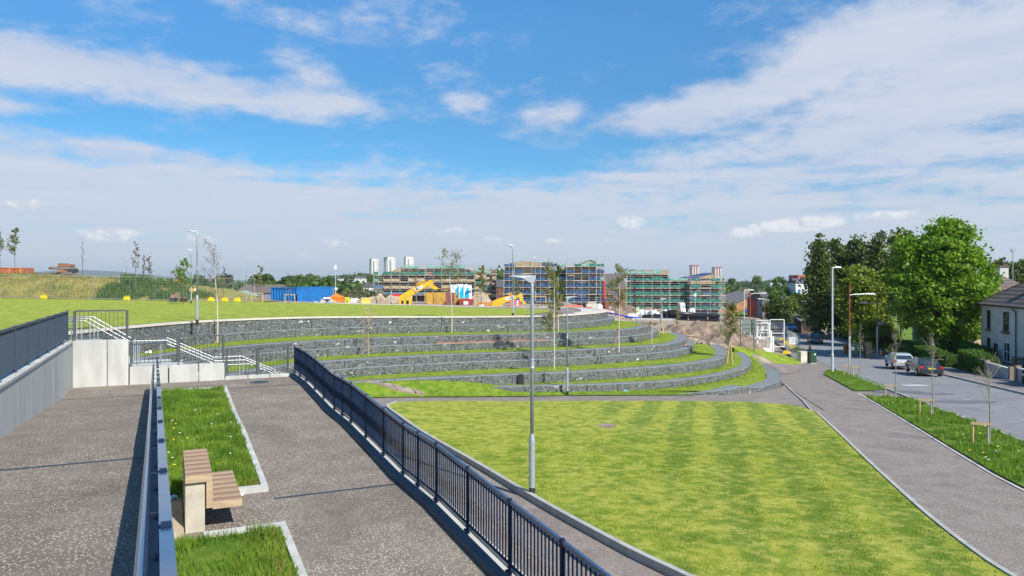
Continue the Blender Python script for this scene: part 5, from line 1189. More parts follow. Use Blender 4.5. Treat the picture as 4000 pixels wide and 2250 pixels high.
# white bulk bags and buckets
def bulk_bag(x, y, z, s, label, mat=WHITE, band=None):
    t = thing('bulk_bag', label, 'bulk bag', (x, y, z), R.uniform(-.4, .4), 'white builders bulk bags')
    bm = bmesh.new(); bmesh.ops.create_cube(bm, size=1); bmesh.ops.subdivide_edges(bm, edges=bm.edges[:], cuts=3, use_grid_fill=True)
    for v in bm.verts:
        r = v.co.normalized() * .56; v.co = v.co.lerp(r, .45); v.co += Vector((mnoise.noise(v.co * 4 + Vector((x, y, 0))), mnoise.noise(v.co * 5 + Vector((y, x, 0))), mnoise.noise(v.co * 3))) * .08; v.co *= s; v.co.z += s * .45
    me = bpy.data.meshes.new('bag'); bm.to_mesh(me); bm.free(); link('bag', me, mat, t, True)
    if band: 
        MB().lathe([(s * .525, s * .25), (s * .56, s * .4), (s * .53, s * .55)], n=12).build('printed_band', band, t)
    for sx in (-1, 1): MB().tube([(sx * s * .3, -.2 * s, s * .8), (sx * s * .32, 0, s * 1.12), (sx * s * .3, .2 * s, s * .8)], .03, 5).build('lifting_loop', mat, t)
    return t
BBL = M('bag_blue', (.05, .35, .7), .6)
for px, py, d, s, lab, b in [(890, 767, 96, .95, 'white bulk bag left of the one behind the small bare tree', None), (904, 767, 97, .9, 'white bulk bag next to the yellow crate', None), (1612, 794, 118, 1.1, 'white bag with a blue printed band left of the row by the green scaffolding', BBL), (1629, 794, 120, 1.0, 'white bag second in the row by the green scaffolding', None),
                             (1643, 796, 119, 1.15, 'plain white bag third in the row by the green scaffolding', None), (1653, 797, 116, .8, 'sagging white bag behind the thin lamp', None), (1671, 793, 120, 1.0, 'white bag with blue band at the right end of the ground row', BBL), (1717, 789, 121, 1.0, 'greyish bag lying behind the black pipes, left one', None), (1740, 789, 121, 1.0, 'greyish bag lying behind the black pipes, right one', None)]:
    bulk_bag(X(px, d), d, Z(py, d) - .1, s, lab, WHITE, b)
t = bulk_bag(X(1714, 124), 124, Z(790, 124), 1.0, 'white and blue bag lifted on a pallet above the black pipes', WHITE, BBL); MB().cbox(-.55, .55, -.5, .5, -.1, .02).build('pallet', WOODL, t); t.location.z = Z(776, 124)
put(MB().cbox(-.5, .5, -.4, .4, 0, .85).cbox(-.55, .55, -.45, .45, .85, .95).build('yellow_crate', M('crate_yellow', (.75, .65, .12), .6), None), 'pale yellow crate right of the white bulk bags', 'crate').location = (X(921, 94), 94, zS)
for i, (px, pyt, mat, lab) in enumerate([(817, 750, BLACK, 'black barrel left of a pair before the blue container'), (826, 748, M('navy_barrel', (.03, .05, .09), .5), 'dark barrel with a white heap on top before the blue container')]):
    t = thing('barrel', lab, 'barrel', (X(px, 92), 92, zS)); MB().lathe([(.3, 0), (.32, .3), (.3, .32), (.32, .6), (.3, .88)], n=14).build('drum', mat, t); MB().lathe([(.3, .885), (.33, .92), (.1, 1.12)], n=10).build('white_cap', WHITE, t)
put(MB().cbox(-.35, .35, -.3, .3, 0, .6).build('yellow_box', BYEL, None, bevel=.03), 'small yellow box beside the dark barrels', 'box').location = (X(837, 92), 92, zS + .1)
# camera mast
t = thing('camera_mast', 'white mast with a white camera head left of the towers', 'mast', (X(844, 100), 100, zS)); MB().lathe([(.07, 0), (.07, 2), (.05, 2.05), (.045, Z(676, 100) - zS)], n=10).build('pole', LGREY, t)
h = Z(676, 100) - zS; MB().box((0, 0, h + .1), (.3, .3, .35)).lathe([(.02, .27), (.13, .3), (.15, .4), (.02, .52)], (0, 0, h), 10).build('camera_head', WHITE, t); MB().box((.1, 0, h - 2.7), (.35, .2, .28)).build('junction_box', WHITE, t)
t = thing('camera_mast', 'white camera mast with an orange foot before the green scaffolding', 'mast', (X(1749, 120), 120, Z(795, 120))); hh = Z(742, 120) - Z(795, 120); MB().lathe([(.06, 0), (.045, hh)], n=8).build('pole', LGREY, t); MB().box((0, 0, hh), (.3, .2, .5)).box((-.2, 0, hh - .1), (.5, .12, .12)).build('camera_head', WHITE, t)
MB().lathe([(.75, 0), (.6, .25), (.15, .42)], n=12).build('foot', ORNG, t)
# rubble and material heaps: uneven displaced mounds
def heap(name, label, x, y, z, rx, ry_, h, mat, seed, cat='heap', rough=.5):
    n = 44; V = []
    for i in range(n):
        for j in range(n):
            u, v = i / (n - 1) * 2 - 1, j / (n - 1) * 2 - 1; rr = math.hypot(u, v); q = max(0, 1 - rr ** 2)
            zz = h * q * (1 + rough * mnoise.noise(Vector((u * 4, v * 4, seed)))) + .12 * math.sin(u * 31 + v * 17) * mnoise.noise(Vector((u * 9, v * 9, seed))) * min(1, q * 3) + .5 * h * abs(mnoise.noise(Vector((u * 11, v * 11, seed)))) * min(1, q * 3)
            V.append((u * rx, v * ry_, zz - (.15 if rr > .98 else 0)))
    I = np.arange(n * n).reshape(n, n); Fc = np.stack([I[:-1, :-1], I[1:, :-1], I[1:, 1:], I[:-1, 1:]], -1).reshape(-1, 4)
    o = fast_mesh(name, np.array(V), Fc, mat); o.location = (x, y, z); return tag(o, label, cat)
heap('earth_heap', 'long heap of brown rubble and earth in front of the black pipes', X(1752, 86), 86, -.75, 6.5, 3.4, 1.25, DIRTD, 3, rough=1.)
heap('earth_heap', 'rubble slope running down to the right of the long heap', X(1826, 81), 81, -1.7, 4.2, 4.2, 1.25, DIRTD, 5, rough=1.1)
heap('earth_heap', 'low brown earth bank below the blue scaffolding, above the blue pipe', X(1590, 122), 122, Z(795, 122) - .3, 7.5, 3, 1.5, DIRTD, 7)
heap('rubble_pile', 'grey pile of broken slabs in front of the blue containers', X(812, 89), 89.5, zS - .1, 2.4, 1.2, .62, M('rubble_grey', (.38, .38, .36), .9, (.2, .2, .19), 1.5, .8), 9, rough=1.2)
heap('rubble_pile', 'sandy rubble between the bulk bags and the yellow arm', X(955, 96), 96, zS - .1, 4.2, 1.4, .95, M('rubble_sand', (.42, .34, .24), .95, (.24, .18, .12), 1.2, .8), 11, rough=1.2)
heap('rubble_pile', 'brown heap of earth behind the tree frame right of the tarpaulin', X(1206, 98), 98, zS - .1, 1.8, 1.5, 1.5, DIRT, 13)
# broken boards: loose timbers scattered (many lie in one tangle)
def boards(name, label, x, y, z, n, spread, L, mats, seed, zr=.3):
    rg = random.Random(seed); t = thing(name, label, 'timber', (x, y, z))
    for k in range(n):
        a = rg.uniform(-.5, .5) + (math.pi if rg.random() < .5 else 0); c = Vector((rg.uniform(-spread, spread), rg.uniform(-.5, .5), rg.uniform(.05, zr))); d = Vector((math.cos(a), math.sin(a) * .5, rg.uniform(-.15, .15))) * L * rg.uniform(.3, .6)
        MB().bar(c - d, c + d, .16, .05).build('board', mats[k % len(mats)], t)
boards('loose_boards', 'tangle of pale timber boards lying below the earth heap by the terrace end', X(1715, 68), 70.5, .35, 11, 2.0, 2.6, [WOODL, M('pale_board', (.6, .45, .28), .8), WOODD], 3)
boards('loose_boards', 'pale broken boards strewn on the ground left of the full young tree', X(1800, 68), 70, -.75, 8, 1.8, 1.8, [WOODL, DIRT], 5)
boards('loose_boards', 'white and tan planks leaning in the rubble before the orange tent', X(834, 90), 90, zS + .1, 7, 1.5, 1.8, [WHITE, WOODL, LGREY], 8, .5)
boards('loose_boards', 'scrap timber piled on the skips behind the yellow arm', X(1135, 101), 101, zS + 1.6, 14, 1.4, 2.2, [WOODD, WOODL, RUST], 9, .9)
put(MB().lathe([(.25, 0), (.5, .2), (.35, .5), (.0, .55)], n=10).build('dark_bag', BLACK, None), 'dark crumpled sack lying beside the pale boards', 'sack').location = (X(1712, 68), 69.3, .25)
# yellow machine arm with oval plaque
def machine_arm(label, x, y, z, L, ang, flip=1, txt=True):
    t = thing('machine_arm', label, 'machine arm', (x, y, z), 0, 'detached yellow machine booms')
    A = rad(ang); m = Matrix.Rotation(-A, 4, 'Y')
    def P(pts, y0, y1):
        q = MB(); n = len(pts); vs = [m @ Vector((a, y0, b)) for a, b in pts] + [m @ Vector((a, y1, b)) for a, b in pts]
        return q.add(vs, [tuple(range(n)), tuple(range(n, 2 * n))[::-1]] + [(i, n + i, n + (i + 1) % n, (i + 1) % n) for i in range(n)])
    P([(0, -.1), (.1, .45), (L * .3, .6), (L * .8, .68), (L, .5), (L * 1.02, .25), (L * .85, .03), (L * .3, -.15)], -.3, .3).build('boom', YELL, t, bevel=.03)
    P([(L * .98, .2), (L * 1.0, .75), (L * 1.13, .6), (L * 1.10, -.1), (L * 1.2, -.75), (L * 1.1, -.8), (L * 1.0, -.25)], -.22, .22).build('knuckle', YELL, t, bevel=.02)
    P([(L * .55, .85), (L * .62, 1.0), (L * .95, .85), (L * .93, .7)], -.12, .12).build('ram', M('ram_yellow', (.65, .33, .02), .5), t)
    MB().cbox(-.15, 1.35, -.5, .5, -.75, .1).build('foot_bracket', YELL, t, bevel=.04)
    MB().cbox(.15, .45, -.53, -.505, -.6, -.1).cbox(.75, 1.1, -.53, -.505, -.6, -.1).build('bracket_opening', BLACK, t)
    pts = [(L * .66 + .62 * math.cos(k * .3927), .33 + .2 * math.sin(k * .3927)) for k in range(16)]
    pq = P(pts, -.33, -.305).build('oval_plaque', WHITE, t)
    if txt:
        c = m @ Vector((L * .66, -.34, .33)); text('plaque_text', 'Lynch', .34, M('plaque_blue', (.02, .10, .45), .5), pq, tuple(c), (rad(90), -A, 0), .003)
    return t
machine_arm('big yellow machine boom with oval plaque, rising in front of the brown block', X(1008, 93), 93, zS + .8, 4.1, 25)
machine_arm('yellow machine boom lying lower, right of the framed narrow tree', X(1238, 92), 92, zS + .15, 3.5, 13)
t = thing('machine_arm', 'low yellow digger shovel behind the lamp left of the big boom', 'shovel', (X(972, 104), 104, zS + .4)); MB().xprism([(-.4, 0), (.4, 0), (.4, .5), (-.4, .35)], 0, 2.6).build('shovel_body', YELL, t); MB().xprism([(-.5, -.2), (.4, -.2), (.5, .9), (.2, .9), (0, .2)], 2.2, 3.6).build('bucket', M('shovel_tan', (.6, .4, .12), .6), t)
# skips
def skip(x, y, z, L, H, label, mat, az=0, W=1.6, plate=None):
    t = thing('skip', label, 'skip', (x, y, z), az, 'skips and bins of the building site'); a = .22 * H
    MB().xprism([(-W / 2 + .1, 0), (W / 2 - .1, 0), (W / 2, H), (W / 2 - .06, H), (W / 2 - .16, .06), (-W / 2 + .16, .06), (-W / 2 + .06, H), (-W / 2, H)], -L / 2 + a, L / 2 - a).build('side_walls', mat, t)
    for s in (-1, 1):
        MB().add([(s * (L / 2 - a - .02), -W / 2 + .1, 0), (s * (L / 2 - a - .02), W / 2 - .1, 0), (s * L / 2, W / 2, H), (s * L / 2, -W / 2, H), (s * (L / 2 - a - .1), -W / 2 + .1, 0), (s * (L / 2 - a - .1), W / 2 - .1, 0), (s * (L / 2 - .08), W / 2, H), (s * (L / 2 - .08), -W / 2, H)], [(0, 1, 2, 3), (7, 6, 5, 4), (3, 2, 6, 7), (0, 3, 7, 4), (1, 5, 6, 2)]).build('end_wall', mat, t)
    for s in (-1, 1): MB().box((s * L * .2, -W / 2 - .02, H * .5), (.12, .1, H * .9)).build('rib', mat, t)
    if plate: MB().box((0, -W / 2 - .03, H * .5), (L * .3, .02, H * .4)).build('plate', WHITE, t)
    return t
SKY_ = M('skip_ochre', (.55, .34, .06), .7, (.36, .2, .05), 2, .2); SKR = M('skip_red', (.38, .06, .05), .7, (.28, .05, .04), 2, .2)
skip(X(1112, 96), 96, zS - .1, 4.6, 1.75, 'battered ochre skip under the scrap timber behind the big yellow boom', SKY_); skip(X(1150, 94), 94, zS - .1, 2.6, 1.05, 'low ochre skip below the white tarpaulin', SKY_); skip(X(1173, 93), 93, zS - .1, 1.9, 1.0, 'dark red skip with a white plate below the tarpaulin', SKR, plate=1)
skip(X(1220, 91), 91, zS - .1, 1.9, .62, 'small orange-brown skip behind the framed narrow tree', M('skip_brown', (.55, .25, .05), .7)); skip(X(1000, 108), 108, zS - .3, 2.2, 1.1, 'red skip behind the lamp at the left of the big boom', REDP)
put(MB().cbox(-.6, .6, -.5, .5, 0, .5).cbox(-.65, -.5, -.55, .55, 0, .53).cbox(.5, .65, -.55, .55, 0, .53).cbox(-.1, .1, -.55, .55, .0, .55).build('red_tank', M('tank_red', (.75, .04, .04), .45), None, bevel=.04), 'bright red site tank on top of the pile left of the big boom', 'tank').location = (X(996, 104), 104, zS + .8)
put(MB().cbox(-.35, .35, -.4, .4, 0, .45).cbox(-.4, .4, -.45, .45, .45, .5).build('red_tank', M('tank_red', (.75, .04, .04), .45), None, bevel=.04), 'smaller red tank right of the bigger one behind the boom', 'tank').location = (X(1012, 104), 104, zS + .8)
t = thing('skip', 'orange-red skip with sloping sides and a white plate behind the end of the upper lawn', 'skip', (X(1440, 88), 88, Z(781, 88)), 0, 'skips and bins of the building site')
MB().add([(-1.45, -.8, 0), (1.45, -.8, 0), (1.45, .8, 0), (-1.45, .8, 0), (-.95, -.6, .62), (1.15, -.6, .62), (1.15, .6, .62), (-.95, .6, .62)], [(0, 1, 5, 4), (1, 2, 6, 5), (2, 3, 7, 6), (3, 0, 4, 7), (4, 5, 6, 7), (0, 3, 2, 1)]).build('body', M('skip_vermilion', (.75, .10, .06), .55, (.65, .08, .05), 2), t, bevel=.03); MB().box((.15, -.76, .25), (.85, .02, .2), 0, Matrix.Rotation(rad(-18), 4, 'X')).build('plate', WHITE, t); MB().cbox(1.5, 2.3, -.6, .6, 0, .42).build('side_bin', M('skip_rust', (.55, .12, .06), .7), t, bevel=.03)
# corrugated dark red sheet
put(MB().prism([(-.55 + .09 * k, .05 * (k % 2)) for k in range(13)] + [(-.55 + .09 * k, .05 * (k % 2) + .04) for k in range(12, -1, -1)], 0, 1.7).build('corrugated_sheet', M('maroon_sheet', (.24, .09, .08), .7, (.18, .07, .06), 3), None), 'upright maroon corrugated sheet left of the white tarpaulin', 'metal sheet').location = (X(1132, 92), 92, zS - .05)
# white tarpaulin cover with three blue sails
t = thing('tarpaulin_cover', 'white billowing tarpaulin cover printed with three bright blue sail shapes', 'tarpaulin', (X(1160, 96.5), 96.5, zS)); n = 24; V = []; w = X(1187, 96.5) - X(1135, 96.5); h0, h1 = Z(752, 96.5) - zS, Z(716, 96.5) - zS
def tsurf(u, v): return (w * (u - .5), -.5 + .09 * math.sin(u * 26) * (1 - .5 * v), h0 + (h1 - h0 + .09 * abs(math.sin(u * 14)) - .25 * abs(u - .45) ** 1.5) * v)
for i in range(n + 1):
    for j in range(9): V.append(tsurf(i / n, j / 8))
for i in range(n + 1): a = tsurf(i / n, 1); V.append((a[0], .6, a[2] - .15))
I = np.arange((n + 1) * 9).reshape(n + 1, 9); Fl = [tuple(q) for q in np.stack([I[:-1, :-1], I[1:, :-1], I[1:, 1:], I[:-1, 1:]], -1).reshape(-1, 4)]; o = (n + 1) * 9
Fl += [(i * 9 + 8, (i + 1) * 9 + 8, o + i + 1, o + i) for i in range(n)]
c = MB().add(V, Fl); c.cbox(-w / 2, w / 2, .5, .6, h0 * .2, h1 - .25).cbox(w / 2 - .25, w / 2 - .02, -.45, .5, h0 * .1, h1 * .8); c.build('cover', M('tarpaulin_white', (.85, .87, .9), .5), t)
SB = M('sail_blue', (.0, .42, .95), .5)
for k, u0 in enumerate((.22, .45, .70)):
    pts = [(u0, .06), (u0 + .19, .05), (u0 + .19, .98 - .04 * k)] + [(u0 + .19 - .19 * math.sin(a * .2618) ** .8, .98 - .04 * k - (.9 - .04 * k) * (1 - math.cos(a * .2618))) for a in range(1, 6)]
    vs = []
    for a, b in pts: p = tsurf(a, b * .86 + .02); vs.append((p[0], -.64, p[2]))
    nn = len(vs); MB().add(vs + [(a, -.60, c_) for a, b, c_ in vs], [tuple(range(nn)), tuple(range(nn, 2 * nn))[::-1]] + [(i, (i + 1) % nn, nn + (i + 1) % nn, nn + i) for i in range(nn)]).build('blue_sail', SB, t)
put(MB().bar((-.5, 0, 0), (.45, .2, .35), .25, .06).build('green_sheet', M('sheet_green', (.02, .35, .12), .6), None), 'small green sheet caught on the right top of the white tarpaulin', 'sheet').location = (X(1184, 95.6), 95.6, Z(733, 95.6))
put(MB().cbox(-.28, .28, -.2, .2, 0, .55).build('water_tank', WHITE, None, bevel=.05), 'small white container with blue mark at the foot of the framed narrow tree', 'container').location = (X(1212, 86), 86, Z(778, 86)); 
put(MB().cbox(-.12, .12, -.23, -.205, .1, .45).build('blue_label', BLUEP, bpy.data.objects['water_tank']), None, None) if False else None
t = thing('barrier', 'red and white striped site barrier right of the second yellow arm', 'barrier', (X(1296, 90), 90, Z(776, 90)))
for k in range(5): MB().cbox(-.65 + .26 * k, -.39 + .26 * k - .01, -.08, .08, .1, 1.0).build('stripe', WHITE if k % 2 else M('barrier_pink', (.7, .10, .14), .5), t)
# black pipes, timber posts; blue pipe
t = thing('pipe_stack', 'stack of long black drain pipes held by pinkish stakes before the green scaffolding', 'pipes', (X(1700, 116), 116, 0))
xa, xb = X(1622, 112) - t.location.x, X(1806, 118) - t.location.x; za, zb = Z(797, 113), Z(800, 118)
for k, (dy, dz) in enumerate([(0, 0), (.0, .62), (.62, .0), (.6, .6), (1.2, .1)]):
    MB().tube([(xa + (.0, 4, 1, 3, 2)[k], dy - 2.5, za + dz), (xb, dy + 1.5, zb + dz - .3)], .3, 12).build('pipe', M('black_pipe', (.018, .02, .028), .35), t, smooth=True)
for f in (.3, .58, .84): MB().cbox(xa + (xb - xa) * f - .06, xa + (xb - xa) * f + .06, -2.5 + 4 * f - .45, -2.5 + 4 * f - .36, za - .6, za + 1.0 - .3 * f).build('stake', M('pinkish_post', (.5, .33, .28), .8), t)
for k in range(2): put(MB().tube([(X(1532, 104 + k), 104 + k, Z(790, 104) + .1 * k), (X(1575, 102), 102, Z(797, 102)), (X(1608, 100 + k * .5), 100 + k * .5, Z(800.5, 100))], .13, 8).build('blue_pipe', M('pipe_blue', (.02, .08, .62), .4), None, smooth=True), ['long bright blue water pipe on the ground behind the terrace end, rear one', 'long bright blue water pipe on the ground behind the terrace end, front one'][k], 'pipe')
for i, (px, py, d, s, mat, lab) in enumerate([(1543, 800, 98, (.9, .5, .35), ORNG, 'orange plastic block under the blue pipe, left'), (1562, 802, 98, (.9, .5, .35), M('salmon', (.8, .35, .2), .6), 'salmon plastic block under the blue pipe, right'), (1537, 786, 108, (1.0, .7, .75), M('pinkwrap', (.62, .25, .3), .6, (.7, .65, .65), 3), 'pink and white wrapped pallet behind the blue pipe'), (1591, 796, 112, (1.6, .8, .45), WHITE, 'white wrapped pallet right of the pink one'), (1604, 790, 113, (.6, .5, .9), M('cream_box', (.75, .7, .5), .7), 'cream box standing behind the white pallet'),
                                              (1490, 775, 104, (1.8, 1, .7), M('grey_sheet', (.55, .53, .48), .7), 'grey sheeted pile behind the end of the terraces'), (1509, 776, 100, (.7, .5, .6), WHITE, 'white sack right of the grey sheeted pile')]):
    o = MB().cbox(-s[0] / 2, s[0] / 2, -s[1] / 2, s[1] / 2, 0, s[2]).cbox(-s[0] * .4, s[0] * .3, -s[1] * .4, s[1] * .4, s[2], s[2] * 1.25).build(['plastic_block', 'plastic_block', 'wrapped_pallet', 'wrapped_pallet', 'cardboard_box', 'sheeted_pile', 'sack'][i], mat, None, bevel=.06); o.location = (X(px, d), d, Z(py, d) - .1); tag(o, lab, ['block', 'block', 'pallet', 'pallet', 'box', 'pile', 'sack'][i])
t = thing('kerb_stack', 'stack of grey pipes and kerbs on the bare earth behind the thin saplings', 'kerb stack', (X(1600, 96), 96, Z(803, 96) - .1))
for k in range(4): MB().bar((-.5, .3 * k, .12), (5.2, .3 * k + .3, .02), .24, .2).build('kerb_unit', M('grey_unit', (.4, .4, .4), .8), t)

# ---------------------------------------------------------------- temporary fences
FG = M('fence_galvanised', (.52, .55, .56), .5, (.44, .47, .48), 5, metal=.4)
def block_feet(x, y, z, az, label, mat=BYEL):
    o = MB().box((0, 0, .08), (.26, .72, .16)).box((0, 0, .18), (.22, .5, .06)).build('fence_block', mat, None, bevel=.03); o.location = (x, y, z); o.rotation_euler = (0, 0, az); return tag(o, label, 'fence block', 'yellow blocks weighing down the site fences')
def fence_panel(p, q, zp, zq, h, label, group, lean=0, mesh=True):
    t = thing('mesh_fence_panel', label, 'fence panel', (p[0], p[1], zp), 0, group); d = Vector((q[0] - p[0], q[1] - p[1], zq - zp)); L = math.hypot(d.x, d.y); n = Vector((-d.y, d.x, 0)) / L * lean
    m = MB(); a, b = Vector((0, 0, .12)), d + Vector((0, 0, .12)); up = Vector((0, 0, h)) + n
    m.tube([a, a + up], .025, 6).tube([b, b + up], .025, 6).tube([a + up, b + up], .02, 6).tube([a, b], .02, 6); m.build('frame', FG, t)
    if mesh:
        w = MB(); k = .16; c = int(L / k)
        for i in range(1, c): w.bar(a + (b - a) * i / c, a + (b - a) * i / c + up, .006, .006)
        for i in range(1, 8): w.bar(a + up * i / 8, b + up * i / 8, .006, .006)
        w.build('mesh', FG, t)
    return t
# left run along the back of the upper lawn
def platf(x, y): return plat(x, y) + .03
ln = [(-20, 762.5), (125, 761), (235, 762), (325, 764), (390, 766), (468, 766), (530, 768), (585, 768), (640, 768)]
P = [(X(a, 84.6), 84.6) for a, _ in ln]
labs = ['mesh fence panel at the far left under the rusty container', 'mesh fence panel below the stacked slabs', 'mesh fence panel below the bare tree on the bank', 'mesh fence panel left of the broken bench', 'mesh fence panel behind the broken bench', 'mesh fence panel behind the taller lamp', 'mesh fence panel behind the birch stem', 'mesh fence panel at the right end by the distant lamp']
for i, (a, b) in enumerate(zip(P, P[1:])):
    fence_panel(a, b, platf(*a), platf(*b), 2.55, labs[i], 'mesh fence panels behind the upper lawn', .1)
for i, (px, lab) in enumerate([(110, 'yellow fence block at the far left'), (319, 'yellow fence block left of the broken bench'), (531, 'yellow fence block just left of the birch stem'), (566, 'yellow fence block just right of the birch stem'), (597, 'small yellow fence block farthest right on the lawn edge')]):
    x = X(px, 83.9); block_feet(x, 83.9, platf(x, 83.9), rad(80), lab).scale = (1.3, .95, 2.4)
# broken bench on its dark feet
t = thing('park_bench', 'brown slatted bench on dark blocks in front of the site fence', 'bench', (X(449, 81), 81, plat(X(449, 81), 81) + .05))
BS = M('bench_brown', (.36, .23, .16), .7, (.28, .17, .12), 3)
for k in range(6): MB().box((-.35, -.3 + .0, .72 + .0), (1.0, .05, .05)).v
m = MB(); [m.bar((-.78 + .06 * k, -.2, .45), (-.7 + .06 * k, .05, .98), .05, .03) for k in range(15)]; m.build('backrest', BS, t); MB().cbox(.1, .85, -.25, .2, .42, .5).build('seat', BS, t)
MB().cbox(-.85, -.25, -.35, .2, 0, .42).build('left_block', M('dark_block', (.05, .06, .075), .7), t); MB().cbox(.3, .88, -.35, .2, 0, .41).build('right_block', M('dark_block2', (.07, .04, .035), .7), t)
# yellow and white road barriers lamps on the bank
t = thing('warning_barrier', 'white barrier with two amber ends on the bank behind the fence', 'barrier', (X(430, 96), 96, Z(713, 96)), rad(4)); MB().cbox(-.55, .55, -.05, .05, -.05, .18).build('white_bar', WHITE, t); MB().lathe([(.12, -.25), (.3, -.1), (.3, .35), (.1, .5)], (-.8, 0, 0), 10).build('amber_end', YELL, t); MB().lathe([(.12, -.25), (.3, -.1), (.3, .35), (.1, .5)], (.85, 0, 0), 10).build('amber_end', YELL, t)
t = thing('warning_barrier', 'small amber and white barrier between the two lamps', 'barrier', (X(484, 92), 92, Z(730, 92)), 0); MB().cbox(-.38, .25, -.1, .1, -.2, .2).build('amber_body', YELL, t, bevel=.04); MB().cbox(.26, .45, -.08, .08, -.1, .22).build('white_end', WHITE, t, bevel=.03); MB().tube([(0, 0, -1.4), (0, 0, -.2)], .03, 6).build('leg', FG, t)
# overgrown bank at the left
def bankz(x, y):
    c = lerp_t(x, [(-90, 2.8), (-62, 2.75), (-56, 2.5), (-50, 2.4), (-44.4, 1.9), (-41.5, 1.05), (-39, .25), (-37, 0)])
    f = sstep((y - 85.2) / 9) * (1 - sstep((y - 118) / 12)); nn = .25 * mnoise.noise(Vector((x * .4, y * .5, 0))) + .12 * mnoise.noise(Vector((x * 1.3, y * 1.3, 5)))
    return plat(x, min(y, 90)) - .12 - .05 * max(0, y - 98) + (c + nn * (c > .3)) * f
bank = grid('overgrown_bank', list(np.arange(-96, -30, .8)), list(np.arange(84.9, 132, .9)), bankz, ROUGHG); struct(bank)
def bkp(x0, x1, y0, y1, n, seed):
    rg = np.random.default_rng(seed); out = []
    while len(out) < n:
        x, y = rg.uniform(x0, x1), y0 + (y1 - y0) * rg.random()
        if rg.random() < .5 + mnoise.noise(Vector((x * .5, y * .5, 4))): out.append((x, y, bankz(x, y) - .03))
    return out
stuff(blades('bank_grass', bkp(-75, -38, 85.3, 97, 16000, 5), .15, .6, .03, leafmat('straw_blade', (.17, .2, .04), (.36, .27, .08), .35, .2), 9), 'rough straw and green weeds covering the bank behind the fence', 'weeds')
stuff(blades('bank_weeds', bkp(-49.5, -38.5, 86, 96, 9000, 6), .4, 1.1, .06, leafmat('nettle_leaf', (.07, .14, .02), (.13, .21, .05), 1.), 10), 'tall dark green weeds on the right slope of the bank', 'weeds')
# stacked slabs sculpture
t = thing('slab_stack', 'pile of rusty and grey slabs stacked like a sculpture on top of the bank', 'stacked slabs', (X(162, 97), 97, bankz(X(162, 97), 97) - .05))
for k, (a, z, w, h, rz_, mt_) in enumerate([(.2, .18, 2.9, .36, 0, 'g'), (-1.1, .5, .8, .3, .3, 'b'), (.3, .52, 2.3, .34, -.15, 'g'), (.1, .86, 1.5, .42, .25, 'r'), (1.15, .9, .7, .5, 0, 'b'), (-.2, 1.22, 3.0, .3, -.05, 'g'), (-1.3, 1.32, .9, .2, .2, 'r'), (.25, 1.58, 1.6, .38, .12, 'r'), (-.1, 1.83, .9, .14, .3, 'g')]):
    MB().box((a, 0, z), (w, 1.3, h * .96), 0, Matrix.Rotation(rz_, 4, 'Z') @ Matrix.Rotation(rz_ * .12, 4, 'Y')).build('slab', {'g': M('grey_slab', (.22, .20, .18), .9), 'r': M('rust_slab', (.26, .13, .08), .9), 'b': M('black_slab', (.04, .05, .06), .8)}[mt_], t, bevel=.04)
# fences and gate by the road
GATEW = M('gate_white', (.80, .80, .74), .5, (.72, .72, .66), 4)
def gate():
    d = 83; t = thing('site_gate', 'white steel site gate of mesh leaves standing open on concrete blocks beside the road', 'gate', (X(1934, d), d, Hg(X(1934, d), d)))
    z0 = t.location.z; ox = t.location.x
    def fr(x0, x1, y0, y1, yy, nm):
        m = MB(); a, b, c, e = X(x0, d) - ox, X(x1, d) - ox, Z(y1, d) - z0, Z(y0, d) - z0
        for p, q in (((a, yy, c), (a, yy, e)), ((b, yy, c), (b, yy, e)), ((a, yy, c), (b, yy, c)), ((a, yy, e), (b, yy, e)), ((a, yy, (c + e) / 2), (b, yy, (c + e) / 2))): m.bar(p, q, .07, .07)
        o = m.build(nm, GATEW, t); w = MB(); n = int((b - a) / .2)
        for i in range(1, n): w.bar((a + (b - a) * i / n, yy, c), (a + (b - a) * i / n, yy, e), .006, .006)
        for i in range(1, 10): w.bar((a, yy, c + (e - c) * i / 10), (b, yy, c + (e - c) * i / 10), .006, .006)
        w.build('leaf_mesh', GATEW, o)
    fr(1973 - 36.0, 1973 - .5, 804, 872, 0, 'gate_leaf'); fr(1905, 1935, 806, 870, .4, 'gate_leaf')
    fr(1897, 1928, 812, 846, -.9, 'gate_leaf')
    for x0, y0, y1 in ((1893, 822, 872), (1901, 820, 868), (1936, 832, 880), (1941, 845, 884)): MB().cbox(X(x0, d) - ox - .07, X(x0, d) - ox + .07, -.6, -.46, Z(y1, d) - z0, Z(y0, d) - z0).build('post', GATEW, t)
    MB().bar((X(1897, d) - ox, -.5, Z(870, d) - z0), (X(1920, d) - ox, -.5, Z(818, d) - z0), .08, .08).build('brace', GATEW, t); MB().bar((X(1930, d) - ox, -1.0, Z(882, d) - z0), (X(1940, d) - ox, -.3, Z(850, d) - z0), .12, .12).build('brace', GATEW, t)
    MB().bar((X(1893, d) - ox, -.55, Z(850, d) - z0), (X(1925, d) - ox, -.55, Z(850, d) - z0), .1, .1).build('rail', GATEW, t)
gate()
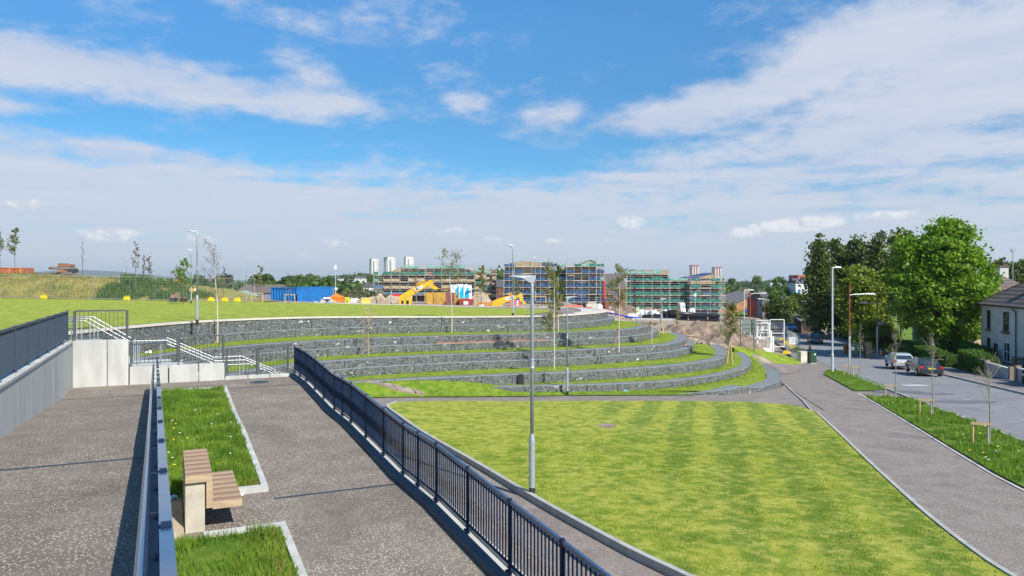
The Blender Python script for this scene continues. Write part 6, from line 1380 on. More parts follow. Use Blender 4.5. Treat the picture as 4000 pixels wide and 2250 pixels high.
for i, (px, py, s, lab) in enumerate([(1918, 870, (1.75, .9, .75), 'upper white ballast block under the white gate'), (1918, 879, (1.6, .9, .5), 'lower white ballast block under the white gate')]):
    d = 80 - i * .9; x = X(px, d); o = MB().cbox(-s[0] / 2, s[0] / 2, -s[1] / 2, s[1] / 2, 0, s[2]).build('ballast_block', M('block_cream', (.72, .70, .62), .8), None, bevel=.04); o.location = (x, d, Hg(x, d) + (0 if i else 0)); tag(o, lab, 'concrete block'); MB().cbox(-.5, -.2, -s[1] / 2 - .012, -s[1] / 2 - .002, s[2] * .4, s[2] * .6).cbox(.2, .5, -s[1] / 2 - .012, -s[1] / 2 - .002, s[2] * .4, s[2] * .6).build('lifting_slot', BLACK, o)
t = thing('plastic_chair', 'white plastic chair beside the site gate', 'chair', (X(1886, 80), 80, Hg(X(1886, 80), 80)), rad(20))
for sx in (-.2, .2):
    for sy in (-.2, .2): MB().tube([(sx * 1.15, sy * 1.15, 0), (sx, sy, .45)], .025, 6).build('leg', WHITE, t)
MB().cbox(-.24, .24, -.24, .24, .44, .48).build('seat', WHITE, t); MB().cbox(-.24, .24, .2, .24, .49, .9).build('backrest', WHITE, t); MB().bar((-.26, -.2, .65), (-.26, .22, .65), .04, .04).bar((.26, -.2, .65), (.26, .22, .65), .04, .04).build('armrest', WHITE, t)
# sign seen from the back
t = thing('sign_board', 'large grey board seen from behind on two dark posts at the edge of the grass', 'sign', (X(1885, 72), 72, low(X(1885, 72), 72)))
z0 = t.location.z; ox = t.location.x; MB().cbox(X(1868, 72) - ox, X(1904, 72) - ox, 0, .05, Z(836, 72) - z0, Z(803, 72) - z0).build('board', M('board_back', (.17, .20, .18), .6, (.14, .17, .15), 1), t)
for y_ in (814, 825): MB().cbox(X(1868, 72) - ox, X(1904, 72) - ox, -.06, -.002, Z(y_ + 1, 72) - z0, Z(y_, 72) - z0).build('rail', M('board_rail', (.26, .29, .27), .6), t)
for px, pb in ((1863.5, 880), (1898, 884)): MB().tube([(X(px, 71.7) - ox, -.2, -.25), (X(px, 71.7) - ox, -.2, Z(798, 71.7) - z0)], .055, 8).build('post', M('post_dark', (.10, .13, .12), .5), t)
# fence along the road with blocks, notice
fl = [(X(a, d_), d_) for a, d_ in ((1976, 100), (1992, 97), (2008, 94.5), (2022, 92), (2032, 90), (2050, 91.5))]
fl = [(rL(y) - k, y) for y, k in ((116, 1.2), (112.5, 1.1), (109, 1.1), (105.5, 1.1), (102, 1.1), (98.7, 1.2), (95.4, 1.3), (92.2, 1.2))] + [(rL(89.5) - 2.8, 89.6)]
for i, (a, b) in enumerate(zip(fl, fl[1:])): fence_panel(a, b, Hg(*a) + .25, Hg(*b) + .25, 1.9, ['farthest', 'second farthest', 'third farthest', 'fourth', 'fifth', 'sixth', 'seventh', 'nearest'][i] + ' mesh fence panel of the row along the road edge, counted from the bend', 'mesh fence panels along the road', .06)
for i, p in enumerate(fl): block_feet(p[0] - .1, p[1], Hg(*p) + .2, rad(70), ['farthest yellow block of the roadside fence', 'second yellow block from the bend', 'third yellow block from the bend', 'fourth yellow block from the bend', 'fifth yellow block from the bend', 'sixth yellow block from the bend', 'seventh yellow block from the bend', 'eighth yellow block, near the orange cone', 'nearest yellow block, behind the cream cabinet'][i]).scale = (1.3, 1.3, 2.2)
x, y = fl[5]; o = MB().cbox(-.55, .55, -.01, .01, -.5, .45).build('notice', WHITE, None); o.location = (x - .3, y - .3, Hg(x, y) + 1.35); tag(o, 'white notice board hung on the roadside mesh fence', 'notice')
MB().cbox(-.25, .25, -.016, -.0105, -.1, .0).cbox(-.35, .35, -.016, -.0105, -.25, -.2).cbox(-.12, .12, -.016, -.0105, .12, .32).build('printed_marks', M('print_grey', (.4, .42, .48), .7), o)
# cabinets
for px, pyb, pyt, w, mat, lab in [(2018, 912, 882, .85, M('cabinet_cream', (.62, .60, .50), .6, (.4, .38, .3), 2.2, .1), 'stained cream utility cabinet at the tip of the grass'), (2042, 913, 883, .78, M('cabinet_green', (.02, .07, .04), .45), 'dark green utility cabinet right of the cream one')]:
    d = 76.5; x = X(px, d); h = Z(pyt, d) - Z(pyb, d); t = thing('utility_cabinet', lab, 'cabinet', (x, d, Z(pyb, d) - .05), rad(22)); MB().cbox(-w / 2, w / 2, -.28, .28, .08, h - .06).build('body', mat, t, bevel=.02); MB().cbox(-w / 2 - .03, w / 2 + .03, -.31, .31, h - .058, h).build('lid', mat, t, bevel=.02); MB().cbox(-w / 2 + .02, w / 2 - .02, -.26, .26, 0, .079).build('plinth', CONC2, t)
    MB().cbox(-.005, .005, -.287, -.2805, .12, h - .1).build('door_seam', BLACK, t)
    if 'green' in lab: MB().cbox(.05, .25, -.289, -.2815, h - .35, h - .2).build('sticker', WHITE, t)
# cones
def cone(x, y, z, label, sleeve=True, s=1.):
    t = thing('traffic_cone', label, 'traffic cone', (x, y, z), R.random(), 'orange traffic cones'); t.scale = (s,) * 3
    MB().lathe([(.14, .05), (.105, .25)], n=14).build('lower_cone', ORNG, t); MB().lathe([(.104, .251), (.07, .47)], n=14).build('sleeve', WHITE if sleeve else ORNG, t); MB().lathe([(.069, .471), (.03, .74)], n=14).build('upper_cone', ORNG, t); MB().box((0, 0, .025), (.42, .42, .05)).build('foot', ORNG if sleeve else BLACK, t, bevel=.01)
x, y = hit(2041, 880, lo2); cone(x - .6, y - 1, lo2(x, y) + .1, 'plain orange cone before the roadside fence', False, 1.25)
x, y = hit(2124, 882, lo2); cone(rR(88) + .6, 88, lo2(0, 88) + .1, 'orange cone with white sleeve beside the rusty pole on the far pavement'); cone(rR(77) + .5, 77, lo2(0, 77) + .1, 'orange cone with white sleeve near the silver car')
# wheelie bins, sofa
t = thing('wheelie_bin', 'green wheelie bin stuffed with rubbish on the far pavement', 'wheelie bin', (X(2159, 86), 86, lo2(0, 86) + .1), rad(10)); GB = M('bin_green', (.10, .30, .10), .5)
MB().add([(-.22, -.25, .1), (.22, -.25, .1), (.22, .25, .1), (-.22, .25, .1), (-.3, -.36, .95), (.3, -.36, .95), (.3, .36, .95), (-.3, .36, .95)], [(0, 1, 5, 4), (1, 2, 6, 5), (2, 3, 7, 6), (3, 0, 4, 7), (4, 5, 6, 7), (0, 3, 2, 1)]).build('body', GB, t, bevel=.02); MB().box((0, .25, 1.25), (.62, .06, .66), 0, Matrix.Rotation(rad(-15), 4, 'X')).build('open_lid', GB, t)
for sx in (-1, 1): MB().tube([(sx * .24, .27, .1), (sx * .28, .27, .1)], .1, 12).build('wheel', TYRE, t)
MB().lathe([(.2, .95), (.25, 1.1), (.1, 1.3)], (.05, 0, 0), 8).build('rubbish_sack', M('purple_sack', (.25, .16, .38), .4, (.5, .5, .5), 5), t)
put(MB().add([(-.25, -.3, 0), (.25, -.3, 0), (.25, .3, 0), (-.25, .3, 0), (-.32, -.36, 1.05), (.32, -.36, 1.05), (.32, .36, 1.05), (-.32, .36, 1.05)], [(0, 1, 5, 4), (1, 2, 6, 5), (2, 3, 7, 6), (3, 0, 4, 7), (4, 5, 6, 7), (0, 3, 2, 1)]).box((0, 0, 1.09), (.66, .72, .07)).build('wheelie_bin', M('bin_rust', (.30, .10, .06), .6), None, bevel=.02), 'rust-brown wheelie bin by the hedge end', 'wheelie bin').location = (X(2130, 89), 89, lo2(0, 89) + .1)
t = thing('old_sofa', 'tan sofa stood on end beside the green bin', 'sofa', (X(2184, 84.5), 84.5, lo2(0, 84) + .1), rad(-12)); MB().cbox(-.35, .35, -.3, .3, 0, 1.7).build('upholstery', M('sofa_tan', (.32, .24, .14), .9, (.25, .18, .1), 3), t, bevel=.08); MB().cbox(-.5, -.36, -.28, .25, .1, 1.3).build('base', BLACK, t)

# ---------------------------------------------------------------- cars
GLASS = M('car_glass', (.02, .03, .035), .05, (.03, .04, .045), 1, spec=.9); TAIL = M('tail_red', (.55, .02, .02), .25); HEADL = M('headlight', (.75, .75, .7), .15)
def car(label, x, y, z, az, col, kind='saloon', name='parked_car', plate=BYEL, group='cars on the road', amber=False):
    paint = M('car_paint_' + str(col), col, .28, tuple(c * .95 for c in col), 1, metal=.15, coat=1.)
    t = thing(name, label, 'car', (x, y, z), az, group); W = .88
    if kind == 'saloon': body = [(-2.3, .32), (-2.33, .62), (-2.25, .92), (-1.75, .98), (1.15, .95), (2.05, .82), (2.25, .62), (2.27, .32)]; cab = [(-1.85, .96), (-1.2, 1.38), (-.6, 1.45), (.15, 1.44), (1.2, .95)]
    elif kind == 'hatch': body = [(-1.98, .32), (-2.02, .7), (-1.95, .95), (1.15, .95), (1.85, .78), (2.02, .6), (2.04, .32)]; cab = [(-1.95, .94), (-1.72, 1.36), (-1.3, 1.48), (.1, 1.48), (1.15, .94)]
    else: body = [(-2.4, .35), (-2.42, 1.0), (-2.4, 1.15), (1.5, 1.1), (2.2, .95), (2.4, .7), (2.42, .35)]; cab = [(-2.4, 1.14), (-2.35, 1.85), (-2.2, 1.95), (.9, 1.93), (1.6, 1.1)]
    def shell(pr, w0, w1, zc, nm, mt_):
        n = len(pr); m = MB(); vs = []
        zs = [p[1] for p in pr]; lo_, hi_ = min(zs), max(zs)
        rows = [(-1, 0), (-.93, .05), (.93, .05), (1, 0)]
        for s in (-1, 1):
            for a, b in pr:
                f = (b - lo_) / (hi_ - lo_); vs.append((a, s * (w0 + (w1 - w0) * f), b))
        m.add(vs, [tuple(range(n)), tuple(range(n, 2 * n))[::-1]] + [(i, n + i, n + (i + 1) % n, (i + 1) % n) for i in range(n)])
        return m.build(nm, mt_, t, bevel=.035)
    shell(body, W, W * .97, 0, 'body', paint); cabo = shell(cab, W * .95, W * .72, 0, 'cabin', paint)
    # glass: side windows, windscreen and rear window, a touch proud of the cabin
    g = MB(); zb, zt = cab[0][1] + .06, max(p[1] for p in cab) - .09
    fw = cab[-1]; ft = cab[-2]; rw = cab[0]; rt = cab[1]; n = len(cab); hi_ = max(p[1] for p in cab); lo_ = cab[0][1]
    def wy(zz): return W * .95 + (W * .72 - W * .95) * (zz - lo_) / (hi_ - lo_)
    def xa(p, q, zz): return p[0] + (q[0] - p[0]) * (zz - p[1]) / (q[1] - p[1]) if q[1] != p[1] else p[0]
    zt2 = min(zt, rt[1] - .02)
    for s in (-1, 1):
        q = [(xa(rw, rt, zb) + .14, s * (wy(zb) + .012), zb), (xa(fw, ft, zb) - .14, s * (wy(zb) + .012), zb), (xa(fw, ft, zt) - .1, s * (wy(zt) + .012), zt), (xa(rw, rt, zt2) + .18, s * (wy(zt2) + .012), zt2)]
        MB().add(q + [(a, b - s * .02, c) for a, b, c in q], [(0, 1, 2, 3), (7, 6, 5, 4), (0, 4, 5, 1), (1, 5, 6, 2), (2, 6, 7, 3), (3, 7, 4, 0)]).build('side_window', GLASS, cabo)
    for (p, r_, nm, sg, z1_) in ((fw, ft, 'windscreen', 1, zt), (rw, rt, 'rear_window', -1, zt2)):
        q = [(xa(p, r_, zb) + sg * .015, -wy(zb) + .1, zb), (xa(p, r_, zb) + sg * .015, wy(zb) - .1, zb), (xa(p, r_, z1_) + sg * .015, wy(z1_) - .08, z1_), (xa(p, r_, z1_) + sg * .015, -wy(z1_) + .08, z1_)]
        MB().add(q + [(a - sg * .02, b, c) for a, b, c in q], [(0, 1, 2, 3), (7, 6, 5, 4), (0, 4, 5, 1), (1, 5, 6, 2), (2, 6, 7, 3), (3, 7, 4, 0)]).build(nm, GLASS, cabo)
    xb_, xf = min(p[0] for p in body), max(p[0] for p in body)
    for sx in (xb_ + .82, xf - .8):
        for s in (-1, 1):
            w = thing('tmp', '', ''); bpy.data.objects.remove(w)
            ty = MB().tube([(0, s * .02 - .1, 0), (0, s * .02 + .1, 0)], .32, 18).build('wheel', TYRE, t); ty.location = (sx, s * (W - .08), .32)
            MB().tube([(0, s * .122 - .005, 0), (0, s * .122 + .005, 0)], .2, 14).build('rim', M('alloy', (.5, .5, .52), .3, metal=.8), ty)
    zl = body[2][1] - .12
    for s in (-1, 1):
        MB().cbox(xb_ - .03, xb_ + .18, s * W * .98 - s * .26, s * W * 1.005, zl - .1, zl + .08).build('tail_light', TAIL, t, bevel=.015)
        MB().cbox(xf - .22, xf + .02, s * W * .98 - s * .36, s * W * 1.0, .58, .74).build('headlight', M('amber_lamp', (.9, .45, .1), .3) if amber and s > 0 else HEADL, t, bevel=.015)
        MB().box((.75, s * (W + .07), 1.0), (.16, .2, .13)).build('wing_mirror', paint, t, bevel=.02)
    MB().cbox(xb_ - .035, xb_ - .005, -.26, .26, .62 if kind != 'saloon' else .66, .74 if kind != 'saloon' else .78).build('number_plate', plate, t); MB().cbox(xf + .005, xf + .03, -.26, .26, .42, .53).build('number_plate', WHITE, t)
    [MB().cbox(q - .06, q + .06, -W * .9, W * .9, .3, .42).build('bumper_strip', BLACK, t, bevel=.01) for q in (xb_ + .04, xf - .04)]; return t
def roadang(y): return math.atan2(8, rL(y + 8) - rL(y))
yk = 60.5; car('dark blue-grey saloon parked at the far kerb, seen from behind', rR(yk) - 1.15, yk + 1.2, lo2(0, yk) - .03, roadang(yk), (.02, .026, .036), 'saloon')
yk = 68; car('silver hatchback parked in front of the dark saloon at the far kerb', rR(yk) - 1.15, yk + 1.2, lo2(0, yk) - .03, roadang(yk), (.50, .54, .58), 'hatch')
yk = 111; car('dark small car driving towards the viewer with its amber light on', X(2050, yk), yk, lo2(0, yk) - .03, roadang(yk) + math.pi, (.05, .06, .08), 'hatch', 'moving_car', amber=True)
for px, yk, k, col, nm, lab in [(1917, 150, 'van', (.7, .7, .7), 'parked_van', 'white high-backed van parked at the bend beyond the gate'), (1940, 142, 'saloon', (.72, .73, .74), 'parked_car', 'white car right of the white van beyond the gate'), (1962, 136, 'hatch', (.10, .14, .18), 'parked_car', 'dark grey car parked beyond the roadside fence'), (1985, 132, 'hatch', (.03, .09, .22), 'parked_car', 'blue car at the right end of the row beyond the fence'), (1900, 156, 'hatch', (.03, .05, .12), 'parked_car', 'navy car at the left end of the row beyond the gate')]:
    car(lab, X(px, yk), yk, Z(830, yk) - .2, roadang(yk) + (math.pi if px > 1950 else 0) + .2, col, k, nm)
for px, yk, col, lab in [(1879, 230, (.02, .06, .25), 'blue car parked at the foot of the distant uphill road'), (1895, 300, (.04, .05, .06), 'dark car on the distant uphill road')]: car(lab, X(px, yk), yk, lo2(0, yk) + .35, roadang(yk), col, 'hatch')

# loose stones over the earth
rg = np.random.default_rng(21); m = MB()
for _ in range(420):
    x = rg.uniform(12, 33); y = rg.uniform(71, 92); s = rg.uniform(.05, .22) * (1 + (rg.random() < .1)); z = Hg(x, y)
    if x > rL(y) - 4 or (y < 74 and x < 13): continue
    m.box((x, y, z + s * .25), (s * 1.6, s, s * .7), 0, Matrix.Rotation(rg.uniform(0, 3), 4, 'Z') @ Matrix.Rotation(rg.uniform(-.5, .5), 4, 'X'))
stuff(m.build('loose_stones', M('loose_stone', (.42, .36, .28), .9, (.26, .22, .18), .6, world=True)), 'loose stones strewn over the bare earth behind the terraces', 'stones')
# ================================================================ HOUSES, HEDGES, GARDENS
RTILE = None
def rooftile():
    m, nt, b = newmat('roof_tiles'); p = pos(nt); s = nd(nt, 'ShaderNodeSeparateXYZ', {0: p})
    w = mt(nt, 'PINGPONG', mt(nt, 'MULTIPLY', s.outputs[2], 2.7), .5); f = ramp(nt, w, .02, .12)
    c = mix(nt, ramp(nt, noisef(nt, p, 1.2, 5), .3, .7), (.115, .085, .075), (.17, .13, .115)); c = mix(nt, f, (.035, .028, .025), c)
    nt.links.new(c, b.inputs['Base Color']); b.inputs['Roughness'].default_value = .85
    nt.links.new(nd(nt, 'ShaderNodeBump', {'Height': w, 'Strength': .6, 'Distance': .1}).outputs[0], b.inputs['Normal']); return m
RTILE = rooftile()
HARL = M('white_harling', (.62, .62, .58), .95, (.52, .52, .49), .8, .5, bsc=14); STONEB = M('brown_surround', (.20, .12, .09), .8)
def house(label, ox, oy, z0, L, D, eave, ridge, wmat, wins, door=None, chim=None, name='house', hip=True, group=None, pipe=None, az=None, light=False):
    """local x runs along the facade away from the viewer, local y is into the house (to the right)"""
    t = thing(name, label, 'house', (ox, oy, z0), az if az is not None else math.atan2(1, .26), group)
    MB().cbox(0, L, -D, 0, 0, eave).build('wall', wmat, t)
    o = .45; h = D / 2 if hip else 0.01
    rf = MB().add([(-o, o, eave), (L + o, o, eave), (L + o, -D - o, eave), (-o, -D - o, eave), (h, -D / 2, ridge), (L - h, -D / 2, ridge), (-o, o, eave - .12), (L + o, o, eave - .12), (L + o, -D - o, eave - .12), (-o, -D - o, eave - .12)], [(0, 1, 5, 4), (1, 2, 5), (2, 3, 4, 5), (3, 0, 4), (0, 6, 7, 1), (1, 7, 8, 2), (2, 8, 9, 3), (3, 9, 6, 0), (6, 9, 8, 7)]).build('roof', RTILE, t)
    MB().tube([(-o, o, eave - .02), (L + o, o, eave - .02)], .07, 6).build('gutter', BLACK, t)
    for a, b in (((-o, o, eave), (h, -D / 2, ridge)), ((L + o, o, eave), (L - h, -D / 2, ridge)), ((h, -D / 2, ridge), (L - h, -D / 2, ridge))): MB().tube([a, b], .09, 6).build('ridge_tiles', M('ridge_tile', (.15, .11, .10), .8), rf)
    for c in chim or []:
        cc = MB().cbox(c - .6, c + .6, -D / 2 - .45, -D / 2 + .45, ridge - .8, ridge + 1.1).build('chimney', HARL, rf); MB().cbox(c - .7, c + .7, -D / 2 - .55, -D / 2 + .55, ridge + 1.101, ridge + 1.25).build('chimney_cap', STONEB, cc)
        for q in (-.35, .1, .4): MB().lathe([(.14, 1.25), (.12, 1.7)], (c + q, -D / 2, ridge), 8).build('chimney_pot', M('chimney_pot', (.10, .07, .06), .8), cc)
    for a, b, c, d, fr in wins:
        f = MB().cbox(a - .1, b + .1, .002, .04, c - .1, d + .1).build('window', STONEB if not fr else WHITE, t); MB().cbox(a, b, .041, .05, c, d).build('pane', DARKG, f)
        MB().cbox((a + b) / 2 - .04, (a + b) / 2 + .04, .051, .075, c, d).cbox(a, b, .051, .07, (c + d) / 2 - .03, (c + d) / 2 + .03).build('glazing_bar', WHITE if fr else BLACK, f)
        MB().cbox(a - .2, b + .2, .042, .2, c - .28, c - .11).build('sill', STONEB, f)
    for d_ in door or []:
        q = MB().cbox(d_, d_ + .95, .003, .06, .1, 2.15).build('door', M('dark_door', (.07, .03, .03), .5), t); MB().lathe([(.03, 0), (.03, .08)], (d_ + .12, .1, 1.1), 6).build('handle', GALV, q)
    for p_ in pipe or []: MB().tube([(p_, .1, .05), (p_, .1, eave - .5), (p_ + .3, .3, eave - .15)], .055, 8).build('downpipe', BLACK, t)
    return t
# facade line x = 29 + .26 y
def fp(y, k=29.0): return (k + .26 * y, y)
x, y = fp(58.5); house('white harled house at the right edge with a dark tiled roof', x, y, -2.5, 19.6, 9, 5.95, 9.3, HARL,
    [(17.0, 17.75, 3.55, 5.3, False), (12.3, 13.5, 3.55, 5.3, False), (7.0, 8.1, 3.5, 5.2, False), (2.6, 3.6, 3.5, 5.2, False), (17.0, 17.75, .95, 2.5, False), (12.0, 13.2, .7, 2.4, True), (7.0, 8.1, .8, 2.3, True), (2.6, 3.6, .8, 2.3, True)], [15.0], [9.8], pipe=[10.4])
x, y = fp(83.5, 30.5); house('second pale house with a dark roof and white chimney behind the lime tree', x, y, -2.9, 15, 9, 6.0, 9.3, M('tan_harling', (.50, .36, .22), .95, (.62, .55, .44), .25), [(1.5, 2.6, 3.5, 5.1, True), (1.5, 2.6, .8, 2.4, True), (6, 7.2, 3.5, 5.1, True), (11, 12.2, 3.5, 5.1, True)], [4.2], [5.0])
x, y = fp(104, 32); house('white gabled house glimpsed left of the lime tree trunk', x, y, -3.1, 10, 8.5, 5.4, 8.2, M('cool_white', (.55, .56, .58), .9), [(2, 3, 3.3, 4.8, True), (6.5, 7.5, 3.3, 4.8, True), (2, 3, .8, 2.3, True)], [4.4], None)  # walls in a cool greyish white
house('dark roofed house far behind the aerial at the right', 95, 118, -3, 16, 9, 6.5, 8.9, HARL, [(3, 4, 3.3, 4.8, True), (9, 10, 3.3, 4.8, True)], None, None, az=rad(5))
t = thing('aerial_mast', 'tall thin aerial mast rising behind the white house roof', 'aerial', (X(2548, 84), 84, 1.5)); MB().tube([(0, 0, -2), (0, 0, Z(627, 84) - 1.5)], .045, 6).build('mast', GALV, t); h = Z(627, 84) - 1.5; MB().bar((-.5, 0, h - .1), (.5, 0, h - .1), .04, .04).bar((-.25, 0, h - .35), (-.25, 0, h + .2), .04, .04).bar((.25, 0, h - .35), (.25, 0, h + .2), .04, .04).box((0, 0, h - .2), (.25, .2, .3)).build('antenna', GALV, t)
# hedges
def hedge(label, p, q, w, h, seed, z=None, taper=1.):
    a, b = Vector((*p, 0)), Vector((*q, 0)); L = (b - a).length; zz = lo2(0, (p[1] + q[1]) / 2) + .05 if z is None else z
    t = thing('hedge', label, 'hedge', (p[0], p[1], zz), math.atan2(b.y - a.y, b.x - a.x), 'clipped garden hedges'); rg = random.Random(seed)
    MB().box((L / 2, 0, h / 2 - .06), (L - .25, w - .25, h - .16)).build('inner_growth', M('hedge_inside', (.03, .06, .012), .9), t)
    n = int((L * w + 2 * L * h + 2 * w * h) * 150); C = []
    for _ in range(n):
        f = rg.random(); u, v, s = rg.uniform(0, L), rg.uniform(-w / 2, w / 2), rg.uniform(0, h); A = [L * w, L * h, L * h, w * h, w * h]; k = rg.choices(range(5), A)[0]
        c = [(u, v, h), (u, -w / 2, s), (u, w / 2, s), (0, v, s), (L, v, s)][k]; j = .06
        c = Vector(c); m_ = mnoise.noise(Vector((c.x * 1.2 + seed, c.y * 1.2, c.z * 1.2))) * .12; cc = Vector((L / 2, 0, h / 2)); dr = (c - cc); dr = Vector((dr.x / L, dr.y / w, dr.z / h)); 
        rr = dr.length; c += Vector((rg.gauss(0, j), rg.gauss(0, j), rg.gauss(0, j) - (.12 if rr > .62 else 0))) + dr * m_ * 2
        if rr > .66: c = cc + (c - cc) * .95
        C.append(tuple(c))
    V, Fc = leaf_quads(C, .11, seed); fast_mesh('foliage', V, Fc, LEAF_HEDGE, t); return t
def kp(y, k): return (rR(y) + k, y)
hedge('clipped hedge behind the dark saloon, in front of the pale house wall', kp(60.5, 3.6), kp(66.5, 3.9), 1.5, 1.75, 1)
hedge('big rounded hedge at the right edge beside the turquoise gate', kp(48, 3.9), kp(51.5, 3.9), 2.0, 2.1, 2)
hedge('long low hedge running behind the silver car towards the lime tree', kp(69, 3.4), kp(80, 3.4), 1.3, 1.5, 3)
hedge('hedge behind the sofa and the green bin', kp(82, 3.4), kp(92, 3.4), 1.6, 1.6, 4)
hedge('bright topped hedge under the yellow-green tree', kp(93, 3.2), kp(101, 3.2), 2.2, 1.7, 5)
hedge('dark hedge in the shade of the poplars', kp(103, 3.0), kp(124, 3.0), 2.5, 2.2, 6)
hedge('inner garden hedge below the lime tree crown', kp(72, 7.5), kp(82, 7.5), 1.5, 2.0, 7)
# garden walls and gates
def gwall(label, y0, y1, k, h, mat, w=.2):
    a, b = kp(y0, k), kp(y1, k); z = lo2(0, (y0 + y1) / 2); t = thing('garden_wall', label, 'garden wall', (a[0], a[1], z), math.atan2(b[1] - a[1], b[0] - a[0])); L = math.dist(a, b)
    MB().cbox(0, L, -w / 2, w / 2, -.3, h).build('wall_body', mat, t); MB().cbox(-.03, L + .03, -w / 2 - .05, w / 2 + .05, h + .001, h + .08).build('coping', CONC2, t)
    for q in (0, L): MB().cbox(q - .18, q + .18, -.18, .18, -.3, h + .22).build('pier', M('brown_pier', (.26, .20, .16), .9), t)
WGW = M('worn_white_wall', (.50, .48, .46), .9, (.34, .32, .31), .8, .3)
gwall('worn white garden wall left of the gateway, behind the dark saloon', 55.5, 60.2, 3.3, .95, WGW); gwall('worn white garden wall in front of the white house', 52.2, 54.4, 3.3, .95, WGW); gwall('pale inner wall below the white house', 54, 60, 6.5, 1.35, CONC2); gwall('low dark wall in front of the timber-clad house', 126, 134, 3.4, .7, M('dark_wall', (.16, .14, .12), .9))
t = thing('garden_gate', 'turquoise metal garden gate at the right edge', 'gate', (*kp(47.5, 3.3), lo2(0, 47.5) + .05), math.atan2(1, .26)); TQ = M('gate_turquoise', (.12, .32, .27), .5)
MB().bar((-.9, 0, .15), (0, 0, .15), .04, .04).bar((-.9, 0, 1.25), (0, 0, 1.25), .04, .04).bar((-.9, 0, .1), (-.9, 0, 1.3), .05, .05).bar((0, 0, .1), (0, 0, 1.3), .05, .05).build('frame', TQ, t)
m = MB(); [m.bar((-.9 + .1 * k, 0, .15), (-.9 + .1 * k, 0, 1.25), .02, .02) for k in range(1, 9)]; m.build('bars', TQ, t)
put(MB().cbox(0, 2.2, -.04, .04, .1, 1.2).build('red_fence', M('red_brown_fence', (.20, .05, .04), .8), None), 'dark red board fence right of the turquoise gate', 'fence'); bpy.data.objects['red_fence'].location = (*kp(44.6, 3.3), lo2(0, 45)); bpy.data.objects['red_fence'].rotation_euler = (0, 0, math.atan2(1, .26))
t = thing('picket_fence', 'brown picket fence between the hedge and the white house', 'fence', (*kp(66.6, 9.5), lo2(0, 67)), rad(10))
for k in range(14): MB().cbox(-1.7 + k * .22, -1.58 + k * .22, -.02, .02, 0, 1.25).build('picket', M('picket_brown', (.24, .13, .07), .8), t)
MB().cbox(-1.75, 1.4, .021, .06, .4, .48).cbox(-1.75, 1.4, .021, .06, .95, 1.03).build('rail', M('picket_brown', (.24, .13, .07), .8), t)
t = thing('litter_bin', 'slim dark bollard with a pale band by the gateway', 'bollard', (*kp(52.2, 2.8), lo2(0, 52) + .1)); MB().lathe([(.13, 0), (.13, .85), (.05, .95)], n=10).build('post', BLACK, t); MB().lathe([(.135, .55), (.135, .72)], n=10).build('pale_band', WHITE, t)
# timber clad house in the poplar shade
simple_block('timber_clad_house', 'dark timber-clad house in the shade of the poplars', 2016, 2052, 808, 838, 138, 9, M('dark_cladding', (.14, .08, .06), .9), [(2021, 2026, 813, 825), (2030, 2034, 813, 826), (2038, 2042, 813, 826), (2045, 2049, 813, 826)], 793, M('warm_slate', (.14, .12, .12), .9))  # roof in a slightly lighter, browner slate
# terrace of orange brick houses by the distant road
OBR = M('orange_brick', (.62, .30, .12), .85, (.5, .24, .1), .3)
t = thing('brick_terrace', 'row of orange brick houses with grey roofs left of the distant road', 'houses', (X(1868, 240), 240, -6)); inv = Matrix.Translation(t.location).inverted()
xa, xb = (X(1830, 215), 215.), (X(1884, 330), 330.); 
for i in range(6):
    f0, f1 = i / 6, (i + 1) / 6; a = Vector((xa[0] + (xb[0] - xa[0]) * f0, xa[1] + (xb[1] - xa[1]) * f0, 0)); b = Vector((xa[0] + (xb[0] - xa[0]) * f1, xa[1] + (xb[1] - xa[1]) * f1, 0)); L = (b - a).length
    ang = math.atan2(b.y - a.y, b.x - a.x); m_ = Matrix.Translation((a.x, a.y, -6.4)) @ Matrix.Rotation(ang, 4, 'Z'); st = i * .18
    def tb(m): 
        m.v = [tuple(m_ @ Vector(p)) for p in m.v]; return m
    w_ = tb(MB().cbox(0, L - .1, 0, 8, -2, 4.6 + st)).build('wall', OBR if i % 2 == 0 else M('orange_brick2', (.55, .24, .1), .85), t); w_.matrix_parent_inverse = inv
    r_ = tb(MB().xprism([(-.5, 4.6 + st), (8.5, 4.6 + st), (4, 7.4 + st)], -.1, L)).build('roof', SLATE, t); r_.matrix_parent_inverse = inv
    for q in (.25, .65):
        for zz in (.8, 3.0): wq = tb(MB().cbox(L * q, L * q + 1.2, -.08, -.002, zz, zz + 1.2)).build('window', DARKG, t); wq.matrix_parent_inverse = inv
# red shop, grey gable, white houses
simple_block('red_shop', 'red painted gable shop with white sign beside the distant road', 1903, 1918, 757, 800, 205, 8, M('shop_red', (.42, .06, .06), .7), [(1911, 1917, 781, 790)], 742, M('red_roof', (.30, .05, .05), .8), wm=WHITE, chim=[1912])
t = bpy.data.objects['red_shop']; 
text('shop_sign_text', 'SHOPS', .85, BLACK, t, (X(1912.5, 204.9) - t.location.x, -.16, Z(768.3, 204.9) - t.location.z), (rad(90), 0, 0)); o = MB().cbox(X(1905, 204.9), X(1919, 204.9), 204.86, 204.93, Z(772, 204.9), Z(764, 204.9)).build('shop_sign', WHITE, t); o.matrix_parent_inverse = Matrix.Translation(t.location).inverted()
simple_block('grey_gable_house', 'grey rendered gable house right of the red shop', 1919, 1940, 748, 800, 200, 9, M('grey_render', (.25, .25, .28), .9), [], 733, SLATE)
simple_block('grey_roof_house', 'cottage with a pale gable in the trees above the red shop', 1945, 1973, 728, 745, 330, 9, M('cream_render', (.62, .56, .45), .9), [(1963, 1967, 731, 736)], 712, M('pale_slate', (.33, .33, .35), .8))
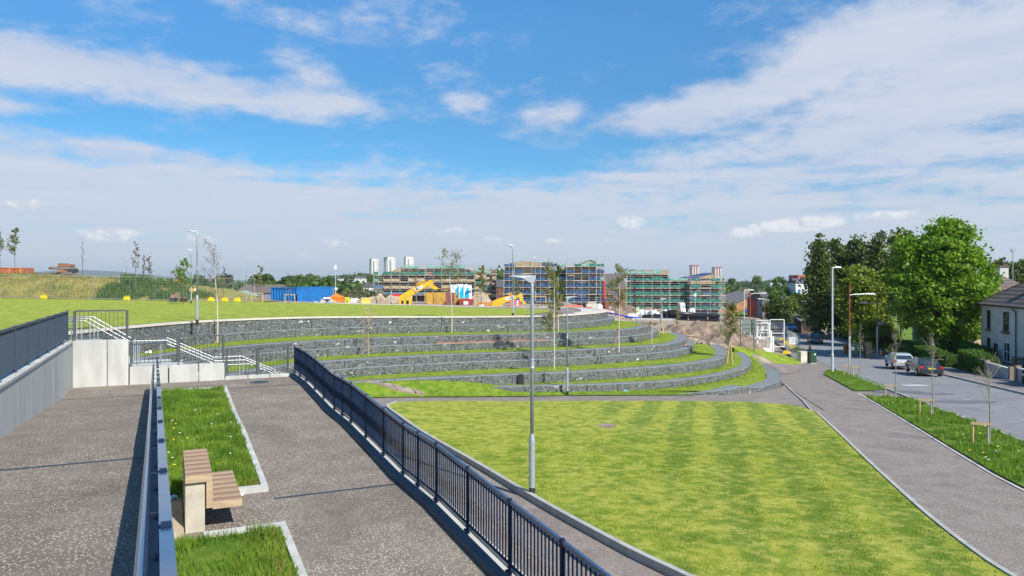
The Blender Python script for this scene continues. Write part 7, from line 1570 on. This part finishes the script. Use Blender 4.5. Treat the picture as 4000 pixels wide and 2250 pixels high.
simple_block('white_house', 'white house with a blue door at the edge of the poplars', 2002, 2045, 712, 742, 260, 8, M('bright_white', (.75, .76, .78), .8), [(2007, 2012, 716, 721), (2022, 2026, 716, 721), (2030, 2034, 716, 721)], 700, M('slate_dark', (.10, .10, .13), .8))
t = bpy.data.objects['white_house']; o = MB().cbox(X(2008, 259.9), X(2014, 259.9), 259.9, 259.99, Z(741, 260), Z(728, 260)).build('door', BLUEP, t); o.matrix_parent_inverse = Matrix.Translation(t.location).inverted()
simple_block('red_block', 'red clad building with white lower storey above the white house', 2007, 2075, 692, 707, 420, 14, M('red_clad', (.42, .09, .05), .7), [(2018, 2030, 700, 704), (2020, 2023, 695, 699)], None); simple_block('white_hall', 'white flat building directly under the red clad one', 2010, 2060, 707, 720, 400, 10, WHITE, [(2020, 2040, 711, 716)], None)
simple_block('flat_roof_hall', 'low grey hall with a white rooftop box behind the roadside trees', 1968, 2014, 759, 790, 210, 12, M('hall_grey', (.20, .21, .25), .8), [], None); simple_block('rooftop_box', 'white rooftop box on the low grey hall', 1973, 2004, 748, 758.5, 212, 5, WHITE, [(1980, 1996, 751, 756)], None)
# left distance
simple_block('brick_school', 'low reddish brick building with a green roof behind the fence at the left', 508, 592, 748, 776, 150, 14, M('pink_brick', (.34, .22, .18), .9), [(520, 524, 752, 762), (540, 544, 752, 762), (560, 564, 752, 762)], 733, M('verdigris_roof', (.30, .42, .38), .7)); simple_block('dark_roof_hall', 'long brown-roofed building left of the blue containers', 594, 694, 737, 776, 170, 12, M('taupe_brick', (.25, .2, .17), .9), [(660, 664, 739, 752), (668, 672, 739, 752), (676, 680, 739, 752), (684, 688, 739, 752)], 716, M('umber_roof', (.15, .12, .10), .9), wm=M('pale_blue_window', (.2, .28, .45), .4))
for i, (px, w, y0, yr, d, wm_, rm) in enumerate([(375, 22, 712, 706, 420, HARL, BRICKR), (402, 26, 714, 705, 430, BRICKR, M('rosy_roof', (.30, .17, .13), .9)), (435, 30, 713, 703, 450, BRICKR, M('rosy_roof', (.30, .17, .13), .9)), (340, 24, 713, 707, 440, HARL, M('rosy_roof', (.30, .17, .13), .9)), (470, 20, 716, 708, 470, HARL, M('rosy_roof', (.30, .17, .13), .9)), (905, 26, 700, 694, 700, HARL, SLATE), (855, 18, 701, 697, 720, HARL, SLATE), (880, 14, 706, 702, 690, HARL, SLATE), (820, 16, 704, 700, 700, HARL, SLATE), (550, 26, 720, 712, 300, M('stone_house', (.4, .36, .3), .9), SLATE), (925, 22, 722, 712, 260, HARL, SLATE), (948, 18, 730, 724, 240, WHITE, SLATE)]):
    simple_block('distant_house', ['pale house with a red roof left of the reddish distant row', 'reddish distant house second from the left', 'widest reddish distant house of the row', 'small distant pale house farthest left', 'distant pale house right of the reddish row', 'large pale house on the far wooded hill', 'pale house left of the large one on the wooded hill', 'tiny pale house low on the wooded hill', 'small pale house above the blue containers', 'stone house behind the birch stem', 'white house at the foot of the leftmost tower', 'bright white building left of the brown scaffolded block'][i], px - w / 2, px + w / 2, y0, y0 + 16, d, 9, wm_, [(px - w * .3, px - w * .2, y0 + 2, y0 + 4.5), (px, px + w * .12, y0 + 2, y0 + 4.5)], yr, rm, group='distant houses')
# ---------------------------------------------------------------- far woods, hills, haze
def wood(name, label, spots, leaf, mat, seed):
    P = []
    rg = random.Random(seed)
    for (x, y, z0, zt, rx) in spots:
        P.append(crown_points((x, y, (z0 + zt) / 2), (rx, rx, (zt - z0) / 2), 26, 9, leaf * 1.1, rg.randint(0, 9999), .2, .5))
    V, Fc = leaf_quads(np.concatenate(P), leaf, seed); return stuff(fast_mesh(name, V, Fc, mat), label, 'woodland')
rg = random.Random(12); sp = []
for _ in range(240):
    px = rg.uniform(1800, 2110); d = rg.uniform(420, 900)
    if 1845 < px < 1950: continue
    top = lerp_t(px, [(1800, 716), (1850, 707), (1885, 712), (1930, 706), (1960, 702), (2000, 710), (2110, 712)]) + rg.uniform(0, 14) + (900 - d) * .012
    zt = Z(top, d); sp.append((X(px, d), d, zt - rg.uniform(10, 16), zt, rg.uniform(4, 8)))
for _ in range(90):
    px = rg.uniform(1945, 2010); d = rg.uniform(260, 420); zt = Z(rg.uniform(722, 738), d); sp.append((X(px, d), d, zt - 8, zt, rg.uniform(3, 5)))
for _ in range(60):
    d = rg.uniform(1000, 1800); px = rg.uniform(1780, 1940); sp.append((X(px, d), d, Z(722, d), Z(rg.uniform(708, 713), d), rg.uniform(6, 12)))
wood('woodland', 'wooded slope beyond the distant road at the right', sp, 2.0, LEAF_FAR, 3)
sp = []
for _ in range(330):
    px = rg.uniform(380, 1180); d = rg.uniform(260, 700); top = lerp_t(px, [(380, 712), (480, 708), (520, 712), (600, 716), (700, 714), (800, 708), (900, 714), (1000, 716), (1180, 720)]) + rg.uniform(0, 10)
    zt = Z(top, d); sp.append((X(px, d), d, zt - rg.uniform(8, 14), zt, rg.uniform(4, 7)))
for _ in range(120):
    px = rg.uniform(795, 1000); d = rg.uniform(800, 1200); top = lerp_t(px, [(795, 700), (830, 694), (860, 693), (900, 689), (925, 688), (1000, 695)]) + rg.uniform(0, 6); zt = Z(top, d); sp.append((X(px, d), d, zt - 16, zt, rg.uniform(7, 11)))
for _ in range(60):
    px = rg.uniform(1225, 1285); d = rg.uniform(380, 600); zt = Z(rg.uniform(682, 700), d); sp.append((X(px, d), d, zt - 14, zt, rg.uniform(4, 6)))
wood('woodland', 'green and dark woodland band behind the building site at the left', sp, 2.3, LEAF_FAR, 4)
sp = [(X(px, d), d, Z(770, d), Z(rg.uniform(730, 748), d), rg.uniform(2.4, 4)) for px, d in [(rg.uniform(880, 945), rg.uniform(135, 190)) for _ in range(24)]]
wood('scrub', 'grey-green scrub left of the brown scaffolded block', sp, .6, leafmat('scrub_leaf', (.14, .15, .07), (.2, .2, .11), .4), 5)
for px, y0, y1, d, w, mat, lab, sd in [(563, 694, 718, 330, 17, leafmat('purple_leaf', (.10, .08, .06), (.14, .11, .08), .3), 'round purple-brown tree behind the birch stem', 1), (502, 698, 712, 360, 9, LEAF_DARK, 'small dark round tree right of the lamps', 2), (672, 692, 720, 340, 13, LEAF_DARK, 'dark round tree right of the distant lamp', 3), (648, 696, 716, 350, 10, LEAF_DARK, 'dark tree just right of the distant lamp pole', 4), (727, 698, 716, 360, 9, LEAF_FAR, 'round green tree above the blue container', 5), (750, 698, 712, 380, 6, LEAF_FAR, 'tiny round tree right of the green one over the container', 6), (780, 694, 712, 420, 9, LEAF_DARK, 'dark tree left of the wooded hill', 7), (1904, 697, 712, 520, 5, LEAF_DARK, 'slim dark poplar-like tree on the skyline over the distant road', 8), (1841, 702, 712, 600, 4, LEAF_DARK, 'tiny dark skyline tree right of the green scaffolding', 9), (1962, 700, 725, 480, 13, LEAF_FAR, 'taller green tree on the right skyline', 10)]:
    big_tree('distant_tree', lab, X(px, d), d, Z(y1, d) - 4, Z(y1, d), Z(y0, d), w / F * d, w / F * d, 1.3, mat, 200 + sd, 60, 22, .9, None, .5, .12, 'distant single trees')
# ridge hill and blue mountains
def ridge(name, prof, d, depth, zb, mat, seed):
    V = []; xs_ = []; n = 160; x0, x1 = prof[0][0], prof[-1][0]; K = 10
    for i in range(n + 1):
        px = x0 + (x1 - x0) * i / n; zt = Z(lerp_t(px, prof), d) + d * .0006 * mnoise.noise(Vector((px * .03, seed, 0)))
        for k in range(K + 1):
            f = k / K; yy = d - depth + 2 * depth * f; w = math.sin(math.pi * f) ** .8; V.append((X(px, d), yy, zb + (zt - zb) * w * (1 + .06 * mnoise.noise(Vector((px * .05, f * 6, seed))))))
    I = np.arange((n + 1) * (K + 1)).reshape(n + 1, K + 1); Fc = np.stack([I[:-1, :-1], I[1:, :-1], I[1:, 1:], I[:-1, 1:]], -1).reshape(-1, 4)
    o = fast_mesh(name, np.array(V), Fc, mat); o.data.polygons.foreach_set('use_smooth', [True] * len(o.data.polygons)); struct(o)
HILLM = M('moorland', (.05, .07, .05), .95, (.09, .10, .07), .0012, world=True)
ridge('hills', [(-500, 712), (-200, 698), (0, 690), (80, 684), (140, 686), (190, 681), (250, 680), (290, 686), (330, 688), (370, 694), (430, 700), (500, 706), (560, 712)], 7000, 1500, -30, HILLM, 1)
ridge('hills', [(-300, 712), (0, 702), (200, 700), (420, 704), (700, 707), (1000, 709), (1500, 710), (1900, 709), (2300, 706), (2700, 704), (3000, 712)], 5200, 900, -20, HILLM, 2)
ridge('hills', [(760, 722), (800, 703), (850, 697), (925, 693), (1010, 698), (1200, 706), (1300, 715)], 1300, 200, -12, LONG, 3)
# air
HZ = 1
if HZ:
    m = bpy.data.materials.new('haze_air'); m.use_nodes = True; nt = m.node_tree; nt.nodes.remove(nt.nodes['Principled BSDF'])
    pv = nd(nt, 'ShaderNodeVolumePrincipled', {'Color': (.86, .94, 1., 1), 'Density': .000085, 'Anisotropy': .2}); nt.links.new(pv.outputs[0], nt.nodes['Material Output'].inputs['Volume'])
    o = MB().cbox(-9500, 9500, -320, 14500, -60, 190).build('haze', m); stuff(o, 'thin pale blue air that fades the far hills', 'haze'); o.display_type = 'WIRE'
    SC.cycles.volume_bounces = 0
# hedgerows closing the slope either side of the uphill road
sp = []
rg = random.Random(77)
for k in range(46):
    d = rg.uniform(440, 1250); s = rg.choice((-1, 1)); x_ = (rL(d) - rg.uniform(9, 26)) if s < 0 else (rR(d) + rg.uniform(9, 26)); sp.append((x_, d, low(x_, d), low(x_, d) + rg.uniform(6, 11), rg.uniform(3, 6)))
wood('woodland', 'rows of trees lining both sides of the distant uphill road', sp, 1.6, LEAF_FAR, 9)
